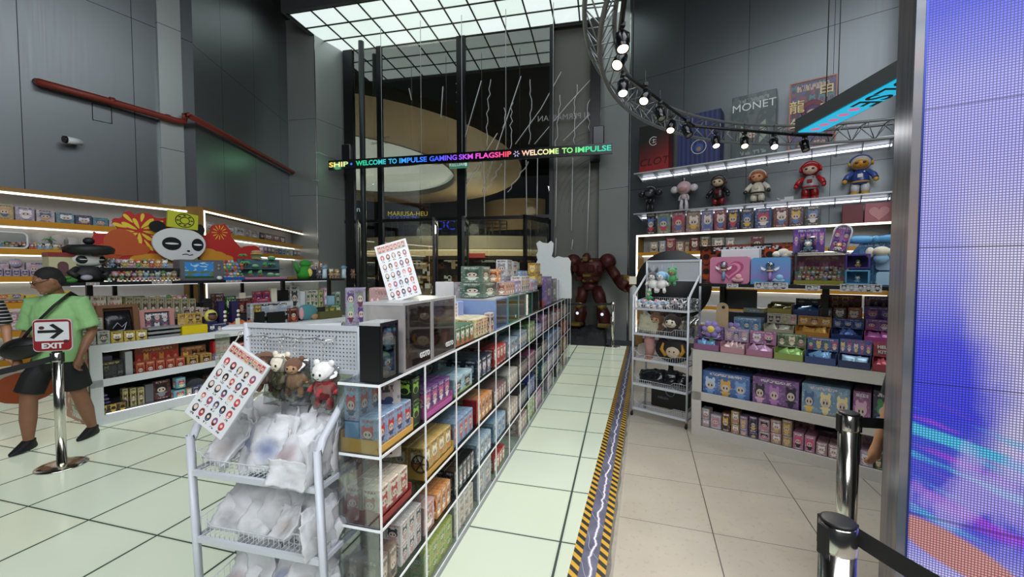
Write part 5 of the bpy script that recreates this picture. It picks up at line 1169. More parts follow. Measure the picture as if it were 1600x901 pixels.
IL_(226, 240, 600, z1_, plain('film_grey', '#6a6c72', .2, .3), 'crumpled silver film pack in the lower bay', v=.12, d=.06)
for i, y in enumerate((609, 590)): IL_(271 + 4*i, 290, y, z1_ + .115 * i, art('#5ab0c8', ['#c8343a', '#e8e0a0'], '#e8e0a0', seed=130), 'turquoise box with red round motif, %s of the pair in the lower bay' % ['lower', 'upper'][i], v=.04, d=.1)
b = MB(); b.prism([(-.12, 0), (.12, 0), (.12, .08), (.09, .14), (.04, .17), (-.04, .17), (-.09, .14), (-.12, .08)], 0, .12); tag(b.build('arched_box', plain('gun_grey', '#4a4d52', .4), loc=IS.w(IS.pix(306, 600, .15)[0], .15, z1_), rz=IS.a), 'dark grey arched box in the lower bay', 'box')
for i, (a, b_) in enumerate(((292, 300), (301, 311), (312, 324), (325, 336))): IL_(a, b_, 607 - 3 * i, z1_, art(['#c8b860', '#5a5a8a', '#6a7a9a', '#c8c8a0'][i], ['#3a2a4a', '#e8e0f0'], '#ffffff', seed=131 + i), '%s small pack at the right of the lower bay' % ['mustard', 'plum blue', 'steel blue', 'pale khaki'][i], v=.03, d=.08)
for i, (a, b_) in enumerate(((322, 340), (342, 362))): IL_(a, b_, 585 - 4 * i, z1_, art(['#5a4a34', '#3a3c50'][i], ['#a89060', '#6a6a78'], '#c8b080', seed=136 + i), '%s taller carton at the back of the lower bay' % ['bronze', 'midnight blue'][i], v=.2, d=.1)
def wall_unit(fr, name, u0, u1, v0, zs, ztop, label, zbot=.1):
    t = thing(name, (fr.o[0], fr.o[1], 0), fr.a, label, 'shelving')
    MB().box(u0, -.02, zbot, u1, -.003, ztop).build('back_panel', M_NICHE, t)
    m = MB(); m.box(u0, v0, ztop, u1, -.02, ztop + .05); m.box(u0 - .03, v0, 0, u0, -.02, ztop + .05); m.box(u1, v0, 0, u1 + .03, -.02, ztop + .05); m.build('surround', plain('surround_oak', '#8a6a34', .5), t)
    MB().box(u0, v0 - .008, ztop - .035, u1, v0 + .004, ztop - .008).build('led_frame', LED, t)
    for q, u in enumerate((u0, u1)): MB().box(u - .014, v0 - .008, 1.2, u + .014, v0 + .004, ztop - .008).build('led_upright', LED, t)
    for z in zs:
        b = MB().box(u0, v0 + .02, z - .07, u1, -.02, z).build('shelf_board', M_SHW, t)
        MB().box(u0, v0, z - .075, u1, v0 + .02, z + .002).build('shelf_edge', M_YEL, b)
        MB().box(u0, -.10, z - .088, u1, -.075, z - .072).build('led_strip', LED, b)
    return t
V = -.35
u1a = W1.pix(308, 335, V)[0]; zt1 = (W1.pix(0, 300, V)[1] + W1.pix(305, 333, V)[1]) / 2 + .03
zs1 = [W1.pix(0, y, V)[1] for y in (341.5, 387.5, 431.5, 474, 519, 564)]
wall_unit(W1, 'wall_shelving', 1.2, u1a, V, zs1, zt1, 'wall shelving with yellow edged shelves and glowing white strips, nearer left wall section')
u0b = W2.pix(319, 335, V)[0]; u1b = W2.pix(480, 367, V)[0]; zt2 = (W2.pix(318, 333, V)[1] + W2.pix(482, 367, V)[1]) / 2 + .03
zs2 = [W2.pix(430, y, V)[1] for y in (377, 397)] + [1.55, 1.15]
wall_unit(W2, 'wall_shelving', u0b, u1b, V, zs2, zt2, 'wall shelving with yellow edged shelves and glowing white strips, farther left wall section')
def WB(fr, x0, x1, y, z, mat, label, v=-.32, d=.12, **k): return pack_px(fr, v, x0, x1, y, z, d, mat, label, **k)
bx = [(-6, 21, '#c8b078', 'straw yellow'), (23, 54, '#b8a8c0', 'pale lilac'), (56, 85.5, '#c8b8c0', 'rose grey'), (87, 116, '#6f9aa8', 'steel teal'), (117, 144, '#4a5478', 'dusk blue'), (145, 169, '#5a9ab0', 'lagoon blue'), (170, 195, '#d8c0c8', 'blush white'), (196, 222, '#c8c4cc', 'pearl grey'), (224, 250, '#9ab0b8', 'mist blue')]
for i, (a, b_, c, n) in enumerate(bx):
    WB(W1, a, b_, 318 + .14 * (a + b_) / 2 - .0, zs1[0] + .002, art(c, ['#e8e0e8', '#5a6a7a', '#c89a78'], '#5a5a6a', seed=200 + i), n + ' square gift box on the top shelf of the nearer wall section')
t_ = thing('clear_case', W1.w(W1.pix(12, 380, -.3)[0], -.28, zs1[1]), W1.a, 'rounded white framed case of small figures on the second wall shelf', 'display case')
m = MB(); m.path([(x, 0, z) for x, z in rrect(-.17, .01, .17, .21, .05)], .012, 6, closed=True); m.build('rim', WHITE, t_); MB().prism(rrect(-.16, .015, .16, .2, .045), -.002, .002).build('window', ACR, t_)
for k in range(5): doll(None, -.11 + .055 * k, .04, .012, 1.1, k + 3, parent=t_)
for k in range(16):
    x = 26 + 6.2 * k; i = (k * 5 + 2) % 14
    doll(W1, W1.pix(x, 388 + .05 * x, -.28)[0], -.26 + .04 * (k % 2), zs1[1] + .001, .95 + .25 * (k % 3) * .5, i, '%s headed tiny figure in the crowd on the second wall shelf' % CNAME[DOLLS[i][1]], group='tiny figures on the second wall shelf, %s heads' % CNAME[DOLLS[i][1]])
for k, (x, r_) in enumerate(((66, .10), (92, .095), (112, .08), (140, .075), (154, .06))):
    o = MB().lathe([(0, -.004), (r_, -.004), (r_, 0), (0, 0)], (0, 0, r_), 28, 0, 'y').build('round_disc', plain('disc_grey', '#a4a6a8', .5), loc=W1.w(W1.pix(x, 380, -.05)[0], -.05, zs1[1] + .04), rz=W1.a); tag(o, 'pale grey round backing disc on the second wall shelf, %s from left' % ['first', 'second', 'third', 'fourth', 'fifth'][k], 'disc')
m = MB(); m.path([(0, 0, 0), (.01, 0, .08), (.0, 0, .14)], .008, 6, 1)
for k in range(6): m.path([(0, 0, .14), (.04*cos(k), .04*sin(k), .15), (.07*cos(k), .07*sin(k), .12)], [.006, .008, .002], 5, 0)
tag(m.build('toy_palm', [plain('leaf_green', '#3f9a4a', .6), PLC['brown']], loc=W1.w(W1.pix(77, 385, -.2)[0], -.2, zs1[1]), rz=W1.a), 'tiny green toy palm tree on the second wall shelf', 'toy')
for i in range(7): WB(W1, -8 + 13.5 * i, 4.5 + 13.5 * i, 419 + .7 * i, zs1[2] + .002, art('#a8a0c0', ['#3a2c50', '#5a4a80'], '#ffffff', seed=215), 'purple and white small pack in the front row of the third wall shelf', d=.08, name='small_pack', group='purple and white packs on the third wall shelf')
for i, (a, b_, n) in enumerate(((-8, 14, 'left'), (16, 38, 'middle'), (40, 86, 'right'))): WB(W1, a, b_, 409 + .02 * a, zs1[2] + .002, art('#cfc4cc', ['#c89ab0', '#8aa0b8'], '#6a5a8a', seed=218 + i, k=2), 'pale pink carton at the back of the third wall shelf, %s of three' % n, v=-.2, d=.1)
o = MB().lathe([(0, -.01), (.055, -.01), (.055, 0), (0, 0)], (0, 0, .055), 24, 0, 'y').build('round_tin', art('#c8c8dc', ['#8a9ac8', '#c89ab8'], '#ffffff', seed=222), loc=W1.w(W1.pix(26, 410, -.3)[0], -.24, zs1[2] + .12), rz=W1.a); tag(o, 'round pale blue badge standing on the third wall shelf', 'badge')
ye = art('#d8b418', ['#c83a2a', '#3a5aa8'], '#2a3a8a', k=2, seed=223)
WB(W1, -8, 38, 459, zs1[3] + .05, ye, 'bright yellow carton with red fruit shapes on the fourth wall shelf'); WB(W1, 40, 60, 461, zs1[3] + .002, plain('yellow_stack', '#d8b820', .5), 'plain yellow carton behind the man on the fourth wall shelf')
WB(W1, -8, 38, 470, zs1[3] + .002, art('#8a5a1a', ['#c8402a', '#e8a83a'], '#ffffff', k=4, seed=224), 'orange brown low tray carton under the bright yellow carton', v=-.34, d=.14)
WB(W1, 100, 112, 455, zs1[3] + .002, plain('yellow_stack', '#d8b820', .5), 'yellow carton seen past the man at the right of the fourth wall shelf')
pk = art('#c09aa0', ['#e8d0d4', '#a87a84'], '#ffffff', k=2, seed=225)
for i in range(2): WB(W1, -8 + 24*i, 14 + 24*i, 500, zs1[4] + .002, pk, 'dusty rose carton on the fifth wall shelf, %s of two' % ['left', 'right'][i])
for i in range(2): WB(W1, -8 + 24*i, 14 + 24*i, 487, zs1[4] + .12, pk, 'dusty rose carton in the upper layer of the fifth wall shelf, %s of two' % ['left', 'right'][i], v=-.25)
for i, (a, b_, c, n) in enumerate(((-8, 6, '#b8a89c', 'stone'), (8, 20, '#8a4a44', 'russet'), (22, 34, '#c8c4bc', 'ivory'), (36, 48, '#7a8a94', 'slate'))): WB(W1, a, b_, 548, zs1[5] + .002, art(c, ['#e8e0d8', '#5a4a4a'], '#ffffff', seed=226 + i), n + ' small carton on the sixth wall shelf')
o = MB().ball((0, 0, .12), (.3, .12, .2), 18, 10).build('orange_sack', plain('terracotta', '#a8502c', .8, bump=.3), loc=W1.w(W1.pix(40, 610, -.5)[0], -.55, 0.08), rz=W1.a); tag(o, 'terracotta orange soft sack on the floor under the wall shelving', 'sack')
cc2 = [(322, 333, '#c8c8c8', 'light grey'), (355, 367, '#b8bcbc', 'ash grey'), (368, 381, '#c8ccd0', 'ice white'), (382, 390, '#a8a8ac', 'stone grey'), (391, 405, '#b8b4b4', 'chalk'), (406, 413, '#3a3c40', 'charcoal'), (414, 427, '#8a7a7c', 'mauve grey'), (428, 437, '#a85a64', 'rose red'), (438, 446, '#7a4a54', 'wine red')]
for i, (a, b_, c, n) in enumerate(cc2): WB(W2, a, b_, 347 + .195 * (a - 322), zs2[0] + .002, art(c, ['#3a3a40', '#8a6a6a', '#d8d8dc'], '#3a3a40', seed=240 + i), n + ' pack on the top shelf of the farther wall section', d=.1)
cols = ['#a87ab0', '#8a5a7a', '#6a8a7a', '#c8a0b8', '#5a6a9a', '#7ab0c0', '#b0c0a0', '#8ac090', '#3a4a5a', '#c07a5a']
nm_ = ['violet', 'plum', 'sage', 'pink', 'indigo', 'aqua', 'lime grey', 'mint', 'midnight', 'copper']
for i in range(10): WB(W2, 412 + 5.8 * i, 417.4 + 5.8 * i, 385 + .13 * 5.8 * i, zs2[1] + .002, art(cols[i], ['#e8e0e8', '#3a3a50'], '#ffffff', seed=250 + i), nm_[i] + ' slim pack on the second shelf of the farther wall section', d=.1)

BZ = 1.552
def PX(x0, x1, y, v, mat, label, **k): return pack_px(IS, v, x0, x1, y, BZ, k.pop('d', .12), mat, label, **k)
vB = .62
def PP(pts, v): return [IS.pix(x, y, v) for x, y in pts]
ou = [(141,382),(143,372),(148,367),(146,360),(152,365),(160,365),(168,364),(176,366),(184,362),(184,354),(176,348),(178,340),(186,341),(192,339),(194,331),(201,329),(207,332),(210,336),(216,333),(226,332),(236,334),(242,340),(252,341),(260,340),(265,333),(280,332),(296,334),(304,340),(306,352),(312,356),(314,366),(322,368),(330,363),(330,354),(336,351),(340,350),(346,351),(350,349),(354,353),(357,357),(362,362),(360,369),(365,374),(372,382),(377,388),(384,384),(392,384),(398,383),(407,388),(407,404),(390,408),(300,412),(200,410),(165,402),(148,394)]
from mathutils.geometry import tessellate_polygon
def smooth_poly(P, it=2):
    for _ in range(it):
        Q = []
        for i in range(len(P)):
            a, b = P[i], P[(i+1) % len(P)]
            Q += [(a[0]*.75+b[0]*.25, a[1]*.75+b[1]*.25), (a[0]*.25+b[0]*.75, a[1]*.25+b[1]*.75)]
        P = Q
    return P
t_ = thing('festival_backdrop', (IS.o[0], IS.o[1], 0), IS.a, 'big red cut-out backdrop with yellow firework petals and clouds above the island', 'backdrop')
MB().prism(smooth_poly(PP(ou, vB)), vB, vB + .03).build('red_board', plain('festive_red', '#b02a26', .55, nz=.02), t_)
st = MB()
for x in (180, 300, 380):
    u = IS.pix(x, 410, vB)[0]; st.box(u - .02, vB + .03, .87, u + .02, vB + .06, 1.8)
st.build('prop_posts', BLACK, t_)
def leaf(cx, cy, ang, ln, wd, v, mb, m=0):
    cu, cz = IS.pix(cx, cy, v); s_ = 1 / 108.0; P = []
    for k in range(16):
        q = k / 16 * 2 * pi; x = cos(q) * ln / 2; y = sin(q) * wd / 2 * (1.25 + .6 * cos(q)) / 1.5
        P.append((cu + (x * cos(ang) - y * sin(ang)) * s_, cz + (x * sin(ang) + y * cos(ang)) * s_))
    mb.prism(P, v - .004, v, m)
fw = MB()
cx, cy = 218, 361
for (x, y, ln, wd) in ((200, 341, 14, 5), (222, 340, 12, 4.5), (230, 349, 20, 6), (235, 354, 0, 0), (202, 353, 18, 6), (213, 349, 15, 5), (232, 361, 0, 0), (236, 355, 18, 5), (235, 363, 17, 5), (199, 361, 15, 4), (229, 370, 14, 5), (206, 367, 14, 6), (218, 373, 17, 6), (187, 352, 15, 5), (246, 348, 15, 3.5), (232, 383, 18, 4), (244, 371, 14, 3.5)):
    if ln: leaf(x, y, atan2(-(y - cy), (x - cx)), ln, wd, vB, fw)
for k in range(12):
    a = k * pi / 6; leaf(343 + 8*cos(a), 363 - 8*sin(a), a, 7 if k % 2 else 9, 1.3, vB, fw)
fw.build('firework_petals', plain('petal_yellow', '#dcc23c', .5, nz=.02), t_)
cl = MB()
def cloud(x, y, pts, s_, m):
    cu, cz = IS.pix(x, y, vB)
    for i, (dx, dz, r1, r2) in enumerate(pts): cl.prism(circ(cu + dx*s_, cz + dz*s_, r1*s_, 24, r2*s_), vB - .006 - .001 * i - .002 * m, vB, m)
S_ = 1 / 108.0
cloud(190, 386, ((0, 6, 18, 18), (14, -2, 16, 9), (-12, -3, 12, 8), (5, -4, 24, 7)), S_, 0)
cloud(154, 387, ((0, 0, 8, 4),), S_, 0); cloud(170, 400, ((0, 0, 12, 4),), S_, 0)
cloud(240, 405, ((0, 0, 26, 8),), S_, 1); cloud(325, 398, ((0, 0, 14, 10), (12, -2, 14, 8), (22, -5, 14, 6)), S_, 1)
cl.build('clouds', [plain('cloud_orange', '#b5532a', .5, nz=.02), plain('cloud_gold', '#c88a2c', .5, nz=.02)], t_)
vP = .55
t_ = thing('panda_cutout', (IS.o[0], IS.o[1], 0), IS.a, 'white panda face cut-out with a lime box on its head above the island', 'cut-out')
cu, cz = IS.pix(280, 380, vP)
hd = circ(cu, cz, .30, 40, .225); hd = [(x, z - .02 * cos((x - cu) * 5)) for x, z in hd]
MB().prism(hd, vP - .03, vP).build('face', plain('panda_white', '#d0d2d2', .5, nz=.02), t_)
m = MB()
for sx, r_ in ((-1, .085), (1, .06)): MB().prism(circ(cu + sx * .235, cz + .2, r_, 20, .075), vP - .028, vP).build('ear', BLACK, t_)
m = MB()
for x, r1 in ((-.095, .105), (.2, .07)): m.prism(circ(cu + x, cz - .01, r1, 26, .085), vP - .036, vP - .03);
m.prism(circ(cu + .09, cz - .10, .018, 12, .012), vP - .036, vP - .03); m.path([(cu + .02, vP - .033, cz - .15), (cu + .07, vP - .034, cz - .14), (cu + .1, vP - .034, cz - .155), (cu + .14, vP - .034, cz - .145)], .005, 5)
m.build('eye_patches', BLACK, t_)
m = MB()
for x, w_ in ((-.095, .075), (.2, .05)): m.prism(circ(cu + x, cz - .01, w_, 16, .012), vP - .041, vP - .036)
m.build('eye_slits', WHITE, t_)
m = MB(); m.prism([(cu - .15, cz + .21), (cu + .2, cz + .19), (cu + .21, cz + .39), (cu - .13, cz + .43)], vP - .05, vP - .02, 0); hb = m.build('lime_box', plain('lime_hat', '#b4b82c', .5, nz=.02), t_)
m = MB()
for r_ in (.088, .045): m.path([(cu + .05 + r_ * 1.2 * cos(a*pi/12), vP - .053, cz + .305 + r_ * sin(a*pi/12)) for a in range(24)], .005, 5, closed=True)
for k in range(8): m.box(cu + .05 + .08*cos(k*pi/4) - .014, vP - .054, cz + .305 + .066*sin(k*pi/4) - .007, cu + .05 + .08*cos(k*pi/4) + .014, vP - .050, cz + .305 + .066*sin(k*pi/4) + .007)
m.build('round_emblem', BLACK, hb)
m = MB(); q = IS.pix(270, 425, vP); m.prism([(cu - .05, BZ), (cu + .22, BZ), (cu + .2, cz - .18), (cu + .0, cz - .18)], vP - .02, vP); m.build('lower_body', plain('scarf_green', '#7a8a2c', .5), t_)
t_ = thing('arched_carton', IS.w(IS.pix(99, 430, .2)[0], .2, BZ), IS.a, 'cream house shaped carton with red roof edge and arched opening', 'box')
m = MB(); m.box(-.1, 0, 0, .1, .2, .30); m.build('carton_body', plain('house_cream', '#b5b08a', .5), t_); MB().box(-.105, -.006, .27, .105, .2, .315).build('roof_edge', plain('house_red', '#7a2a28', .5), t_)
m = MB(); m.prism([(-.04, .04), (.04, .04), (.04, .18)] + circ(0, .18, .04, 10, None, 0, pi)[1:] + [(-.04, .18)], -.006, -.001); m.build('arched_window', plain('arch_mauve', '#5a3a3e', .5), t_)
m = MB(); m.ball((.05, -.04, .02), (.05, .02, .03), 10, 6); m.ball((.02, -.045, .05), (.03, .02, .02), 10, 6); m.build('bush', plain('bush_green', '#3a7a34', .7), t_)
t_ = thing('panda_doll', IS.w(IS.pix(137, 432, .25)[0], .25, BZ), IS.a, 'large black clad panda doll with wide black hat on the raised shelf', 'doll')
MB().ball((0, 0, .25), (.155, .09, .085), 22, 12).build('head', plain('panda_white', '#d0d2d2', .5), t_)
m = MB(); m.ball((-.05, -.06, .245), (.058, .035, .045), 14, 8); m.ball((.095, -.05, .245), (.045, .03, .04), 14, 8); m.build('eye_patches', BLACK, t_)
m = MB(); m.ball((-.05, -.094, .245), (.035, .006, .006), 8, 5); m.ball((.095, -.078, .245), (.028, .006, .005), 8, 5); m.build('eye_slits', WHITE, t_)
m = MB(); m.lathe([(.13, .30), (.20, .315), (.21, .37), (.17, .40), (.06, .41), (.0, .42)], (.02, 0, 0), 24, 0); m.ball((.02, 0, .45), (.05, .05, .04), 12, 8, 0); m.build('hat', plain('hat_black', '#151516', .6), t_)
MB().box(.02, -.1, .28, .07, -.09, .36).build('talisman', plain('talisman_brown', '#7a4a2a', .5), t_)
m = MB(); m.loft([((0,0,0), .13, .08), ((0,0,.08), .14, .09), ((0,0,.17), .09, .07)], 18); m.path([(-.09, -.03, .15), (-.15, -.06, .1), (-.10, -.10, .06)], [.035, .03, .03], 8); m.path([(.09, -.03, .15), (.15, -.06, .1), (.1, -.10, .06)], [.035, .03, .03], 8); m.build('robe', plain('robe_black', '#1a1a1c', .6), t_)
m = MB(); m.ball((-.04, -.12, .05), (.05, .03, .03), 10, 6); m.build('held_bundle', plain('bundle_grey', '#9a9aa4', .5), t_)
for k in range(10):
    i = (k * 3 + 1) % 14; doll(IS, IS.pix(166 + 10.5 * k, 418, .32)[0], .36, BZ + .165, 1.35, i, '%s headed figure, %s from left in the upper row beside the big panda doll' % (CNAME[DOLLS[i][1]], ['first', 'second', 'third', 'fourth', 'fifth', 'sixth', 'seventh', 'eighth', 'ninth', 'tenth'][k]), group='figures in the upper row on the raised shelf')
uA, uB = IS.pix(162, 440, .16)[0], IS.pix(282, 440, .16)[0]
t_ = thing('clear_case', IS.w((uA + uB)/2, .16, BZ), IS.a, 'long clear stepped case full of toy figures under the panda cut-out', 'display case')
w = (uB - uA) / 2
MB().box(-w, 0, 0, w, .12, .155).build('case_box', ACR, t_); MB().box(-w, .16, .02, w, .24, .16).build('rear_step', plain('step_black', '#202124', .5), t_)
for k in range(12): doll(None, -w + .06 + (2*w - .1) * k / 11, .06, .006, 1.5, k * 5 + 2, parent=t_)
for k in range(18):
    doll(IS, uA + .04 + (uB - uA - .06) * k / 17, .14, BZ, .5, (k * 3) % 14, 'tiny %s headed figure along the front edge of the clear stepped case' % CNAME[DOLLS[(k*3) % 14][1]], group='tiny figures along the case front, %s heads' % CNAME[DOLLS[(k*3) % 14][1]])
uA, uB = IS.pix(282, 440, .18)[0], IS.pix(350, 440, .18)[0]; w = (uB - uA)/2
t_ = thing('toy_television', IS.w((uA+uB)/2, .18, BZ), IS.a, 'grey television shaped display with painted sky scene on the raised shelf', 'display')
m = MB(); m.cbox(-w, .01, 0, w, .2, .27, .012); m.box(-w, 0, 0, w, .01, .03); m.box(-w, 0, .24, w, .01, .27); m.box(-w, 0, .03, -w + .05, .01, .24); m.box(w - .12, 0, .03, w, .01, .24); m.build('cabinet', plain('tv_grey', '#5c5e62', .45), t_)
def sky_mat():
    m, t, b = new_mat('painted_sky'); g = NG(t); N = t.nodes; tc = N.new('ShaderNodeTexCoord'); G = g.xyz(tc.outputs['Generated'])
    n = g.noise(g.comb(g.mul(G[0], 3.0), 0.0, g.mul(G[2], 6.0)), 1.2, 4)[0]
    c = g.mix(g.gt(n, .55), lin('#3a78b8'), lin('#9ac0d8')); c = g.mix(g.mul(g.gt(n, .50), g.lt(G[2], .45)), c, lin('#5a6a3a')); c = g.mix(g.lt(G[2], .12), c, lin('#2a4a30'))
    t.links.new(c, b.inputs['Base Color']); t.links.new(c, b.inputs['Emission Color']); b.inputs['Emission Strength'].default_value = .12; b.inputs['Roughness'].default_value = .2; return m
MB().box(-w + .05, .004, .03, w - .12, .009, .24).build('screen', sky_mat(), t_)
m = MB()
for z in (.2, .155): m.lathe([(0, -.01), (.02, -.01), (.02, .0), (0, 0)], (w - .06, 0, z), 14, 0, 'y')
m.build('knob', plain('knob_grey', '#7a7c80', .4), t_)
MB().ball((w - .07, -.03, .03), (.035, .025, .028), 12, 8).build('panda_badge', plain('panda_white', '#d0d2d2', .5), t_)
cols_ = ['pink', 'blue', 'yellow', 'green', 'lilac', 'orange', 'teal', 'red']
r = random.Random(4)
tr_ = MB(); tr_.box(-.14, 0, 0, .14, .16, .015); tr_.box(-.14, 0, .015, .14, .006, .04); tag(tr_.build('blue_tray', plain('tray_blue', '#2a5aa8', .4), loc=IS.w(IS.pix(366, 440, .18)[0], .18, BZ), rz=IS.a), 'blue tray holding multicoloured mini plush on the raised shelf', 'tray')
for k in range(34):
    c = cols_[k % 8]; row = k // 6
    o = MB().ball((0, 0, 0), (r.uniform(.02, .03), .02, r.uniform(.018, .026)), 8, 5).build('mini_plush', PLC[c], loc=IS.w(IS.pix(354 + (k % 6) * 5.4 + r.uniform(-1, 1), 430, .18)[0], .22 + .03 * (row % 3), BZ + .03 + row * .045 + r.uniform(0, .01)))
    tag(o, 'round %s mini plush in the heap on the blue tray' % c, 'plush toy', '%s mini plush in the heap' % c)
uA, uB = IS.pix(384, 440, .16)[0], IS.pix(449, 438, .16)[0]; w = (uB - uA)/2
t_ = thing('plant_diorama', IS.w((uA+uB)/2, .16, BZ), IS.a, 'teal backed diorama on a pink tray with plush plants', 'diorama')
MB().cbox(-w, 0, 0, w, .22, .035, .005).build('pink_tray', plain('tray_pink', '#b07a94', .5), t_); MB().box(-w, .2, .035, w, .215, .30).build('teal_backdrop', plain('backdrop_teal', '#4a6a72', .5), t_); MB().box(-w, .1, .155, w, .2, .165).build('middle_ledge', plain('backdrop_teal', '#4a6a72', .5), t_)
def toyplant(x, y, z, kind, s_=1.0):
    m = MB()
    if kind == 0:
        m.lathe([(.025, 0), (.035, .03), (.03, .035)], (0,0,0), 12, 1)
        for k in range(5): m.ball((.012*cos(k*1.3), .012*sin(k*1.3), .045 + .012 * k / 2), (.014, .012, .022), 8, 5, 0)
    elif kind == 1:
        m.ball((0, 0, .03), (.05, .04, .025), 12, 7, 0); m.ball((0, 0, .045), (.04, .03, .012), 12, 6, 2)
    else:
        m.tube((0, 0, 0), (0, 0, .06), .008, 6, 1)
        for k in range(6): m.path([(0, 0, .06), (.04*cos(k), .03*sin(k), .075), (.07*cos(k), .05*sin(k), .05)], [.008, .012, .003], 6, 0)
    o = m.build('toy_plant', [PLC['green'], PLC['brown'], PLC['cream']], t_, loc=(x, y, z)); o.scale = (s_,)*3
for (x, y, z, k_, s_) in ((-.7, .05, .036, 0, 1.1), (-.25, .05, .036, 0, 1.2), (.25, .05, .036, 1, 1.1), (.6, .05, .036, 1, .9), (-.75, .14, .166, 2, 1.2), (-.3, .14, .166, 1, 1.0), (.15, .14, .166, 0, 1.1), (.5, .14, .166, 2, 1.0), (-.8, .17, .29, 2, 1.0), (.55, .17, .29, 1, 1.2)): toyplant(x * w, y, z, k_, s_)
t_ = thing('plush_burger', IS.w(IS.pix(405, 410, .3)[0], .36, BZ + .3), IS.a, 'stacked plush burger perched above the plant diorama', 'plush toy')
for k, (z, r_, h_, mt) in enumerate(((.02, .075, .02, 'tan'), (.045, .085, .014, 'green'), (.065, .08, .014, 'brown'), (.085, .085, .01, 'yellow'), (.11, .075, .03, 'tan'))): MB().ball((0, 0, z), (r_, r_*.8, h_), 16, 8).build('burger_layer', PLC[mt], t_)
m = MB(); m.box(-.012, .03, -.27, .012, .05, .02); m.build('support', BLACK, t_)
t_ = thing('plush_dinosaur', IS.w(IS.pix(478, 433, .2)[0], .25, BZ), IS.a, 'bright green plush dinosaur with yellow belly on the raised shelf', 'plush toy')
MB().loft([((0,0,.0), .10, .08), ((0,0,.08), .12, .09), ((.01,0,.17), .09, .07), ((.03,0,.22), .05, .04)], 16).build('body', plain('dino_green', '#2f8a2c', .8, bump=.2, ns=50), t_)
m = MB(); m.ball((.03, 0, .25), (.10, .07, .06), 16, 10); m.ball((.11, -.02, .235), (.05, .045, .025), 12, 7); m.build('head', plain('dino_green', '#2f8a2c', .8), t_)
m = MB(); m.path([(-.08, 0, .1), (-.14, .0, .2), (-.15, 0, .28)], [.04, .035, .015], 8); m.build('tail', plain('dino_green', '#2f8a2c', .8), t_); MB().ball((.06, -.06, .1), (.05, .03, .07), 12, 8).build('belly', PLC['yellow'], t_)
m = MB(); m.ball((.12, -.045, .225), (.035, .02, .02), 10, 6); m.build('mouth', PLC['pink'], t_); m = MB(); m.box(-.12, .0, -.0, .14, .1, .006); m.build('base_card', PLC['brown'], t_)
for k in range(5):
    a = 482 + 7.3 * k
    m = MB(); m.prism([(-.028, 0), (.028, 0), (.03, .13), (.018, .16), (.008, .15), (-.008, .15), (-.018, .16), (-.03, .13)], 0, .004)
    cdo = m.build('portrait_card', art(['#c88a5a', '#a8a8a4', '#d8c8b4', '#c8783a', '#a8a49c'][k], ['#e8d8c8', '#8a5a3a'], '#3a2a2a', seed=270 + k, z1=.95, z0=.3), loc=IS.w(IS.pix(a, 410, .38)[0], .42, BZ + .16 - .01 * k), rz=IS.a); tag(cdo, 'small eared portrait card, %s of five standing beyond the green dinosaur' % ['first', 'second', 'third', 'fourth', 'fifth'][k], 'card')
o = MB().cbox(-.22, .0, 0, .22, .08, .155, .004).build('riser', plain('riser_dark', '#2f3134', .6), loc=IS.w(IS.pix(499, 420, .38)[0], .40, BZ), rz=IS.a); tag(o, 'dark riser under the eared portrait cards', 'riser')
pk_ = [(500, .16, 'grey', 'grey', 'cream', 1, 'grey'), (519, .2, 'tan', 'cream', 'tan', 0, 'cream teddy'), (528, .2, 'tan', 'tan', 'cream', 0, 'tan teddy'), (553, .2, 'brown', 'brown', 'tan', 0, 'brown teddy')]
for x, v_, b_, h_, f_, e_, n in pk_:
    o = bpy.data.objects.new('plush_toy', plush(n, e_, b_, h_, f_)); C.objects.link(o); o.location = IS.w(IS.pix(x, 425, v_)[0], v_ + .03, BZ + .115); o.rotation_euler = (0, 0, IS.a); tag(o, 'small %s plush sitting near the far end of the raised shelf' % n, 'plush toy')
for x, n in ((509, 'nearer'), (539, 'farther')):
    m = MB(); m.loft([((0,0,0), .05, .03), ((0,0,.08), .04, .03), ((0,0,.17), .035, .03)], 12, 0); m.ball((0, 0, .19), (.055, .04, .04), 12, 8, 1); m.path([(.04, 0, .2), (.08, 0, .2)], [.012, .004], 6, 1)
    tag(m.build('bird_ornament', [plain('ice_blue', '#bcd0dc', .3), plain('bird_blue', '#6a8ea4', .5)], loc=IS.w(IS.pix(x, 430, .14)[0], .17, BZ), rz=IS.a), 'pale blue and white bird ornament on the raised shelf, %s of two' % n, 'ornament')
for i, (x0, x1, s_) in enumerate(((134, 156, 1), (237, 269, 2), (353, 378, 3))):
    o = pack_px(IS, .108, x0, x1, 441.5, 1.52, .004, art('#c4c4c0', ['#3a3a3c', '#8a3a3a'], '#3a3a3c', k=3, seed=280), 'white price tag on the black shelf edge, %s from left' % ['first', 'second', 'third'][i], name='price_tag', cat='price card')
    o.scale[2] = 1.0
WU0, WU1 = 1.05, 5.38
t = thing('bracket_shelves', (WR.o[0], WR.o[1], 0), WR.a, 'two long thin lit shelves on brackets high on the right wall', 'shelving')
SH1, SH2 = WR.pix(1200, 229 - .0, -.45)[1], 3.07
SH1, SH2, SH3 = 3.88, 2.98, 2.5
for z in (SH1, SH2):
    b = MB().box(WU0, -.45, z - .025, WU1, 0, z).build('shelf_board', plain('shelf_alu', '#b8bcc0', .35, .3), t)
    MB().box(WU0 + .05, -.035, z - .075, WU1, -.004, z - .045).build('led_strip', LEDC, b)
    for k in range(13):
        u = WU0 + .06 + (WU1 - WU0 - .1) * k / 12; m = MB(); m.prism([(-.40, z - .03), (-.01, z - .03), (-.01, z - .13), (-.04, z - .13)], u - .006, u + .006, plane='yz')
        m.build('bracket', plain('shelf_alu', '#b8bcc0', .35, .3), t)
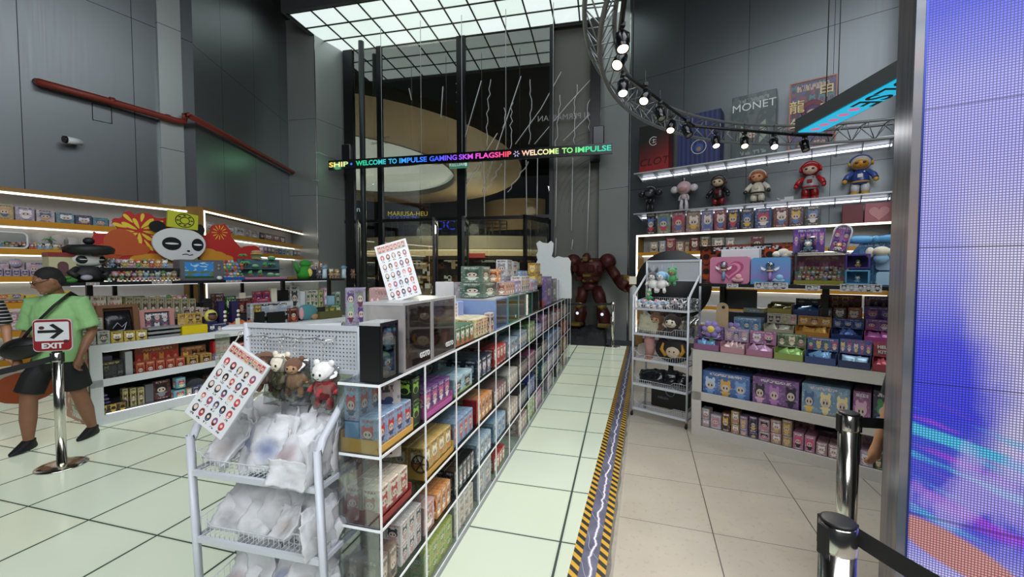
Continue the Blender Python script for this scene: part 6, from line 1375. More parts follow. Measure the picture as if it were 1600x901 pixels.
t = thing('wall_shelving', (WR.o[0], WR.o[1], 0), WR.a, 'white framed wall shelving with glowing outline low on the right wall', 'shelving')
MB().box(WU0 + .1, -.02, .1, WU1, -.003, SH3).build('back_panel', M_NICHE, t)
m = MB(); m.box(WU0 + .06, -.4, SH3 - .04, WU1, -.02, SH3); m.box(WU0 + .06, -.4, 0, WU0 + .1, -.02, SH3 - .04); m.build('surround', plain('surround_oak', '#8a6a34', .5), t)
MB().box(WU0 + .06, -.412, SH3 - .045, WU1, -.402, SH3 - .01).build('led_frame', LED, t); MB().box(WU0 + .06, -.412, .3, WU0 + .095, -.402, SH3 - .045).build('led_upright', LED, t)
for z in (2.1, 1.72, 1.34, .96, .58):
    b = MB().box(WU0 + .1, -.38, z - .06, WU1, -.02, z).build('shelf_board', M_SHW, t); MB().box(WU0 + .1, -.4, z - .065, WU1, -.38, z + .002).build('shelf_edge', M_YEL, b)
    MB().box(WU0 + .1, -.10, z - .085, WU1, -.07, z - .062).build('led_strip', LED, b)
def RW_(x0, x1, y, z, mat, label, v=-.36, d=.2, **k): return pack_px(WR, v, x0, x1, y, z, d, mat, label, **k)
def bigbox(x0, x1, ytop, mat, label, v=-.4, d=.34):
    ua, ub = WR.pix(x0, 210, v)[0], WR.pix(x1, 210, v)[0]; h = WR.pix((x0+x1)/2, ytop, v)[1] - SH1
    t_ = thing('big_toy_box', WR.w((ua+ub)/2, v, SH1 + .001), WR.a, label, 'box'); w = (ub - ua) / 2
    MB().cbox(-w, 0, 0, w, d, h, .006).build('carton', mat, t_); return t_, w, h
def gradmat():
    m, t_, b = new_mat('black_to_red'); g = NG(t_); tc = t_.nodes.new('ShaderNodeTexCoord'); G = g.xyz(tc.outputs['Generated'])
    c = g.ramp(g.add(G[2], g.mul(G[0], -.25)), [(0, '#8a1c1e'), (.25, '#5a1416'), (.6, '#161314')], const=False); t_.links.new(c, b.inputs['Base Color']); return m
WT = plain('print_white', '#d8d8dc', .5)
t_, w, h = bigbox(999, 1045, 194, gradmat(), 'black box fading to dark red with round white emblem on the top wall shelf')
text('CLOT', h*.22, plain('print_dark', '#1a1214', .5), t_, (0, -.006, h*.2), 'lettering', shear=.2, sx=1.1)
m = MB(); m.path([(.09*cos(a*pi/12), -.006, h*.64 + .09*sin(a*pi/12)) for a in range(3, 22)], .008, 5); m.path([(.0, -.006, h*.64+.05), (.0, -.006, h*.64-.05)], .007, 5); m.path([(-.04, -.006, h*.64+.03), (.05, -.006, h*.64+.03), (.05, -.006, h*.64-.03), (-.04, -.006, h*.64-.03)], .007, 5, closed=True); m.build('emblem', WT, t_)
def stripes():
    m, t_, b = new_mat('blue_stripes'); g = NG(t_); tc = t_.nodes.new('ShaderNodeTexCoord'); G = g.xyz(tc.outputs['Generated'])
    t_.links.new(g.mix(g.gt(g.fr(g.mul(G[0], 9.0)), .5), lin('#27346a'), lin('#1a2148')), b.inputs['Base Color']); return m
t_, w, h = bigbox(1060, 1126, 176, stripes(), 'navy blue striped box with circular window print on the top wall shelf')
m = MB(); m.path([(.14*cos(a*pi/16), -.006, h*.34 + .14*sin(a*pi/16)) for a in range(32)], .007, 5, closed=True); m.build('ring', WT, t_)
m = MB(); m.ball((0, -.004, h*.32), (.09, .004, .09), 14, 8); m.ball((0, -.006, h*.3), (.05, .004, .05), 12, 6, 1); m.build('printed_head', [plain('print_navy', '#2a4a8a', .5), plain('print_tan', '#8a6a4a', .5)], t_)
t_, w, h = bigbox(1143, 1212, 146, art('#4e5c60', ['#3f4c4e', '#5a6a66'], '#8a9a94', seed=300, z0=.0, z1=.01), 'slate teal box lettered MONET on the top wall shelf')
text('MONET', h*.17, plain('print_cream', '#d8dcd8', .5), t_, (0, -.006, h*.8), 'lettering', sx=1.05)
m = MB(); m.ball((-.02, -.004, h*.36), (.09, .004, .08), 16, 8, 0); m.ball((-.02, -.008, h*.34), (.065, .004, .055), 14, 8, 1)
for sx in (-1, 1): m.ball((-.02 + sx*.03, -.012, h*.34), (.014, .003, .011), 8, 5, 2)
m.prism([(.10, h*.2), (.22, h*.3), (.2, h*.56), (.12, h*.5)], -.006, -.001, 0); m.prism([(-.14, h*.2), (-.24, h*.3), (-.2, h*.52), (-.14, h*.45)], -.006, -.001, 0)
m.build('printed_figure', [plain('print_sage', '#8a9a86', .5), plain('print_skin', '#c8a898', .5), BLACK], t_)
t_, w, h = bigbox(1232, 1306, 124, art('#4a2248', ['#3a3a7a', '#7a2440', '#2a6a78'], '#c8a88a', k=5, rows=5, seed=301, skin='#5a2a58', z0=.03, z1=.97), 'purple and red festive box with gold characters on the top wall shelf', d=.3)
m = MB(); m.box(-w, -.008, 0, w, -.001, .02); m.box(-w, -.008, h-.02, w, -.001, h); m.box(-w, -.008, .02, -w+.02, -.001, h-.02); m.box(w-.02, -.008, .02, w, -.001, h-.02); m.build('border', plain('border_rose', '#b06a5a', .5), t_)
m = MB(); m.ball((0, -.004, h*.56), (.17, .004, .17), 20, 10, 0); m.ball((0, -.008, h*.55), (.11, .004, .10), 16, 8, 1); m.ball((0, -.012, h*.52), (.08, .004, .055), 14, 8, 2)
for sx in (-1, 1): m.ball((sx*.035, -.016, h*.52), (.012, .003, .012), 8, 5, 3)
m.build('printed_medallion', [plain('print_maroon', '#6a1c34', .5), plain('print_plum', '#4a2a5a', .5), plain('print_skin', '#c8a898', .5), BLACK], t_)
GOLD = plain('print_gold', '#d8c08a', .5)
for s_, x, z in (('甲', w*.58, h*.78), ('辰', w*.6, h*.52), ('龍', -w*.66, h*.62), ('年', -w*.62, h*.36)): text(s_, h*.2, GOLD, t_, (x, -.012, z), 'lettering', bold=.002)
def fig(x, label, head, hel, torso, arm, leg, foot, s=1.0, style=0, eye='#20242c'):
    u = WR.pix(x, 290, -.24)[0]; t_ = thing('vinyl_figure', WR.w(u, -.24, SH2 + .001), WR.a - .1, label, 'figure'); t_.scale = (s, s, s)
    c = lambda col, r=.28, mt=0: plain('vinyl_%s' % col[1:], col, r, mt, nz=.02)
    if style == 1:      # round headed, pompon eared slim figure
        for sx in (-1, 1): MB().path([(sx*.05, 0, .0), (sx*.052, 0, .12), (sx*.035, 0, .24)], [.045, .035, .03], 12).build('leg', c(leg), t_)
        MB().loft([((0,0,.22), .055, .045), ((0,0,.28), .06, .05), ((0,0,.33), .04, .035)], 14).build('torso', c(torso), t_)
        for sx in (-1, 1): MB().path([(sx*.05, 0, .32), (sx*.085, 0, .27), (sx*.09, -.02, .2)], [.018, .017, .02], 8).build('arm', c(arm), t_)
        MB().ball((0, 0, .45), (.14, .12, .125), 22, 14).build('head', c(head), t_)
        for sx in (-1, 1): MB().ball((sx*.19, 0, .43), (.075, .06, .07), 16, 10).build('ear_pompon', c(hel), t_)
        MB().ball((0, -.065, .42), (.09, .06, .07), 16, 10).build('face', c(eye), t_)
        m = MB(); m.path([(0, 0, .57), (0, 0, .62)], .006, 6); m.ball((0, 0, .63), .014, 8, 5); m.build('antenna', c(hel), t_)
        return t_
    for sx in (-1, 1):
        l = MB().path([(sx*.06, 0, .05), (sx*.065, 0, .12), (sx*.05, 0, .2)], [.055, .06, .055], 14).build('leg', c(leg), t_)
        MB().loft([((sx*.065, -.015, 0), .058, .075), ((sx*.065, -.015, .03), .06, .078), ((sx*.065, 0, .065), .045, .05)], 14).build('boot', c(foot), l)
    MB().loft([((0,0,.17), .105, .08), ((0,0,.24), .115, .09), ((0,0,.33), .10, .08), ((0,0,.40), .06, .05)], 20).build('torso', c(torso), t_)
    for sx, z in ((-1, 0), (1, 1)):
        a_ = MB().path([(sx*.09, 0, .375), (sx*.16, -.01, .31), (sx*.185, -.05, .25)], [.04, .043, .04], 12).build('arm', c(arm), t_)
        MB().ball((sx*.19, -.075, .225), (.036, .034, .036), 12, 8).build('hand', c(foot), a_)
    MB().ball((0, 0, .51), (.135, .115, .11), 22, 14).build('helmet', c(hel), t_)
    f_ = MB().ball((0, -.035, .495), (.11, .095, .082), 20, 12).build('face', c(head), t_)
    for sx in (-1, 1): MB().ball((sx*.045, -.12, .50), (.024, .012, .017), 10, 6).build('eye', c(eye), f_)
    MB().path([(.012, -.131, .455), (-.012, -.131, .455)], .004, 5).build('mouth', c('#a84a44'), f_)
    for sx in (-1, 1): MB().lathe([(0, -.015), (.04, -.015), (.045, 0), (.04, .015), (0, .015)], (sx*.14, 0, .51), 16, 0, 'x').build('ear_disc', c(foot if style == 3 else hel), t_)
    MB().path([(.135*cos(a), -.03 - .02*sin(a), .515 + .115*sin(a)) for a in [pi*k/12 for k in range(13)]], .012, 6).build('visor_rim', c(arm), t_)
    MB().path([(.11*cos(a*pi/10), .09*sin(a*pi/10), .21) for a in range(20)], .014, 6, closed=True).build('belt', c(foot), t_)
    m = MB(); m.cbox(-.035, -.1, .27, .035, -.08, .33, .006); m.lathe([(0, -.102), (.012, -.102), (.012, -.098), (0, -.098)], (.05, 0, .36), 10, 0, 'y'); m.build('chest_pack', c(leg), t_)
    return t_
fig(1016, 'slim black glossy figure with round pompon ears, leftmost on the figure shelf', '#1c1d20', '#232428', '#16171a', '#2a2b30', '#1c1d20', '#1c1d20', 1.05, 1, '#4a4c52')
fig(1069, 'slim pearl pink figure with round pompon ears, second on the figure shelf', '#c8a8ac', '#cfc8cc', '#c0b0b4', '#c8b8bc', '#cfc8cc', '#cfc8cc', 1.08, 1, '#b88a88')
fig(1123, 'black and red coated figure with dark helmet, third on the figure shelf', '#d8bfa0', '#5a4640', '#2a1418', '#1c1a1c', '#7a1c1c', '#141416', 1.02)
fig(1184, 'cream suited figure with orange brown helmet, fourth on the figure shelf', '#d8a07a', '#a8603a', '#cfc8b4', '#d0cabc', '#d0c8b8', '#2a2624', 1.04, eye='#7a2c1c')
fig(1266, 'red armoured figure with silver chest and red gloves, fifth on the figure shelf', '#d8b4a4', '#a81c22', '#9a9a9e', '#a81c22', '#8a1a1e', '#b0242a', 1.08, 3)
fig(1344, 'blue jacketed figure with yellow muzzle and bubble helmet, rightmost on figure shelf', '#c88a2c', '#c8b8a8', '#2c4288', '#3a5296', '#d0d0d4', '#c89a3a', 1.08, 3)
m = MB(); m.box(-.10, -.01, 0, .10, .01, .03); m.box(-.04, -.01, .03, .1, .01, .07); m.path([(-.1, 0, .02), (-.16, 0, .06)], .012, 6); tag(m.build('toy_blaster', plain('vinyl_d0d0d4', '#d0d0d4', .3), loc=WR.w(WR.pix(1230, 305, -.35)[0], -.38, SH2 + .001), rz=WR.a), 'small white toy gadget lying beside the red armoured figure', 'toy')
row3 = [(1010,1025,'#2c2a34','black outlined'),(1027,1048,'#8a9a80','moss green'),(1050,1070,'#a86a74','rosy'),(1072,1094,'#a8887a','rosy beige'),(1096,1114,'#8a86b8','lavender blue'),(1116,1135,'#a84a5a','raspberry'),(1137,1156,'#3a3c6a','ink blue'),(1158,1178,'#4a4e62','storm grey'),(1180,1206,'#4a62a0','royal blue'),(1209,1232,'#8a3a34','vermilion'),(1234,1256,'#6a4456','mulberry'),(1258,1283,'#3a4440','forest black')]
for i, (a, b_, c, n) in enumerate(row3): RW_(a, b_, 334 - .046 * (a - 1010) - 1.5, SH3 + .003, art(c, ['#e8d8d0', '#c84a5a', '#5a7ab0', '#d8b050'], '#e8e0d8', seed=310 + i), n + ' figure box in the row above the glowing shelf outline', d=.12)
RW_(1316, 1350, 319, SH3 + .003, plain('deep_crimson', '#6a1a24', .4), 'plain deep crimson carton right of the box row', d=.1)
t_ = RW_(1351, 1398, 316, SH3 + .003, plain('dusty_pink', '#a85a64', .4), 'dusty pink carton with pale heart at the right of the box row', d=.1)
m = MB(); P = [(.13*16*sin(a)**3/16, .13*(13*cos(a)-5*cos(2*a)-2*cos(3*a)-cos(4*a))/16) for a in [2*pi*k/30 for k in range(30)]]; m.prism([(x, z + .15) for x, z in P], -.056, -.051); m.build('heart', plain('heart_pale', '#c88a8c', .5), t_)
row4 = [(1015,1028,378,'#b0a890','parchment'),(1030,1040,376,'#9aaac4','powder blue'),(1041,1055,372,'#a83a5a','cerise'),(1056,1069,377,'#b88a6a','toffee'),(1070,1077,378,'#a89464','sand'),(1078,1092,371,'#7a2024','garnet'),(1094,1110,369,'#5a6458','pewter green'),(1112,1132,371,'#8a8c84','warm grey'),(1134,1148,371,'#a0a29c','silver'),(1173,1194,369,'#8a3a44','claret')]
for i, (a, b_, y, c, n) in enumerate(row4): RW_(a, b_, y, 2.103, art(c, ['#e8dcd0', '#6a4a4a', '#c8a070'], '#f0e8e0', seed=330 + i), n + ' small box inside the glowing outline of the right wall shelving', d=.12)

CL = 2.35
t = thing('display_cabinet', (CA.o[0], CA.o[1], 0), CA.a, 'cream white two-bay display cabinet with black raised shelf on the right', 'display cabinet')
CW = plain('cabinet_cream', '#c4c1ba', .4)
m = MB(); m.box(0, 0, 0, CL, .02, .095); m.box(0, 0, .36, CL, .02, .445); m.box(0, 0, .775, CL, .02, .865); m.box(0, 0, .095, .09, .02, .775); m.box(CL - .09, 0, .095, CL, .02, .775)
m.build('face_frame', CW, t)
c = MB(); c.box(.01, .02, .02, .03, .8, .86); c.box(CL - .03, .02, .02, CL, .8, .86); c.box(.03, .78, .02, CL - .03, .8, .86); c.build('carcass', plain('carcass_dark', '#2a282c', .5), t)
MB().box(.03, .02, .075, CL - .03, .78, .093).build('bottom_board', plain('shelf_cream', '#8a8784', .5), t); MB().box(.03, .02, .38, CL - .03, .78, .40).build('middle_board', plain('shelf_cream', '#8a8784', .5), t)
MB().box(0, 0, .866, CL, .8, .874).build('top_board', CW, t)
MB().box(.0, .10, 1.515, CL, .55, 1.545).build('raised_shelf', plain('shelf_black', '#141416', .4), t)
for u in (.12, 1.0, 2.1): MB().box(u, .42, .875, u + .05, .47, 1.515).build('upright', BLACK, t)
for v, z in ((.22, 1.06), (.42, 1.24)): MB().box(.16, v, .875, CL, v + .19, z).build('step_riser', plain('riser_dark', '#2f3134', .6), t)
def CB(x0, x1, y, z, v, mat, label, d=.15, **k): return pack_px(CA, v, x0, x1, y, z, d, mat, label, **k)
CZ = .8755
def dump_bin(x0, x1, ytop, colb, art_m, bag, label, v=.015, z=CZ, word=None, d=.17):
    """open fronted counter box: printed header card behind a shallow printed tray of foil bags"""
    ua, ub = CA.pix(x0, 540, v)[0], CA.pix(x1, 540, v)[0]; w = (ub - ua)/2 * .97; zt = CA.pix((x0+x1)/2, ytop, v + .13)[1] - z
    t_ = thing('counter_display_box', CA.w((ua+ub)/2, v, z), CA.a, label, 'display box')
    m = MB(); m.box(-w, 0, 0, w, .005, .06); m.box(-w, 0, 0, -w + .004, d, .10); m.box(w - .004, 0, 0, w, d, .10); m.box(-w, d - .004, 0, w, d, .12); m.box(-w, 0, 0, w, d, .004)
    m.build('tray', plain('bin_' + colb[1:], colb, .45), t_)
    MB().box(-w, d - .035, .10, w, d - .005, zt).build('header_card', art_m, t_)
    r = random.Random(int(x0)); m = MB()
    for k in range(5):
        m.M = Matrix.Translation((r.uniform(-w*.6, w*.6), .07 + r.uniform(-.03, .03), .05)) @ Matrix.Rotation(r.uniform(-.8, .8), 4, 'Y') @ Matrix.Rotation(r.uniform(-1.0, -.3), 4, 'X')
        a = noise.noise((k, x0, 0)) * .01
        m.loft([((0,0,-.035), .05, .003), ((0,0,-.02), .045, .012), ((a,0,.02), .045, .014), ((a,0,.045), .05, .003)], 10)
    m.M = None
    m.build('foil_bags', plain('foil_' + bag[1:], bag, .25, .25, bump=.3, ns=40), t_)
    if word:
        for q, wd in enumerate(word): text(wd, .035, plain('print_cream', '#d8dcd8', .5), t_, (-w*.25, d - .037, zt * .82 - .04 * q), 'lettering', bold=.001)
    return t_
dump_bin(1083, 1124, 509, '#8a5a80', art('#6a4a90', ['#d8c8f0', '#2a2450', '#a890d8'], '#e8d8f8', k=2, seed=350, bg2='#8a6ab0'), '#6a9ac0', 'violet counter box with blue foil bags, leftmost on the cabinet top')
dump_bin(1125, 1164, 513, '#b88a94', art('#a890b8', ['#f0e8e0', '#c8a0a8', '#5a5a80'], '#d8c8e8', k=3, seed=351, bg2='#b8a8c8'), '#c8a8a8', 'pale pink counter box, second from the left on the cabinet top')
dump_bin(1165, 1208, 517, '#a87088', art('#b06a9a', ['#e8d8e8', '#2a2838', '#d890b8'], '#f0d8e8', k=2, seed=352, bg2='#c080b0'), '#c8a0c0', 'rose pink counter box with lilac bags, third on the cabinet top')
dump_bin(1209, 1256, 521, '#8a9a50', art('#5f7a54', ['#e8d8b8', '#b86a70', '#3a4a38'], '#d8e0c8', k=3, seed=353, bg2='#7a9468'), '#98c070', 'moss green counter box with lime foil bags on the cabinet top')
dump_bin(1257, 1308, 528, '#3a4a78', art('#4a5ea0', ['#e8c8b8', '#c84a6a', '#d8c050', '#3a7a5a'], '#d8d8f0', k=4, seed=354, bg2='#5a70b8'), '#7aa8d0', 'blue counter box with sky blue bags, nearer the green one')
dump_bin(1309, 1362, 531, '#343e60', art('#4a62ac', ['#e8d0b8', '#b85a8a', '#e0c868'], '#c85a5a', k=5, seed=355, bg2='#5a78c0'), '#a8c8e0', 'blue counter box with white blue bags and a row of small faces')
dump_bin(1363, 1420, 536, '#8a3a42', art('#a8384a', ['#c85a68', '#a8384a'], '#c85a68', seed=356, z0=.0, z1=.01), '#b8505e', 'rose red counter box lettered in cream, next to the screen', word=('HELLO', 'KITTY'))
CB(1146, 1190, 496, 1.062, .24, art('#6a90b4', ['#a8c8e0', '#3a6a9a'], '#d8e8f4', k=3, seed=360, bg2='#7aa4c4'), 'misty blue carton on the middle step of the cabinet')
dump_bin(1192, 1240, 490, '#a8a088', art('#c8c4b0', ['#c86a80', '#2a2838', '#e8b8c0', '#a89a60'], '#8a9a70', k=4, seed=361), '#c8c8b8', 'cream counter box with a line of small pink faces on the middle step', v=.23, z=1.062)
dump_bin(1241, 1296, 494, '#b07a34', art('#c88a30', ['#e8c880', '#8a4a1a', '#d8a850'], '#7a3a14', k=3, seed=362, bg2='#d09c44'), '#d8a850', 'orange counter box on the middle step of the cabinet', v=.23, z=1.062)
dump_bin(1297, 1348, 498, '#1c2c60', art('#2c4688', ['#e8d8d8', '#1c1c30', '#6a8ac8'], '#8aa8e0', k=3, seed=363, bg2='#24386c'), '#5a78b8', 'deep blue counter box on the middle step of the cabinet', v=.23, z=1.062)
dump_bin(1349, 1415, 500, '#a84a8a', art('#a0589c', ['#c84a7a', '#e8d0e8', '#6a3a7a'], '#e8b8d8', k=3, seed=364, bg2='#8a5aa8'), '#c070b0', 'purple pink counter box on the middle step next to the screen', v=.23, z=1.062)
CB(1161, 1195, 481, 1.242, .43, art('#a8a878', ['#6a9ab0', '#d8d0a0'], '#5a8aa0', seed=370, band='#4a7a90'), 'cream and blue carton on the top step of the cabinet')
dump_bin(1197, 1236, 472, '#a89a50', art('#b0a860', ['#5a5a30', '#d8d0a0', '#c84a60'], '#5a5a30', k=2, seed=371), '#6a6a3a', 'olive yellow counter box on the top step of the cabinet', v=.43, z=1.242)
dump_bin(1237, 1279, 466, '#3a4a80', art('#22263c', ['#3a4a70', '#181a28'], '#c8d0d8', k=2, seed=372), '#5a90c0', 'near black header counter box with blue bags on the top step', v=.43, z=1.242)
for i, (a, b_, c, n, fc) in enumerate(((1280, 1301, '#4a2a28', 'brown window', '#8ab0c8'), (1302, 1323, '#3a2c30', 'dark window', '#b8b8c0'), (1325, 1347, '#b8602c', 'orange', '#e8e0d8'))):
    CB(a, b_, 481, 1.242, .44, art(c, [fc, '#d8d0c8'], '#d8c8b8', seed=373 + i, skin='#e8e4e0'), n + ' pack with round white face on the top step', d=.1)
CB(1281, 1348, 460, 1.242, .56, art('#7a3420', ['#a8703a', '#5a1c18', '#c89a5a'], '#c89a5a', k=4, rows=2, seed=377, z0=.3, z1=.95, skin='#8a4a2a'), 'rust red castle shaped header card behind the three face packs', d=.02, name='display_card', cat='display card')
CB(1350, 1400, 480, 1.242, .44, art('#5a3a90', ['#c86ab0', '#8a6ac8'], '#e0b8f0', k=2, seed=378), 'violet carton on the top step next to the screen', d=.1)
CB(1350, 1402, 463, 1.242, .56, art('#4a3058', ['#8a5a8a', '#6a3a6a', '#a87aa0'], '#c8a0c8', k=4, seed=379, z0=.1, z1=1.0), 'dark purple scalloped header card behind the violet carton', d=.02, name='display_card', cat='display card')
t_ = thing('wooden_display_stand', CA.w(CA.pix(1128, 505, .2)[0], .20, CZ), CA.a, 'round topped pale wooden card stand between two flower plush toys', 'stand')
hgt = CA.pix(1126, 472, .2)[1] - CZ
m = MB(); m.prism([(-.058, 0), (.058, 0), (.058, hgt - .06)] + circ(0, hgt - .06, .058, 14, None, 0, pi)[1:] + [(-.058, hgt - .06)], 0, .012); m.build('board', plain('pale_wood', '#b09878', .6, nz=.1), t_)
MB().lathe([(0, -.003), (.016, -.003), (.016, 0), (0, 0)], (.012, 0, hgt - .05), 14, 0, 'y').build('hole', BLACK, t_)
for x, n, sc in ((1113, 'left', 1), (1143, 'right', .9)):
    t_ = thing('flower_plush', CA.w(CA.pix(x, 498, .17)[0], .15 if n == 'left' else .24, CZ + .2), CA.a, 'lilac flower plush with yellow face, %s of the wooden stand' % n, 'plush toy'); t_.scale = (sc,)*3
    m = MB()
    for k in range(6): m.ball((.055*cos(k*pi/3), 0, .055*sin(k*pi/3)), (.037, .026, .037), 12, 8)
    m.build('petals', PLC['lilac'], t_); MB().ball((0, -.022, 0), (.038, .022, .038), 14, 8).build('face', PLC['yellow'], t_)
    MB().box(-.02, .0, -.2, .02, .02, -.03).build('stem', PLC['green'], t_)
CB(1130, 1184, 452, 1.27, .47, plain('grey_panel', '#3a3b40', .5), 'dark grey card panel hanging back below the raised shelf', d=.01, name='display_card', cat='display card')
UB = .4015
ubx = [(1097, 1173, 583, '#4a78c0', ['#b8d0ec', '#d8a850', '#7aa0d8'], 'blue', '#3a64b0'), (1175, 1250, 592, '#8a5aa0', ['#d8a8c8', '#2a2438', '#b880c0'], 'purple', '#b070a0'), (1252, 1330, 603, '#7aa8c8', ['#e8d8a0', '#4a6a9a', '#e8c060'], 'sky blue and sand', '#d0b070'), (1333, 1362, 612, '#a86a9a', ['#2a2030', '#d8a8c8'], 'pink violet', '#8a5aa0'), (1364, 1410, 612, '#3a3858', ['#7ab0e0', '#5a4a80', '#4a8a5a'], 'dusky blue', '#2c4a3c')]
for i, (a, b_, y, c, f_, n, bd) in enumerate(ubx):
    CB(a, b_, y, UB, .05, art(c, f_, '#e8e0f0', k=3 if b_ - a > 50 else 1, seed=380 + i, band=bd), n + ' large carton in the upper bay of the cabinet', d=.28)
    CB(a + 6, b_ - 2, y - 12, UB, .34, art('#28263a' if i != 2 else '#b09a58', f_, '#8a84a8', k=3, seed=386 + i, z0=.6, z1=1.0), 'raised back card of the %s carton in the upper bay' % n, d=.01, name='display_card', cat='display card')
lb = [(1096,1109,655,638,'#b0a8ac','pale grey'),(1110,1127,648,0,'#b8b0c0','white lilac'),(1128,1141,645,0,'#6a3a1c','brown and red'),(1142,1155,663,642,'#b89a58','butter yellow'),(1156,1168,673,650,'#9a86b0','lilac'),(1170,1184,676,650,'#4a3c6a','plum'),(1185,1203,675,655,'#b890a0','blush'),(1204,1221,677,656,'#c0908a','salmon pink'),(1222,1238,682,656,'#a88a70','biscuit'),]
for i, (a, b_, y1, y2, c, n) in enumerate(lb):
    z0 = .0945; A = art(c, ['#e8e0e8', '#2a2430', '#c87a90', '#d8b060'], '#ffffff', seed=400 + i)
    if y2:
        o = CB(a, b_, y1, z0, .04, A, n + ' small pack, lower one of its pair in the bottom bay', d=.1); zt = CA.pix((a+b_)/2, y1, .04)[1]
        CB(a, b_, y2, zt + .001, .05, A, n + ' small pack, upper one of its pair in the bottom bay', d=.1)
    else: CB(a, b_, y1, z0, .04, A, n + ' taller pack in the bottom bay', d=.1)
pkh = art('#c07a9a', ['#f0e0e8', '#d84a7a', '#2a2030'], '#ffffff', k=1, seed=415)
for i in range(2): CB(1239 + 18*i, 1256 + 18*i, 676 + 5*i, .0945, .03, pkh, 'hot pink pack with white face, %s of two in the bottom bay' % ['left', 'right'][i], d=.2)
CB(1240, 1274, 658, .0945, .25, art('#a87088', ['#c890a8', '#8a4a68'], '#d8b0c0', k=3, seed=416, z0=.3, z1=1.0), 'scalloped pink header card in the bottom bay', d=.01, name='display_card', cat='display card')
for i in range(2): CB(1275 + 19*i, 1293 + 19*i, 692 + 4*i, .0945, .03, art('#b88a94', ['#8a9aa8', '#e8dcd8'], '#ffffff', seed=417), 'dusty pink pack with grey shoe print, %s of two in the bottom bay' % ['left', 'right'][i], d=.2)
CB(1276, 1308, 672, .0945, .25, art('#4a2c3c', ['#7a4a5a', '#5a3a4a'], '#a88a98', k=2, seed=418), 'wine coloured back carton in the bottom bay', d=.05)
CB(1344, 1365, 705, .0945, .03, art('#b898b0', ['#6a9ac0', '#e8e0e8'], '#ffffff', seed=419), 'lilac pack with round blue print right of the far belt post', d=.2)
CB(1345, 1366, 677, .0945, .25, art('#a8849a', ['#c8a8b8', '#8a5a78'], '#d8b8c8', k=1, seed=420), 'mauve pink header card right of the far belt post', d=.01, name='display_card', cat='display card')
CB(1367, 1392, 705, .0945, .03, art('#2c4a30', ['#d8a878', '#c8c0a0'], '#c8d8a0', k=2, rows=2, seed=421), 'dark green pack with four faces at the right of the bottom bay', d=.2)
CB(1310, 1326, 700, .0945, .03, art('#b87a98', ['#f0e0e8', '#8a3a5a'], '#ffffff', seed=422), 'rose pack behind the far belt post in the bottom bay', d=.2)
RZ = 1.5465
def flatcard(x0, x1, y, base, label, kind):
    v = .16; ua, ub = CA.pix(x0, 430, v)[0], CA.pix(x1, 430, v)[0]; w = (ub-ua)/2; h = CA.pix((x0+x1)/2, y, v)[1] - RZ
    t_ = thing('wand_gift_box', CA.w((ua+ub)/2, v, RZ), CA.a, label, 'box')
    MB().prism(rrect(-w, 0, w, h, .03), 0, .06).build('box', base[0], t_)
    m = MB()
    if kind == 0:
        for i, k in enumerate((1.0, .8, .6)):
            P = [(k*w*.72*16*sin(a)**3/16, h*.52 + k*h*.42*(13*cos(a)-5*cos(2*a)-2*cos(3*a)-cos(4*a))/16) for a in [2*pi*q/36 for q in range(36)]]; m.prism(P, -.002*(i+1), .0, i % 2)
    else:
        m.prism([(-w, 0), (w, 0), (w, h*.26), (w*.5, h*.16), (w*.1, h*.08), (-w*.4, h*.14), (-w*.7, h*.22), (-w, h*.14)], -.004, 0, 0)
    m.build('printed_shape', [base[1], base[2]], t_)
    wd = MB(); x = -w*.25 if kind == 0 else w*.02
    wd.path([(x, -.02, h*.16), (x, -.02, h*.5)], [.017, .013], 10); w_ = wd.build('wand', base[3], t_)
    MB().lathe([(.02, 0), (.03, .008), (.02, .016)], (x, -.02, h*.48), 12).build('collar', GOLD, w_)
    MB().ball((x, -.022, h*.70), (.038, .03, .036), 14, 9).build('globe', clear('globe_glass', '#d8e0ea', .5), w_); MB().ball((x, -.022, h*.68), (.018, .016, .02), 10, 6).build('globe_charm', PLC['white'] if kind == 0 else PLC['grey'], w_)
    for sx in (-1, 1): MB().prism([(x + sx*.03, h*.56), (x + sx*.075, h*.66), (x + sx*.07, h*.56), (x + sx*.045, h*.5)], -.026, -.018).build('wing', PLC['white'], w_)
    m = MB(); m.ball((w*.45, -.015, h*.14), (w*.3, .02, h*.1), 12, 8); m.ball((w*.5, -.02, h*.25), (.03, .02, .03), 10, 7); m.build('reclining_charm', PLC['pink'] if kind == 0 else PLC['blue'], t_)
p_ = lambda n, c: plain(n, c, .4, nz=.03)
flatcard(1109, 1171, 401, (p_('gift_pink', '#c880a0'), p_('gift_rose', '#b0507a'), p_('gift_rose2', '#d890ac'), p_('gift_blue', '#7a9ac8')), 'pink gift box with nested hearts and a winged wand, leftmost on the raised shelf', 0)
def grad_blue():
    m, t_, b = new_mat('blue_pink_blend'); g = NG(t_); tc = t_.nodes.new('ShaderNodeTexCoord'); G = g.xyz(tc.outputs['Generated'])
    t_.links.new(g.ramp(G[2], [(0, '#9a70b0'), (.45, '#7a8ac8'), (1, '#5a9ad0')], const=False), b.inputs['Base Color']); return m
flatcard(1173, 1235, 402, (grad_blue(), p_('gift_sky', '#5a9ac8'), p_('gift_sky', '#5a9ac8'), p_('gift_lilac', '#a88ac8')), 'blue to pink gift box with a silver wand, second on the raised shelf', 1)
uA, uB = CA.pix(1237, 440, .15)[0], CA.pix(1321, 440, .15)[0]; w = (uB-uA)/2; h = CA.pix(1280, 396, .15)[1] - RZ
t_ = thing('clear_case', CA.w((uA+uB)/2, .15, RZ), CA.a, 'clear acrylic case of small figures on pink and yellow steps', 'display case')
MB().box(-w, 0, 0, w, .2, h).build('case_box', ACR, t_)
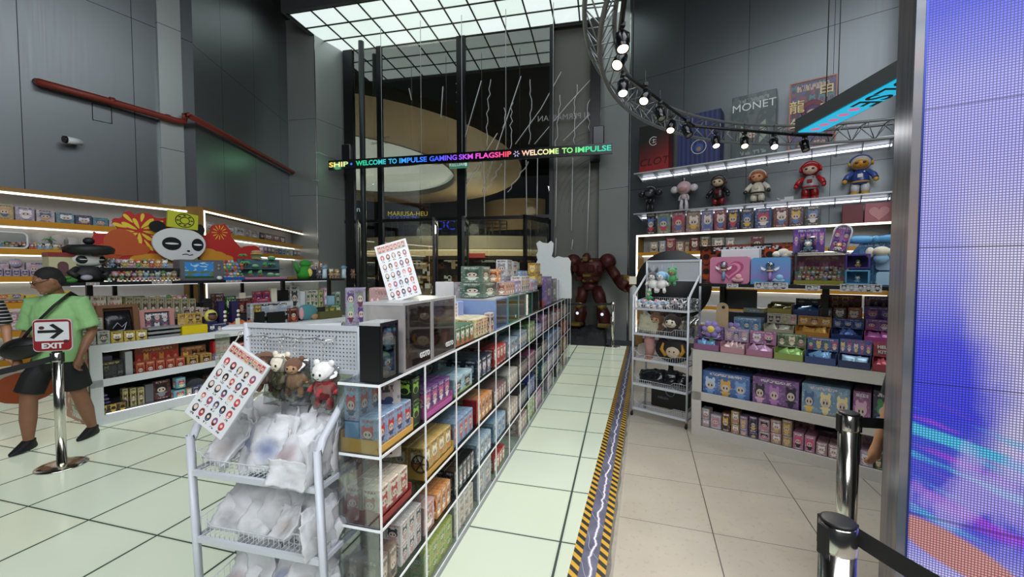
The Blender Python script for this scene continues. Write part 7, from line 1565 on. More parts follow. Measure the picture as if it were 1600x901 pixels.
MB().box(-w + .01, .185, .01, w - .01, .195, h - .01).build('backdrop', art('#a8587a', ['#c87a90', '#8a3a60'], '#d8b060', k=6, seed=430), t_)
for i, (z, y0) in enumerate(((.04, .02), (.08, .07), (.12, .12))):
    MB().box(-w + .012, y0, .004, w - .012, y0 + .05, z).build('step', plain(['step_yellow', 'step_pink', 'step_teal'][i], ['#b8b048', '#b07088', '#6a9a98'][i], .5), t_)
    for k in range(10): doll(None, -w + .05 + (2*w - .1) * k / 9, y0 + .022, z, .6, k * 3 + i * 5, parent=t_)
MB().box(-w - .005, -.005, h, w + .005, .205, h + .012).build('lid', clear('lid_clear', '#d8dce0', .5), t_)
LZ = RZ + h + .0125
uA, uB = CA.pix(1238, 385, .18)[0], CA.pix(1288, 385, .18)[0]; w = (uB-uA)/2; h2 = CA.pix(1263, 356, .2)[1] - LZ
t_ = thing('blister_pack', CA.w((uA+uB)/2, .2, LZ), CA.a, 'purple blister card with silver haired figure on top of the clear case', 'toy pack')
MB().cbox(-w, 0, 0, w, .02, h2, .004).build('card', art('#6a4aa0', ['#8a5ab0', '#c080b8', '#4a3480'], '#e0d0f0', k=5, seed=431, z0=.3, z1=.8), t_); MB().cbox(-w*.5, -.04, .01, w*.5, 0, h2*.65, .01).build('blister', ACR, t_); doll(None, 0, -.02, .012, 1.3, 0, parent=t_)
t_ = thing('arched_pack', CA.w(CA.pix(1308, 385, .2)[0], .19, LZ), CA.a - .15, 'white rimmed arched pack with violet figure leaning on the clear case', 'toy pack'); t_.rotation_euler = (0, .22, CA.a - .05)
h3 = h2 * 1.05; P = [(-.06, 0), (.06, 0), (.06, h3 - .06)] + circ(0, h3 - .06, .06, 14, None, 0, pi)[1:] + [(-.06, h3 - .06)]
MB().prism(P, .01, .03).build('back_card', art('#9a6ab0', ['#d0a0d0', '#5a3a80', '#b04a80'], '#f0e0f8', k=2, rows=2, seed=432), t_); MB().path([(x, 0, z) for x, z in P], .007, 6, closed=True).build('rim', WHITE, t_); doll(None, 0, 0, .01, 1.0, 6, parent=t_)
t_ = thing('dollhouse_display', CA.w(CA.pix(1366, 440, .16)[0], .16, RZ), CA.a, 'sky blue house shaped display with bow roof and two window boxes', 'display')
hh = CA.pix(1360, 366, .3)[1] - RZ; w = (CA.pix(1414, 440, .16)[0] - CA.pix(1324, 440, .16)[0]) / 2
MB().prism([(-w, 0), (w, 0), (w, hh*.72), (w*.55, hh*.86), (w*.3, hh*.9), (-w*.3, hh*.9), (-w*.6, hh*.82), (-w, hh*.6)], .14, .16).build('back_card', art('#4a88b8', ['#7ab0d8', '#3a6a98'], '#a8d0e8', k=4, rows=2, seed=433, bg2='#5a98c4', skin='#5a9ac8'), t_)
m = MB(); m.ball((-.1, .13, hh*.9), (.11, .03, .035), 12, 8); m.ball((.1, .13, hh*.9), (.11, .03, .035), 12, 8); m.ball((0, .12, hh*.9), (.03, .03, .03), 8, 6); m.build('bow', plain('bow_blue', '#5aa0d0', .4), t_)
for (x, z, c) in ((-w*.62, hh*.33, '#4a3a88'), (-w*.62, .01, '#5a9ac0')):
    b = MB(); q = .08; b.box(x-q, 0, z, x+q, .14, z+.012); b.box(x-q, 0, z+.11, x+q, .14, z+.122); b.box(x-q, 0, z+.012, x-q+.012, .14, z+.11); b.box(x+q-.012, 0, z+.012, x+q, .14, z+.11); b.box(x-q, .13, z+.012, x+q, .14, z+.11)
    wb = b.build('window_box', plain('wb_' + c[1:], c, .4), t_); doll(None, x, .06, z + .013, .8, 5 if z > .1 else 0, parent=wb)
MB().prism(rrect(w*.0, hh*.30, w*.62, hh*.52, .03), .10, .11).build('sign_card', plain('pale_sky_card', '#a8c8e0', .5), t_); MB().prism(rrect(w*.05, .01, w*.66, hh*.27, .02), .05, .06).build('sign_card', plain('pale_sky_card', '#a8c8e0', .5), t_)
m = MB(); m.ball((w*.2, .06, hh*.66), (.055, .04, .04), 14, 9, 0); m.ball((w*.2, .07, hh*.52), (.05, .04, .045), 12, 8, 1)
for sx in (-1, 1): m.ball((w*.2 + sx*.07, .07, hh*.64), (.03, .02, .045), 10, 7, 0)
m.build('perched_plush', [PLC['cream'], PLC['blue']], t_)
CB(1092, 1246, 381, RZ, .45, art('#1c1412', ['#a8401c', '#c85a24', '#7a2c14'], '#d8d8e8', k=6, rows=2, seed=434, skin='#2a1814', bg2='#8a3a1c', z0=.1, z1=.9), 'long black carton with orange angular armour print behind the gift boxes', d=.12)
CB(1126, 1187, 389, RZ + .02, .30, M_SHW, 'plain white carton behind the pink gift box', d=.1)
m = MB()
for (x, z, r_) in ((-.05, .03, .04), (0, .045, .05), (.05, .03, .04), (.02, .02, .04)): m.ball((x, 0, z), (r_, .03, r_*.8), 12, 8)
tag(m.build('cloud_plush', PLC['cream'], loc=CA.w(CA.pix(1223, 400, .3)[0], .32, CA.pix(1223, 402, .3)[1]), rz=CA.a), 'cream cloud shaped plush above the blue gift box', 'plush toy')
for i, (x0, x1, y0, y1) in enumerate(((1135, 1153, 443, 449), (1178, 1231, 441, 452), (1258, 1281, 446, 454), (1312, 1378, 444, 456))):
    ua, ub = CA.pix(x0, 448, .08)[0], CA.pix(x1, 448, .08)[0]; z0, z1 = CA.pix((x0+x1)/2, y1, .08)[1], CA.pix((x0+x1)/2, y0, .08)[1]
    o = MB().cbox(-(ub-ua)/2, 0, 0, (ub-ua)/2, .004, z1-z0, .001).build('price_tag', art('#d0d0d4', ['#3a3a40', '#8a8a90'], '#3a3a40', k=max(2, (x1-x0)//12), seed=435, z0=.1, z1=.95, skin='#e8e8ea'), loc=CA.w((ua+ub)/2, .09, z0), rz=CA.a); tag(o, 'white price strip with small faces on the cabinet shelf edge, %s from left' % ['first', 'second', 'third', 'fourth'][i], 'price card')
c_ = at(1050, 447, 5.25)
o = MB().lathe([(0, -.02), (.45, -.02), (.46, 0), (.45, .02), (0, .02)], (0, 0, 0), 48, 0, 'y').build('black_disc', plain('disc_black', '#08080a', .6), loc=c_, rz=CA.a + .3); tag(o, 'large round black panel standing behind the plush rack', 'panel')
m = MB(); m.box(-.03, .02, -c_.z, .03, .05, -.3); m.box(-.2, -.1, -c_.z, .2, .15, -c_.z + .02); m.build('stand', BLACK, o)

def RP(x, y, z, mesh, label, s, name='plush_toy', tilt=0, ry=0, rz=0, cat='plush toy', group=None):
    o = bpy.data.objects.new(name, mesh); C.objects.link(o); o.location = RR.w(x, y, z); o.scale = (s,)*3; o.rotation_euler = (tilt, ry, RR.a + rz); return tag(o, label, cat, group)
def hang(o, ln=.05):
    m = MB(); m.path([(0, 0, .045), (.002, .01, .045 + ln)], .0015, 4); m.build('hang_loop', WHITE, o)
hang(RP(.12, .24, 1.60, plush('k', 1, 'white', 'grey', 'white'), 'grey hooded white plush charm hanging first on the far rack pegboard', 1.5))
hang(RP(.22, .24, 1.60, plush('m', 2, 'white', 'blue', 'white'), 'blue and white plush charm hanging second on the far rack pegboard', 1.5))
hang(RP(.34, .25, 1.65, plush('g', 0, 'green', 'green', 'tan'), 'green hooded plush charm hanging third on the far rack pegboard', 1.2))
r = random.Random(21)
for k in range(14):
    x = .05 + .026 * k * 1.0; RP(x + r.uniform(-.01, .01), .06 + .07 * (k % 3), 1.30 + r.uniform(0, .03), plush('t', 2, ['white', 'pink', 'blue'][k % 3], ['blue', 'pink', 'white'][k % 3], 'white'), 'pastel %s plush charm in the left of the top basket of the far rack' % ['blue', 'pink', 'white'][k % 3], .55, tilt=r.uniform(-.6, .1), ry=r.uniform(-.8, .8), group='pastel plush charms, %s' % ['blue', 'pink', 'white'][k % 3])
RP(.08, .22, 1.40, plush('g', 0, 'green', 'green', 'cream'), 'green hooded plush standing in the top basket of the far rack', .8)
for k in range(6): RP(.38 + .035 * k, .07 + .06 * (k % 3), 1.30 + r.uniform(0, .04), plush('q', 0, 'grey', 'grey', 'white'), 'grey plush charm wrapped in film at the right of the top basket', .6, tilt=r.uniform(-.6, .2), ry=r.uniform(-1, 1), group='grey plush charms in film')
for k in range(6):
    o = bpy.data.objects.new('clear_bag', pouch_mesh(500 + k, .12, .12, .06, CELL)); C.objects.link(o); o.location = RR.w(.36 + .05 * k, .08 + .05 * (k % 3), 1.25 + .0 * k); o.rotation_euler = (r.uniform(-.6, .2), r.uniform(-.5, .5), RR.a); tag(o, 'crinkled clear film bag at the right of the far rack top basket', 'bag', 'crinkled film bags on the far rack')
RP(.22, .14, 1.11, plush('b', 1, 'brown', 'brown', 'tan'), 'brown eared plush with grinning face in the second basket of the far rack', 2.0)
RP(.42, .09, 1.10, plush('d', 1, 'dark', 'dark', 'cream'), 'dark brown eared plush with pale face in the second basket', 2.3)
RP(.15, .2, 1.08, plush('b', 0, 'brown', 'brown', 'brown'), 'dark brown furry plush behind the grinning one', 1.4)
o = bpy.data.objects.new('cloth_bag', pouch_mesh(600, .24, .2, .09, plain('net_cream', '#a8a48c', .8, bump=.4, ns=60))); C.objects.link(o); o.location = RR.w(.13, .07, .97); o.rotation_euler = (-.2, .1, RR.a); tag(o, 'cream net bag heaped at the left of the second basket', 'bag')
for k in range(4):
    o = bpy.data.objects.new('clear_bag', pouch_mesh(610 + k, .14, .22, .08, CELL)); C.objects.link(o); o.location = RR.w(.56, .05 + .06 * k, .96); o.rotation_euler = (0, .1, RR.a - .4); tag(o, 'clear film bag at the right side of the second basket of the far rack', 'bag', 'film bags at the side of the far rack')
t_ = thing('hanging_plush', RR.w(.15, .1, .86), RR.a, 'long pink furry plush standing in the third basket of the far rack', 'plush toy')
MB().path([(0, 0, -.18), (.01, 0, -.08), (0, 0, .02), (-.01, 0, .1)], [.035, .055, .06, .04], 12).build('body', plain('fur_pink', '#b88a84', .9, nz=.2, ns=80, bump=.5), t_); MB().ball((0, -.01, -.185), (.04, .04, .02), 10, 6).build('foot', PLC['orange'], t_)
t_ = thing('printed_cushion', RR.w(.42, .10, .68), RR.a, 'black cushion printed with a pale face between golden horns', 'cushion')
MB().ball((0, 0, .13), (.2, .07, .15), 20, 12).build('cushion', plain('cushion_black', '#19181a', .7), t_)
MB().ball((.02, -.05, .11), (.085, .03, .07), 16, 10).build('printed_face', plain('face_cream', '#c8b8a0', .6), t_)
for sx in (-1, 1): MB().path([(.02 + sx*.07, -.062, .06), (.02 + sx*.12, -.060, .13), (.02 + sx*.10, -.056, .20)], [.02, .022, .012], 8).build('horn', plain('horn_gold', '#b8862c', .6), t_)
m = MB()
for sx in (-1, 1): m.ball((.02 + sx*.025, -.081, .115), (.008, .004, .01), 8, 5)
m.build('eyes', BLACK, t_)
for k in range(3):
    o = bpy.data.objects.new('black_foil_bag', pouch_mesh(620 + k, .3, .16, .08, plain('foil_black', '#15181a', .18, bump=.4, ns=30))); C.objects.link(o); o.location = RR.w(.18 + .12 * k, .08 + .05 * k, .40); o.rotation_euler = (-.5, .15 * (k - 1), RR.a); tag(o, 'shiny black wrapped bag in the fourth basket of the far rack, %s of three' % ['left', 'middle', 'right'][k], 'bag')
t_ = thing('black_tote', RR.w(.36, .2, .1), RR.a, 'black carton bag with pale ring and lettering in the lowest basket', 'bag')
MB().cbox(-.23, 0, 0, .2, .1, .27, .01).build('bag_body', plain('tote_black', '#111113', .5), t_); MB().path([(.05*cos(a*pi/10), -.003, .2 + .05*sin(a*pi/10)) for a in range(20)], .008, 5, closed=True).build('ring', plain('ring_grey', '#6a6c74', .5), t_); text('mizzle', .05, plain('ring_grey', '#6a6c74', .5), t_, (-.08, -.003, .12), 'lettering')
t_ = thing('side_bag', RR.w(-.05, .1, 1.05), RR.a, 'long clear and white plush bag hanging off the left side of the far rack', 'bag')
MB().loft([((-.02,0,-.2), .035, .02), ((-.01,0,.0), .045, .04), ((0,0,.2), .05, .05), ((.0,0,.42), .045, .05), ((.0,0,.46), .01, .01)], 12).build('film', translucent('film_white', '#b8bcbc', .5), t_); m = MB(); m.path([(0, 0, .46), (.03, 0, .6), (.045, 0, .68)], .002, 4); m.build('cord', CREAM, t_); MB().cbox(-.04, -.04, .47, .05, -.035, .56, .001).build('card_tag', CREAM, t_)
SX, SY = 1.50, 1.52
SCR = Frame(SX, SY, .84, -.54)
def screen_mat():
    m, t, b = new_mat('led_screen'); g = NG(t); N = t.nodes
    tc = N.new('ShaderNodeTexCoord'); P = g.xyz(tc.outputs['Object'])
    u, z = P[0], P[2]
    n1 = g.noise(g.comb(g.mul(u, 1.0), 0.0, g.mul(z, .9)), 1.6, 3)[0]
    n2 = g.noise(g.comb(g.mul(u, .5), 4.0, g.mul(z, 3.0)), 2.0, 3)[0]
    zz = g.add(z, g.mul(g.sub(n1, .5), .18))
    c = g.ramp(g.mul(zz, 1/2.8), [(0, '#c8c0e0'), (.19, '#b8b4ec'), (.27, '#4a4ad8'), (.36, '#3a4ed0'), (.40, '#3438d8'), (.50, '#4648e0'), (.60, '#9a9cec'), (.72, '#a8a4ee'), (.84, '#9c9cf2'), (.93, '#3a48ea'), (1, '#2a38e0')], const=False)
    def sst(x, a_, b_):
        n = N.new('ShaderNodeMapRange'); n.interpolation_type = 'SMOOTHSTEP'; t.links.new(x, n.inputs[0]); n.inputs[1].default_value = a_; n.inputs[2].default_value = b_; return n.outputs[0]
    w1 = g.noise(g.comb(g.mul(u, 2.2), 7.0, g.mul(z, 1.4)), 2.0, 4)[0]
    d = g.abs(g.sub(g.add(u, g.mul(g.sub(w1, .5), .25)), g.add(.42, g.mul(z, -.10))))
    col = g.mul(g.mul(g.sub(1.0, sst(d, .04, .17)), g.sub(1.0, sst(z, 1.7, 2.1))), sst(z, .85, 1.05)); c = g.mix(g.mul(col, .85), c, lin('#c8c2dc'))
    sk = g.add(z, g.mul(u, .35)); ns = g.noise(g.comb(g.mul(u, 1.1), 2.0, g.mul(sk, 9.0)), 1.5, 5)[0]
    band = g.mul(sst(sk, .70, .82), g.sub(1.0, sst(sk, 1.10, 1.24)))
    c = g.mix(g.mul(band, sst(ns, .52, .62)), c, lin('#46b4e0')); c = g.mix(g.mul(band, g.sub(1.0, sst(ns, .36, .46))), c, lin('#9440dc'))
    c = g.mix(g.mul(sst(w1, .5, .62), g.mul(band, .6)), c, lin('#c0b0f0'))
    hz = g.add(z, g.mul(u, .45)); hd = g.add(g.m('POWER', g.mul(g.sub(u, .13), 5.2), 2.0), g.m('POWER', g.mul(g.sub(hz, .70), 14.0), 2.0))
    c = g.mix(g.sub(1.0, sst(hd, .6, 1.1)), c, g.mix(n1, lin('#a85a66'), lin('#d8a49c')))
    fu = g.abs(g.sub(g.fr(g.mul(u, 1/.0082)), .5)); fz = g.abs(g.sub(g.fr(g.mul(z, 1/.0092)), .5))
    dot = g.mul(g.lt(fu, .36), g.lt(fz, .33))
    seam = g.mx(g.lt(g.abs(g.sub(g.fr(g.mul(z, 1/.5)), .5)), .003), g.lt(g.abs(g.sub(g.fr(g.add(.5, g.mul(u, 1/.5))), .5)), .002))
    k = g.mul(g.add(.30, g.mul(dot, .95)), g.sub(1.0, g.mul(seam, .8)))
    b.inputs['Base Color'].default_value = lin('#101018'); b.inputs['Roughness'].default_value = .5
    t.links.new(c, b.inputs['Emission Color']); t.links.new(g.mul(k, E_SCREEN), b.inputs['Emission Strength'])
    return m
t = thing('led_screen', (SX, SY, 0), SCR.a, 'tall bright blue and violet LED screen filling the right edge', 'screen')
MB().box(.0, 0, .05, 1.6, .004, 3.2).build('display_face', screen_mat(), t)
def frame_mat():
    m, t_, b = new_mat('screen_side'); g = NG(t_); tc = t_.nodes.new('ShaderNodeTexCoord'); P = g.xyz(tc.outputs['Object'])
    n = g.noise(g.comb(g.mul(P[1], 9.0), 0.0, g.mul(P[2], .9)), 2.2, 5)[0]
    c = g.ramp(n, [(0, '#4a4448'), (.40, '#56606c'), (.5, '#76767c'), (.58, '#8a7c7a'), (1, '#a49ca0')], const=False)  # cloudy tones paint reflections into the colour of the shiny frame
    t_.links.new(c, b.inputs['Base Color']); b.inputs['Roughness'].default_value = .3; b.inputs['Metallic'].default_value = .2; return m
MB().box(-.028, -.004, .0, .0, .27, 3.25).build('side_frame', frame_mat(), t)
MB().box(0, .006, 0, 1.6, .265, 3.25).build('screen_body', plain('screen_black', '#0c0c10', .6), t)
MB().box(-.002, -.006, .05, .004, .002, 3.2).build('edge_trim', plain('trim_blue', '#2a3a88', .3, .6), t)
def belt_post(x, y, h, label, base=True, r=.033, rz=0.0, head=True):
    t = thing('belt_post', (x, y, 0), rz, label, 'stanchion')
    MB().lathe([(r, .02), (r, h - .07)], n=28).build('pole', CHROME, t)
    if base: MB().lathe([(.005, .03), (.05, .028), (.14, .018), (.165, .008), (.168, 0), (0, 0)][::-1], n=40).build('base', CHROME, t)
    MB().lathe([(r + .001, h - .075), (r + .001, h - .07), (r + .001, h - .004), (r - .004, h), (0, h)], n=28).build('pole_head', CHROME, t)
    MB().lathe([(r * .98, h), (r * .98, h + .006), (r * .8, h + .009), (0, h + .009)], n=28).build('cap', BLACK, t)
    for k in range(3):
        a = k * pi / 2; c_, s_ = cos(a), sin(a); m = MB(); m.M = Matrix.Rotation(a, 4, 'Z')
        m.box(r - .003, -.014, h - .085, r + .008, .014, h - .004); m.build('belt_clip', BLACK, t)
    return t
pA = on_z(97, 727, 0); belt_post(pA.x, pA.y, .98, 'chromed belt post carrying the red exit sign on the left', rz=.4)
pB = at(1309, 834, 1.09); hB = .98; belt_post(pB.x, 1.09, hB, 'chromed belt post nearest the camera at lower right', rz=.15, r=.042)
pC = at(1327, 648, 1.93); belt_post(pC.x, 1.93, .985, 'chromed belt post behind the nearest one, beside the right hand cabinet', rz=-.1, r=.042)
pD = on_z(957, 541, 0); belt_post(pD.x, pD.y, 1.0, 'far chromed belt post in front of the robot statue', rz=0, r=.038)
BELT = plain('belt_black', '#0e0e11', .6)
def belt(a, b, w, sag, label, name='retractable_belt'):
    m = MB(); n = 16; a, b = Vector(a), Vector(b); d = (b - a); nrm = Vector((-d.y, d.x, 0)).normalized() * .001
    pts = [a.lerp(b, k/n) - Vector((0, 0, sag * 4 * (k/n) * (1 - k/n))) for k in range(n+1)]
    for p, q in zip(pts, pts[1:]):
        up = Vector((0, 0, w/2)); A = [p - up - nrm, q - up - nrm, q + up - nrm, p + up - nrm]; B = [v + nrm*2 for v in A]
        i = [m._v(v) for v in A] + [m._v(v) for v in B]
        for f in ((0,1,2,3),(7,6,5,4),(0,4,5,1),(3,2,6,7)): m.face([i[k] for k in f])
    return tag(m.build(name, BELT), label, 'belt')
belt((pB.x + .045, 1.085, .945), (1.10, .72, .915), .05, .01, 'black belt running from the nearest post across the LED screen')
belt((pC.x + .045, 1.93, .945), (pC.x + .9, 1.75, .945), .05, .0, 'black belt from the second post going behind the LED screen')
belt((pA.x - .03, pA.y + .02, .93), (pA.x - 1.6, pA.y - .9, .62), .05, .05, 'black belt running from the exit sign post to the left')
belt((pD.x - .04, pD.y, .95), (pD.x - 2.2, pD.y + .5, .95), .05, .02, 'black belt stretched in front of the robot statue')
ps = at(88.5, 560, pA.y)
t = thing('exit_sign', (pA.x, pA.y - .03, .995), .35, 'red and white EXIT sign with a right arrow on the left belt post', 'sign')
RD = plain('sign_red', '#8a1c26', .35, nz=.02); W_SG = plain('sign_white', '#d4d6da', .4, nz=.02)
sw, sh_ = .125, .255
MB().prism(rrect(-sw, 0, sw, sh_ * 1.06, .03), 0.004, .022).build('sign_board', plain('sign_edge', '#c8c4c4', .4), t)
MB().prism(rrect(-sw + .004, .006, sw - .004, sh_ * 1.04, .033), -.0, .004).build('red_plate', RD, t)
MB().prism(rrect(-sw + .016, .088, sw - .016, sh_ * .97, .010), -.002, 0).build('white_plate', W_SG, t)
m = MB(); cz = .168; m.prism([(x*.82, cz + z*.82) for x, z in ((-.11, -.014), (.035, -.014), (-.02, -.065), (.012, -.078), (.095, 0), (.012, .078), (-.02, .065), (.035, .014), (-.11, .014))], -.0035, -.002); m.build('arrow', BLACK, t)
text('EXIT', .062, W_SG, t, (0, -.002, .045), 'lettering', bold=.0025, sx=1.1)
m = MB(); m.prism(circ(-.065, .2, .018, 16, .014), -.004, -.002); m.prism(circ(.088, .084, .018, 16, .01), -.005, -.002); m.build('round_mascot_marks', plain('mark_dark', '#4a1c24', .5), t)
a_ = SF.pix(522, 258, -.9); b_ = SF.pix(957, 228, -.9)
bu0, bu1 = SF.pix(513, 255, -.9)[0], SF.pix(957, 230, -.9)[0]; bz = (a_[1] + b_[1]) / 2 - .02
bh = .24
t = thing('led_banner', SF.w(bu0, -.9, bz - bh/2), SF.a, 'long black LED banner with rainbow scrolling welcome text above the entrance', 'led sign')
LNG = bu1 - bu0
MB().box(0, 0, 0, LNG, .06, bh).build('housing', BLKG, t)
def rainbow():
    m, tt, b = new_mat('rainbow_leds'); g = NG(tt); tc = tt.nodes.new('ShaderNodeTexCoord'); P = g.xyz(tc.outputs['Object'])
    c = g.ramp(g.mul(P[0], 1/LNG), [(0, '#f0d048'), (.06, '#e8e8a0'), (.10, '#28c878'), (.2, '#38c0b8'), (.32, '#3a8af0'), (.42, '#3a5af8'), (.50, '#9a50f0'), (.58, '#f050c8'), (.66, '#ff4a6a'), (.69, '#ff8a60'), (.74, '#ffd8c0'), (.80, '#e8f0a0'), (.86, '#8ae878'), (.93, '#30d890'), (1, '#28c8b0')], const=False)
    tt.links.new(c, b.inputs['Emission Color']); b.inputs['Emission Strength'].default_value = 1.15; b.inputs['Base Color'].default_value = lin('#101010'); return m
RB_ = rainbow()
def btext(s, x0, x1, size=.17):
    """letters between two pixel columns, baked in the banner's own coordinates"""
    u0 = SF.pix(x0, 245, -.9)[0] - bu0; u1 = SF.pix(x1, 245, -.9)[0] - bu0
    me = text_mesh(s, size, .002, 'LEFT', .004); xs = [v.co.x for v in me.vertices]; k = (u1 - u0) / (max(xs) - min(xs)); mn_ = min(xs)
    for v in me.vertices: v.co.x = u0 + (v.co.x - mn_) * k; v.co.y -= .004; v.co.z += bh / 2
    me.materials.clear(); me.materials.append(RB_)
    o = bpy.data.objects.new('scrolling_word', me); C.objects.link(o); o.parent = t
for wd, x0, x1 in (('SHIP', 514, 544), ('WELCOME', 556, 603), ('TO', 607, 620), ('IMPULSE', 624, 667), ('GAMING', 671, 714), ('SKM', 717, 739), ('FLAGSHIP', 743, 799), ('WELCOME', 815, 873), ('TO', 878, 895), ('IMPULSE', 899, 955)): btext(wd, x0, x1)
u_ = SF.pix(807, 237, -.9)[0] - bu0
m = MB()
for k in range(6): m.tube((u_ + .03*cos(k*pi/3), -.004, bh/2 + .03*sin(k*pi/3)), (u_ + .075*cos(k*pi/3), -.004, bh/2 + .075*sin(k*pi/3)), .012, 5)
m.build('star_symbol', emis('star_led', '#c8c0e8', .9), t)
u_ = SF.pix(549, 251, -.9)[0] - bu0; MB().ball((u_, -.004, bh/2), (.03, .006, .03), 8, 6).build('dot_symbol', emis('dot_led', '#3a6af0', 1.2), t)
l = bpy.data.lights.new('banner_glow_left', 'POINT'); l.energy = 3.0; l.color = (.3, 1, .5); l.shadow_soft_size = .1
lo = bpy.data.objects.new('banner_glow_left', l); C.objects.link(lo); lo.location = SF.w(bu0 + .15, -1.05, bz); lo['kind'] = 'structure'
for k, x in enumerate((595, 657, 721, 790, 864)):
    u = SF.pix(x, 150, -.9)[0]
    o = MB().tube((0, 0, 0), (0, 0, 8.25 - bz - bh/2), .008, 6).build('suspension_cable', plain('cable_steel', '#b4babc', .4, .3), loc=SF.w(u, -.87, bz + bh/2)); tag(o, 'thin vertical steel cable holding the LED banner, %s from left' % ['first', 'second', 'third', 'fourth', 'fifth'][k], 'cable')
for x, n in ((539, 'left'), (935, 'right')):
    u = SF.pix(x, 220, -.84)[0]; o = MB().cbox(-.13, -.1, 0, .13, .1, .42, .02).build('loudspeaker', BLKG, loc=SF.w(u, -.72, bz + bh/2 + .01), rz=SF.a); tag(o, 'small black loudspeaker on the %s end of the LED banner' % n, 'speaker')
u = SF.pix(716.5, 256, -.6)[0]; z = SF.pix(716.5, 256, -.6)[1]
t = thing('keluar_sign', SF.w(u, -.6, z - .10), SF.a, 'small green KELUAR exit box under the LED banner', 'sign')
MB().cbox(-.25, 0, 0, .25, .06, .17, .01).build('sign_box', emis('keluar_green', '#5aa88a', .35, '#3a6a5a'), t); text('KELUAR', .12, emis('keluar_white', '#d8f0e4', .7), t, (-.03, -.003, .085), 'lettering'); MB().box(.17, -.004, .04, .22, -.001, .13).build('arrow_mark', emis('keluar_white', '#d8f0e4', .7), t)
t = thing('glass_lettering', SF.w(SF.pix(893, 182, -.02)[0], -.02, SF.pix(893, 182, -.02)[1]), SF.a, 'white lettering on the glass read from behind, right of the LED banner', 'sign')
text('KEDAI PERMAINAN', .2, plain('vinyl_white', '#9a9c9e', .5), t, (0, 0, 0), 'lettering', mirror=True)
t = thing('glass_lettering', SF.w(SF.pix(592, 216, -.02)[0], -.02, SF.pix(592, 216, -.02)[1]), SF.a, 'small faint grey lettering on the glass read from behind, upper left', 'sign')
for q, w_ in enumerate(('DIBUKA OLEH', 'SOAL AND')): text(w_, .1, plain('vinyl_grey', '#6a6c6e', .5), t, (0, 0, -.13 * q), 'lettering', mirror=True)
LT = plain('lightning_white', '#e4e4ea', .4)
def zig(pts, label, r=.012, jag=0.0, seed=0):
    rr = random.Random(seed); P = []
    for (a, b) in zip(pts, pts[1:]):
        n = 1 if not jag else max(2, int(hypot(b[0]-a[0], b[1]-a[1]) / 7))
        for k in range(n):
            q = k / n; P.append((a[0] + (b[0]-a[0])*q + rr.uniform(-jag, jag), a[1] + (b[1]-a[1])*q))
    P.append(pts[-1]); W = []
    for x, y in P:
        u, z = SF.pix(x, y, -.04); W.append(SF.w(u, -.04, z))
    o = MB().path(W, r, 4).build('lightning_line', LT); return tag(o, label, 'light line')
zs_ = [([(639, 138), (643, 156)], 0), ([(692, 135), (689, 183)], 0), ([(752, 126), (722, 230)], 0), ([(814, 119), (770, 250), (753, 300)], 0), ([(877, 112), (845, 170), (805, 225)], 0), ([(936, 110), (890, 160), (835, 225)], 0), ([(935, 165), (880, 220)], 0), ([(777, 208), (757, 240)], 0),
 ([(714, 130), (716, 180), (717, 230)], 2), ([(767, 124), (762, 170), (761, 228)], 2), ([(828, 124), (830, 170), (826, 225)], 2), ([(875, 148), (871, 200), (868, 235)], 2.5), ([(902, 132), (897, 190), (898, 225)], 2.5), ([(924, 130), (919, 170), (922, 205)], 2.5), ([(790, 168), (785, 200)], 3), ([(800, 160), (797, 232)], 2),
 ([(756, 250), (757, 340)], 0), ([(789, 250), (788, 336)], 0), ([(822, 250), (823, 338)], 0), ([(840, 246), (839, 340)], 0), ([(870, 246), (868, 355)], 0), ([(895, 246), (893, 360)], 0), ([(922, 246), (917, 392)], 0), ([(750, 252), (728, 290)], 2), ([(783, 255), (760, 300)], 2), ([(826, 252), (793, 300)], 2), ([(869, 372), (868, 400)], 0), ([(895, 374), (893, 390)], 0)]
posn = ['left', 'middle', 'right']
for i, (p, j) in enumerate(zs_):
    x = sum(a for a, b in p) / len(p); up = 'above' if p[0][1] < 235 else 'below'
    zig(p, '%s white lightning line on the glass %s the LED banner, near %s' % ('jagged' if j else 'straight', up, 'the left mullion' if x < 720 else 'the middle' if x < 800 else 'the right mullion' if x < 880 else 'the grey cladding'), .011 if not j else .009, j, i)
    o = bpy.context.scene.collection.objects[-1]
for o in [o for o in C.objects if o.name.startswith('lightning_line')]: o['group'] = 'lightning lines: ' + o['label']
t = thing('cyan_led_box', (0, 0, 0), 0, 'cyan LED display box with dark mirrored lettering hanging at upper right', 'led sign')
f0 = on_z(1247, 207, 3.5); f1 = on_z(1281, 207, 3.5); dr = dirv(838)
Y0, Y1 = f0.y, 2.3; wdt = f1.x - f0.x
t.location = (f0.x, f0.y, 3.5); t.rotation_euler = (0, 0, atan2(dr[1], dr[0]) - pi/2)
LB = (Y0 - Y1)
MB().box(-.03, -LB, .012, wdt + .03, .02, .17).build('housing', plain('housing_grey', '#5a5e60', .4, .4), t)
MB().box(0, -LB, 0, wdt, 0, .012).build('display_face', emis('cyan_leds', '#1ab4dc', .95, '#0a2a38'), t)
m_ = text_mesh('IMPULSE', .34, .001, 'CENTER', .004); m_.transform(Matrix.Rotation(pi/2, 4, 'X') @ Matrix.Identity(4)); m_.materials.clear(); m_.materials.append(plain('led_off', '#06222c', .5))
o = bpy.data.objects.new('lettering', m_); C.objects.link(o); o.parent = t; o.location = (wdt/2, -LB * .46, -.002); o.rotation_euler = (0, 0, pi/2)
m = MB()
for k in range(5): m.ball((wdt * .5, -.12 - .16 * k, -.001), (.06, .05, .002), 10, 4)
m.build('pink_marks', emis('pink_leds', '#d86a9a', .9), t)
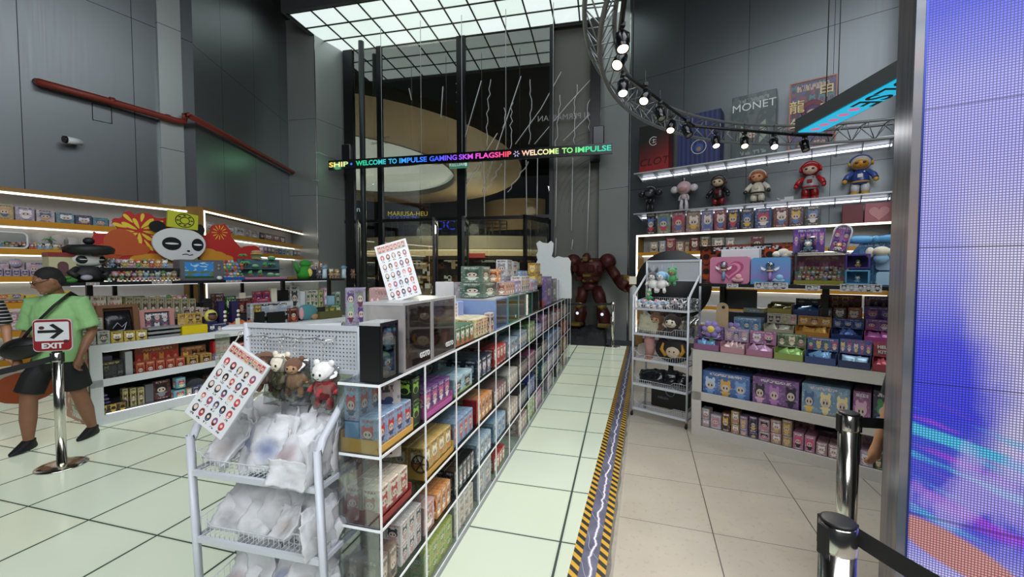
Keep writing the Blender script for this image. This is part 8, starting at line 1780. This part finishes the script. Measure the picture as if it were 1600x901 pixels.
for y in (-.3, -LB + .4): MB().tube((wdt/2, y, .17), (wdt/2, y, 4.7), .006, 5).build('hanger', BLACK, t)
TC, TR, TZ_ = (4.2, 3.0), 3.5, 3.78
TM = plain('truss_alu', '#85888a', .4, .6)
t = thing('circular_truss', (TC[0], TC[1], TZ_), 0, 'round grey lattice truss hanging from the ceiling at upper right', 'truss')
A0_, A1_ = radians(45), radians(235); n = 72
def cp(r_, z, k, nn=n): a = A0_ + (A1_ - A0_) * k / nn; return (r_ * cos(a), r_ * sin(a), z)
for r_, z in ((TR + .13, .12), (TR - .13, .12), (TR, -.12)): MB().path([cp(r_, z, k) for k in range(n + 1)], .021, 8).build('chord', TM, t)
m = MB(); nn = 40
for k in range(nn):
    a, b, c_ = cp(TR, -.12, k, nn), cp(TR + .13, .12, k + .5, nn), cp(TR, -.12, k + 1, nn); d = cp(TR - .13, .12, k + .5, nn)
    for p, q_ in ((a, b), (b, c_), (a, d), (d, c_), (b, d)): m.tube(p, q_, .007, 5)
m.build('lattice', TM, t)
for k in (12, 36, 60):
    p = cp(TR, .12, k); MB().tube(p, (p[0], p[1], 4.4), .006, 5).build('hanger', BLACK, t)
def seg(x0, y0, x1, y1, label):
    a, b = on_z(x0, y0, 3.56), on_z(x1, y1, 3.56); m = MB(); d = (b - a).normalized(); s_ = Vector((-d.y, d.x, 0)) * .02
    m.path([a, b], .02, 4); return tag(m.build('light_track', BLACK), label, 'light track')
seg(979, -30, 968, 62, 'black light track segment above the upper left spotlights'); seg(972, 112, 1084, 197, 'black light track segment in the middle of the spotlight row'); seg(1072, 196, 1258, 212, 'black light track segment over the lower spotlights'); seg(1238, 209, 1300, 211, 'short black light track segment over the last spotlight')
GLOW = emis('lamp_glow', '#ffdfb0', 6.0, '#ffffff'); GLOWC = emis('lamp_glow_cool', '#f0f4ff', 6.0, '#ffffff'); LOFF = plain('lamp_lens', '#c8c8c4', .2)
spots = [(972, 66, 1, 0, -.1), (968, 95, 1, .5, .2), (973, 138, 2, .1, .1), (1008, 152, 1, .45, .3), (1031, 178, 0, -.2, 0), (1048, 198, 1, .3, .3), (1073, 205, 0, -.3, 0), (1118, 222, 2, .1, .2), (1163, 223, 1, .25, .3), (1209, 225, 2, .3, .6), (1257, 228, 0, 0, 0)]
nm2 = ['first', 'second', 'third', 'fourth', 'fifth', 'sixth', 'seventh', 'eighth', 'ninth', 'tenth', 'eleventh']
for i, (x, y, lit, ly, lx) in enumerate(spots):
    P = on_z(x, y, 3.42)
    t = thing('track_spotlight', (P.x, P.y, 3.42), 0, 'black cylindrical track spotlight, %s along the curve from the top, %s' % (nm2[i], 'glowing warm' if lit == 1 else 'with bright white lens' if lit else 'seen unlit'), 'spotlight')
    R_ = Matrix.Rotation(ly, 4, 'Y') @ Matrix.Rotation(-.45 + lx * -.4, 4, 'X')
    m = MB(); m.M = R_; m.lathe([(0, .075), (.045, .075), (.05, .07), (.05, -.075), (.044, -.078), (.042, -.06), (0, -.06)], n=20); m.build('lamp_can', BLKG, t)
    m = MB(); m.M = R_; m.lathe([(.041, -.064), (.041, -.068), (0, -.066)], n=20); m.build('lens', GLOW if lit == 1 else GLOWC if lit == 2 else LOFF, t)
    m = MB(); m.path([(0, 0, .26), (0, 0, .1), (.055, 0, .07), (.055, 0, 0)], .007, 5); m.box(-.018, -.03, .11, .018, .03, .14); m.build('bracket', BLACK, t)
    if lit:
        l = bpy.data.lights.new('spot', 'SPOT'); l.energy = 55; l.spot_size = radians(75); l.spot_blend = .6; l.color = (1, .87, .7) if lit == 1 else (.95, .97, 1); l.shadow_soft_size = .06
        o = bpy.data.objects.new('spot_beam', l); C.objects.link(o); o.parent = t; o.location = R_ @ Vector((0, 0, -.09)); o.rotation_euler = R_.to_euler()
RED = plain('pipe_red', '#7c2a1e', .5, nz=.1)
def wp(fr, x, y, v): u, z = fr.pix(x, y, v); return fr.w(u, v, z)
P = [wp(W1, 58, 128, -.03), wp(W1, 60, 128, -.12), wp(W1, 160, 155, -.12), wp(W1, 274, 188, -.16), wp(W1, 288, 190, -.17), wp(W1, 289, 180, -.16), wp(W2, 294, 180, -.12), wp(W2, 380, 226, -.12), wp(W2, 458, 269, -.12), wp(W2, 459, 274, -.06)]
o = MB().path(P, .048, 12).build('sprinkler_pipe', RED); tag(o, 'dark red sprinkler pipe stepping down along the left wall', 'pipe')
for x in (175, 262):
    c_ = wp(W1, x, 158 if x == 175 else 184, -.12); MB().lathe([(.056, -.03), (.056, .03)], (0, 0, 0), 14, 0, 'x').build('pipe_collar', RED, o, loc=c_, rz=W1.a)
c_ = wp(W1, 118, 223, -.02)
t = thing('security_camera', c_, W1.a, 'small white bullet security camera with black lens on the left wall', 'camera')
MB().path([(0, .02, 0), (.0, -.06, .0), (-.02, -.1, 0)], [.03, .02, .03], 10).build('mount', WHITE, t); MB().path([(.04, -.10, .0), (-.12, -.14, -.01)], [.042, .048], 16).build('housing', WHITE, t); MB().path([(-.12, -.14, -.01), (-.15, -.148, -.012)], [.05, .046], 16).build('lens_hood', BLACK, t)
m = MB(); m.path([wp(W1, 144, 161, -.006), wp(W1, 174, 168, -.006), wp(W1, 175, 193, -.006), wp(W1, 145, 187, -.006)], .006, 4, closed=True); tag(m.build('access_hatch', DARK), 'square hatch outline on the left wall under the red pipe', 'hatch')
m = MB(); P = [wp(W2, 458, 420, -.02), wp(W2, 458, 275, -.02), wp(W2, 459, 242, -.02)]
m.path(P, .012, 6); m.path([wp(W2, 459, 242, -.02), at(499, 238, 10.88)], .012, 6); m.path([at(499, 238, 10.88), SF.w(.05, -.3, SF.pix(530, 250, -.3)[1])], .012, 6); m.path([wp(W2, 458, 281, -.02), at(499, 282, 10.88)], .010, 6)
tag(m.build('cable_conduit', plain('conduit', '#b0b4b4', .4, .4)), 'thin pale conduit around the corner pillar by the LED banner', 'conduit')
RKM = plain('black_rock', '#1d2022', .75, nz=.4, ns=9, bump=.8)
m = MB(); nx, ny = 46, 26
u0, u1 = GR.w(0, 0), None
def rk(i, j):
    a = -1.45 + 1.1 * i / nx; b = 9.33 + (.92 + .6 * (1 - i / nx)) * j / ny
    e = min(1, i / 3, (nx - i) / 3, j / 2.2, (ny - j) / 2)
    h = .17 + .15 * j / ny + .12 * noise.noise((a * 2.3, b * 2.3, 0)) + .07 * noise.noise((a * 6, b * 6, 3)) + .03 * noise.noise((a * 14, b * 14, 5)) + .08 * (i / nx)
    P = GR.w(a + .04 * noise.noise((a*5, b*5, 8)), b, 0); return (P.x, P.y, max(0, h * max(0, e) ** .6))
G = [[m._v(rk(i, j)) for j in range(ny + 1)] for i in range(nx + 1)]
for i in range(nx):
    for j in range(ny): m.face((G[i][j], G[i+1][j], G[i+1][j+1], G[i][j+1]), 0, False)
tag(m.build('rock_plinth', RKM), 'low mound of jagged black rock under the robot statue', 'rock')
RR_ = plain('armour_red', '#431713', .5, .4, nz=.6, ns=14, bump=.5); GD = plain('armour_gold', '#8a7440', .35, .7, nz=.3, ns=10); DKJ = plain('armour_joint', '#1c1816', .5, .4)
PR = at(922, 425, 9.95)
t = thing('robot_statue', (PR.x, PR.y, .36), -.5, 'large hunched dark red armoured robot statue standing on black rock', 'statue')
t.scale = (1.02,)*3
MB().loft([((0, 0, .98), .17, .14), ((0, -.01, 1.08), .24, .19), ((0, -.04, 1.28), .36, .24), ((0, -.05, 1.46), .40, .25), ((0, 0, 1.60), .26, .2)], 18).build('torso', RR_, t)
for sx in (-1, 1): MB().cbox(sx*.10 - .085, -.31, 1.27, sx*.10 + .085, -.22, 1.45, .03).build('chest_plate', RR_, t)
for (x, y, z, w, h) in ((-.2, -.2, 1.12, .07, .05), (.2, -.2, 1.12, .07, .05), (0, -.22, 1.2, .10, .035), (-.3, -.2, 1.36, .05, .08), (.3, -.2, 1.36, .05, .08), (0, -.2, 1.53, .14, .03)): MB().cbox(x - w, y - .05, z - h, x + w, y + .06, z + h, .015).build('armour_plate', GD if z in (1.2, 1.53) else RR_, t)
MB().cbox(-.15, -.19, 1.04, .15, .1, 1.13, .03).build('waist_plate', GD, t)
MB().loft([((0,0,.84), .16, .13), ((0,0,.92), .2, .16), ((0,0,1.02), .17, .14)], 16).build('pelvis', RR_, t)
h_ = MB().loft([((-.02, -.22, 1.50), .075, .075), ((-.02, -.23, 1.58), .10, .10), ((-.02, -.21, 1.66), .095, .10), ((-.02, -.2, 1.72), .05, .06)], 14).build('head', RR_, t); MB().cbox(-.08, -.335, 1.53, .04, -.30, 1.63, .015).build('visor', GD, h_)
for sx in (-1, 1):
    MB().ball((sx*.42, 0, 1.52), (.20, .2, .19), 16, 10).build('shoulder_guard', RR_, t)
    if sx > 0: J = [(.46, -.02, 1.42), (.62, -.08, 1.22), (.68, -.10, 1.10)]; K = [(.68, -.10, 1.12), (.84, -.2, 1.02), (.96, -.26, .94)]
    else: J = [(-.44, -.02, 1.42), (-.55, -.08, 1.2), (-.56, -.12, 1.05)]; K = [(-.56, -.12, 1.06), (-.56, -.3, .95), (-.52, -.42, .86)]
    a = MB().path(J, [.11, .12, .10], 12).build('upper_arm', RR_, t); MB().path(K, [.12, .16, .14], 12).build('forearm', RR_, t)
    e = Vector(K[-1]); d = (Vector(K[-1]) - Vector(K[-2])).normalized()
    MB().path([e - d*.22 + Vector((0, 0, .13)), e - d*.05 + Vector((0, 0, .16)), e + d*.12 + Vector((0, 0, .10))], [.05, .09, .03], 8).build('arm_shield', GD, t)
    hn = MB().ball(e + d*.08, (.09, .09, .08), 10, 7).build('hand', RR_, t)
    for k in range(4):
        o_ = Vector((-.05 + .035*k, -.03, 0)); m = MB(); m.path([e + d*.12 + o_, e + d*.19 + o_ + Vector((0, -.02, -.02)), e + d*.20 + o_ + Vector((0, -.02, -.08))], .02, 6); m.build('finger', DKJ, hn)
    hx = .16 * sx; kx = (.32 if sx > 0 else -.22); ky = -.1 if sx > 0 else -.05
    l = MB().path([(hx, 0, .90), ((hx+kx)/2, ky/2, .72), (kx, ky, .52)], [.13, .15, .12], 14).build('thigh', RR_, t)
    MB().ball((kx, ky - .02, .50), (.12, .12, .11), 12, 8).build('knee_guard', GD, t)
    MB().loft([((kx + .05*sx, .02, .0), .14, .17), ((kx + .04*sx, .01, .10), .13, .14), ((kx + .02*sx, 0, .28), .17, .17), ((kx, ky*.6, .46), .12, .12)], 14).build('shin', RR_, t)
    MB().cbox(kx + .05*sx - .13, -.26, -.02, kx + .05*sx + .13, .16, .09, .03).build('boot', GD, t)
    MB().lathe([(0, -.015), (.032, -.015), (.036, 0), (0, 0)], (kx + .03*sx, -.175, .30), 14, 0, 'y').build('leg_lamp', emis('statue_lamp', '#e8f4ff', 1.0), t)
def remesh(o, vox=.010, sm=4):
    a = o.modifiers.new('remesh', 'REMESH'); a.mode = 'VOXEL'; a.voxel_size = vox; a.use_smooth_shade = True
    b = o.modifiers.new('smooth', 'SMOOTH'); b.iterations = sm; b.factor = .5
    return o
def sec(m, pts, n=16, mt=0):
    """loft through (centre, rx, ry)"""
    m.loft(pts, n, mt)
def hand(m, wrist, d, side, curl=.5, s=1.0):
    """palm and five fingers growing from the wrist along d (unit), curling to -y"""
    w = Vector(wrist); d = Vector(d).normalized(); fwd = Vector((0, -1, 0)); fwd = (fwd - d * fwd.dot(d)).normalized(); lat = d.cross(fwd)
    pc = w + d * .045 * s
    m.path([w - d*.01, w + d * .03 * s, w + d * .07 * s, w + d*.09*s], [.024*s, .030*s, .034*s, .028*s], 10)
    for k, (ln, off) in enumerate(((.068, -.030), (.076, -.010), (.070, .010), (.056, .030))):
        b = w + d * .080 * s + fwd * off * s; c1 = b + d * ln * .45 * s + lat * side * curl * .012; c2 = c1 + (d * (1 - curl) + lat * side * curl).normalized() * ln * .32 * s; c3 = c2 + (d * (.5 - curl) + lat * side).normalized() * ln * .25 * s
        m.path([b - d*.02*s, b, c1, c2, c3], [.010*s, .0098*s, .0092*s, .0085*s, .0068*s], 8)
    b = w + d*.025*s - fwd * .0 * s + fwd * -.026 * s; m.path([b, b + (d*.6 - fwd*.5)*.035*s, b + (d*.9 - fwd*.35)*.06*s + lat*side*.008], [.013*s, .011*s, .008*s], 8)
def man(loc, rz, label):
    t = thing('person', loc, rz, label, 'person')
    m = MB(); hd = Vector((0, -.075, 1.585)); T = Matrix.Rotation(-.75, 3, 'Z') @ Matrix.Rotation(radians(24), 3, 'X')
    m.ball(hd, (.076, .098, .108), 20, 14, M=T); H = lambda x, y, z: hd + T @ Vector((x, y, z))
    m.ball(H(0, -.040, -.058), (.054, .056, .056), 14, 10, M=T); m.path([H(0, -.09, .022), H(0, -.116, -.018), H(0, -.100, -.030)], [.010, .017, .012], 8)
    m.path([H(-.022, -.090, -.058), H(0, -.101, -.058), H(.022, -.090, -.058)], .0085, 6); m.ball(H(0, -.085, -.09), (.026, .02, .018), 10, 8, M=T)
    for sx in (-1, 1): m.ball(H(sx*.076, .006, -.01), (.011, .02, .032), 8, 7, M=T); m.path([H(sx*.016, -.094, .030), H(sx*.05, -.078, .030)], .009, 6)
    m.path([(0, .015, 1.40), (0, -.005, 1.47), (0, -.04, 1.54)], [.068, .056, .056], 14)
    sec(m, [((0, 0, .84), .15, .11), ((0, 0, 1.0), .15, .105), ((0, 0, 1.15), .155, .11), ((0, 0, 1.3), .17, .11), ((0, .01, 1.40), .15, .085), ((0, .01, 1.44), .08, .06)])
    for sx in (-1, 1):
        sh = Vector((sx*.185, .01, 1.375)); el = Vector((sx*.245, .02, 1.10)) if sx < 0 else Vector((sx*.235, .06, 1.09)); wr = Vector((sx*.235, -.10, .88)) if sx < 0 else Vector((sx*.225, -.09, .865))
        m.path([(sx*.10, .01, 1.38), sh, sh.lerp(el, .45), el, el.lerp(wr, .3), wr], [.05, .056, .048, .040, .041, .026], 12)
        hand(m, wr, (wr - el).normalized() + Vector((0, .1, -.4)), -sx, .55)
    legs = {1: [(.09, 0, .88), (.10, .02, .68), (.11, .05, .50), (.11, .13, .30), (.11, .20, .10)], -1: [(-.09, 0, .88), (-.14, -.06, .68), (-.17, -.10, .50), (-.19, -.09, .30), (-.21, -.07, .09)]}
    for sx, P in legs.items(): m.path(P, [.09, .082, .060, .060, .036], 14); m.path([P[-1], (P[-1][0], P[-1][1] - .04, .05), (P[-1][0], P[-1][1] - .12, .035)], [.036, .036, .03], 10)
    remesh(m.build('body', SKIND, t), .008, 3)
    hr = MB(); hr.ball(H(0, .016, .030), (.081, .096, .092), 20, 12, M=T); hr.ball(H(0, .05, -.02), (.070, .06, .07), 14, 10, M=T)
    hr.build('hair', plain('hair_black', '#121012', .8, nz=.3, ns=90, bump=.4), t)
    gl = MB()
    for sx in (-1, 1): gl.path([H(sx*.035 + .024*cos(a*pi/6), -.104, .012 + .018*sin(a*pi/6)) for a in range(12)], .0022, 5, closed=True); gl.path([H(sx*.058, -.10, .014), H(sx*.078, .0, .006)], .0025, 5)
    gl.build('glasses', BLACK, t)
    sh = MB(); sec(sh, [((0, .0, .815), .185, .14), ((0, 0, .92), .178, .135), ((0, 0, 1.08), .18, .135), ((0, 0, 1.25), .195, .135), ((0, .01, 1.36), .19, .115), ((0, .01, 1.42), .12, .085), ((0, .0, 1.455), .075, .07)], 22)
    for sx in (-1, 1):
        a = Vector((sx*.17, .01, 1.37)); b = Vector((sx*.228, .015, 1.20)); c = Vector((sx*.248, .02, 1.13)); sh.path([Vector((sx*.08, .01, 1.36)), a, b, c], [.075, .083, .076, .080], 14)
    so = remesh(sh.build('shirt', plain('shirt_lime', '#8cba7c', .8, nz=.05, ns=60), t), .009, 3)
    tx = bpy.data.textures.new('folds', 'CLOUDS'); tx.noise_scale = .11; d_ = so.modifiers.new('folds', 'DISPLACE'); d_.texture = tx; d_.strength = .022; d_.mid_level = .5
    st = MB(); sec(st, [((0, 0, .74), .16, .13), ((0, 0, .86), .172, .13), ((0, 0, .94), .165, .125)], 18)
    for sx in (-1, 1): P = legs[sx]; st.path([(sx*.07, 0, .82), Vector(P[1]) , Vector(P[2]) + Vector((0, 0, .04))], [.10, .104, .102], 14)
    remesh(st.build('shorts', plain('shorts_black', '#0f0f12', .7), t), .010, 3)
    for sx in (-1, 1):
        P = legs[sx]; x, y = P[-1][0], P[-1][1]; s_ = MB(); lift = .0
        sec(s_, [((x, y - .055, .012 + lift), .045, .135), ((x, y - .055, .035 + lift), .047, .135), ((x, y - .03, .065 + lift), .044, .095), ((x, y + .005, .10 + lift), .042, .052)], 18)
        remesh(s_.build('shoe', plain('shoe_black', '#101114', .6), t), .007, 3)
    b = MB(); b.ball((-.15, -.17, .97), (.165, .07, .10), 18, 12, M=Matrix.Rotation(-.2, 3, 'Y')); b.path([(-.03, -.23, 1.01), (-.15, -.245, 1.01), (-.27, -.2, .97)], .006, 5)
    b.build('sling_bag', plain('bag_black', '#0e0e10', .5, bump=.2), t)
    s_ = MB(); P = [(-.15, -.175, 1.04), (-.08, -.175, 1.14), (.01, -.172, 1.25), (.09, -.145, 1.36), (.125, -.03, 1.462), (.10, .10, 1.41), (.0, .16, 1.2), (-.14, .13, 1.02), (-.21, -.05, .98)]
    s_.M = None
    for (x, z) in ((-.012, -.009), (0, 0), (.012, .009)): s_.path([(p[0] + x, p[1], p[2] + z) for p in P], .009, 6)
    s_.build('bag_strap', plain('strap_black', '#0c0c0e', .6), t)
    return t
pm = on_z(66, 703, 0)
mt_ = man((pm.x + .06, pm.y + .12, 0), .22, 'man in lime green T-shirt and black shorts looking down beside the exit sign')
mt_.scale = (1.0, 1.0, 1.0)
def simple_person(loc, rz, label, top, bottom, cap=None, h=1.7, stripes=False, shorts=False, stride=0.0):
    t = thing('person', loc, rz, label, 'person'); s = h / 1.72; t.scale = (s, s, s)
    m = MB(); m.ball((0, -.02, 1.60), (.075, .092, .11), 16, 12); m.ball((0, -.05, 1.545), (.05, .05, .05), 12, 8); m.path([(0, -.105, 1.615), (0, -.125, 1.58)], [.008, .014], 6)
    m.path([(-.02, -.098, 1.535), (.02, -.098, 1.535)], .007, 5)
    for sx in (-1, 1): m.ball((sx*.077, 0, 1.59), (.01, .018, .03), 6, 6)
    m.path([(0, .01, 1.40), (0, 0, 1.52)], [.06, .052], 12); sec(m, [((0,0,.85), .14, .1), ((0,0,1.1), .14, .1), ((0,0,1.35), .15, .09), ((0,0,1.43), .07, .05)])
    for sx in (-1, 1):
        el = Vector((sx*.24, .03, 1.10)); wr = Vector((sx*.25, -.08, .86)); m.path([(sx*.1, 0, 1.37), (sx*.18, 0, 1.36), el, wr], [.05, .052, .04, .026], 10); hand(m, wr, (wr - el).normalized() + Vector((0, 0, -.3)), -sx, .5)
        sd = -stride * (1 if sx > 0 else -1); m.path([(sx*.09, 0, .86), (sx*.1, -.01 + sd, .48), (sx*.11, .02 + sd * 1.2, .09)], [.085, .062, .036], 12); m.path([(sx*.11, .02 + sd * 1.2, .06), (sx*.11, -.1 + sd * 1.2, .035)], [.034, .028], 8)
    remesh(m.build('body', SKIN, t), .010, 3)
    hm = MB(); hm.ball((0, .012, 1.63), (.08, .09, .09), 14, 10); hm.build('hair', plain('hair_black', '#121012', .8), t)
    if cap: c = MB(); c.ball((0, .0, 1.655), (.086, .1, .07), 16, 8); c.path([(0, -.08, 1.66), (0, -.16, 1.645)], [.05, .045], 10); c.build('cap', plain('cap_dark', cap, .7), t)
    sh = MB(); sec(sh, [((0,0,.84), .17, .125), ((0,0,1.05), .165, .12), ((0,0,1.3), .185, .12), ((0,.0,1.38), .16, .10), ((0,0,1.44), .075, .065)], 18)
    for sx in (-1, 1): sh.path([(sx*.1, 0, 1.35), (sx*.18, 0, 1.35), (sx*.235, .02, 1.15)], [.06, .07, .06], 12)
    mt = plain('top_' + top[1:], top, .8)
    if stripes:
        mt, tt, b = new_mat('striped_cloth'); g = NG(tt); tc = tt.nodes.new('ShaderNodeTexCoord'); Pp = g.xyz(tc.outputs['Object']); tt.links.new(g.mix(g.lt(g.fr(g.mul(Pp[2], 28.0)), .25), lin('#141418'), lin('#c8c8cc')), b.inputs['Base Color'])
    remesh(sh.build('shirt', mt, t), .010, 3)
    tr = MB(); sec(tr, [((0,0,.80), .15, .12), ((0,0,.92), .155, .115)], 16)
    for sx in (-1, 1): tr.path([(sx*.08, 0, .84), (sx*.1, -.01 - stride * .55 * (1 if sx > 0 else -1), .64 if stride else .5)] + ([] if shorts else [(sx*.11, .02, .10)]), [.095, .085] + ([] if shorts else [.06]), 12)
    remesh(tr.build('trousers', plain('bot_' + bottom[1:], bottom, .8), t), .012, 3)
    for sx in (-1, 1): f = MB(); sec(f, [((sx*.11, -.04, .01), .042, .12), ((sx*.11, -.04, .05), .04, .1), ((sx*.11, 0, .09), .035, .05)], 14); f.build('shoe', plain('shoe_grey', '#8a8480', .6), t)
    return t
pe = at(-52, 500, 3.95); simple_person((pe.x, 3.95, 0), .9, 'person in a black and white striped top cut off by the left edge', '#141418', '#101012', stripes=True, shorts=True)
pc = at(640, 470, 4.6); simple_person((pc.x, 4.6, 0), .3, 'person in dark blue top and black cap behind the portrait sheet', '#1a2038', '#1c1c22', cap='#0c0c10', h=1.68)
pg = at(588, 500, 13.4); simple_person((pg.x, 13.4, 0), 2.6, 'distant shopper in black outside the glass doors', '#141416', '#1a1a1e')
pg = at(682, 500, 14.5); simple_person((pg.x, 14.5, 0), -1.2, 'distant shopper in dark clothes outside, right of the portrait sheet', '#20242c', '#1a1a1e')
pr_ = Vector((1.78, 1.75, 0)); simple_person((2.07, 1.95, 0), -1.25, 'person hidden behind the LED screen with only a bare forearm and hand showing', '#2a2a30', '#2a2a30', h=1.5, shorts=True, stride=.08)
for (s_, x, y, Y, sz, c_, lab) in (('zone', 557, 327, 42.8, .8, '#c8e0f0', 'white lit word zone over the upper mall level'), ('MARIUSA-HEU', 637, 334, 40.4, .62, '#e0c040', 'yellow lit sign line over the upper mall level'), ('TOLTOLZE', 630, 341, 40.45, .55, '#4a5ae8', 'blue lit sign line over the upper mall level'), ('DC', 696, 352, 39.6, 1.35, '#3a4af0', 'blue neon letters behind the glass door')):
    P = at(x, y, Y); t = thing('mall_sign', P, 0, lab, 'sign'); text(s_, sz, emis('neon_' + c_[1:], c_, 1.6), t, (0, 0, 0), 'lettering')
P = at(744, 399, 36.95); t = thing('mall_sign', P, 0, 'small red lit shop sign low in the mall', 'sign'); MB().cbox(-.8, 0, -.2, .8, .15, .2, .02).build('sign_box', emis('red_sign', '#d82a20', 1.2), t)
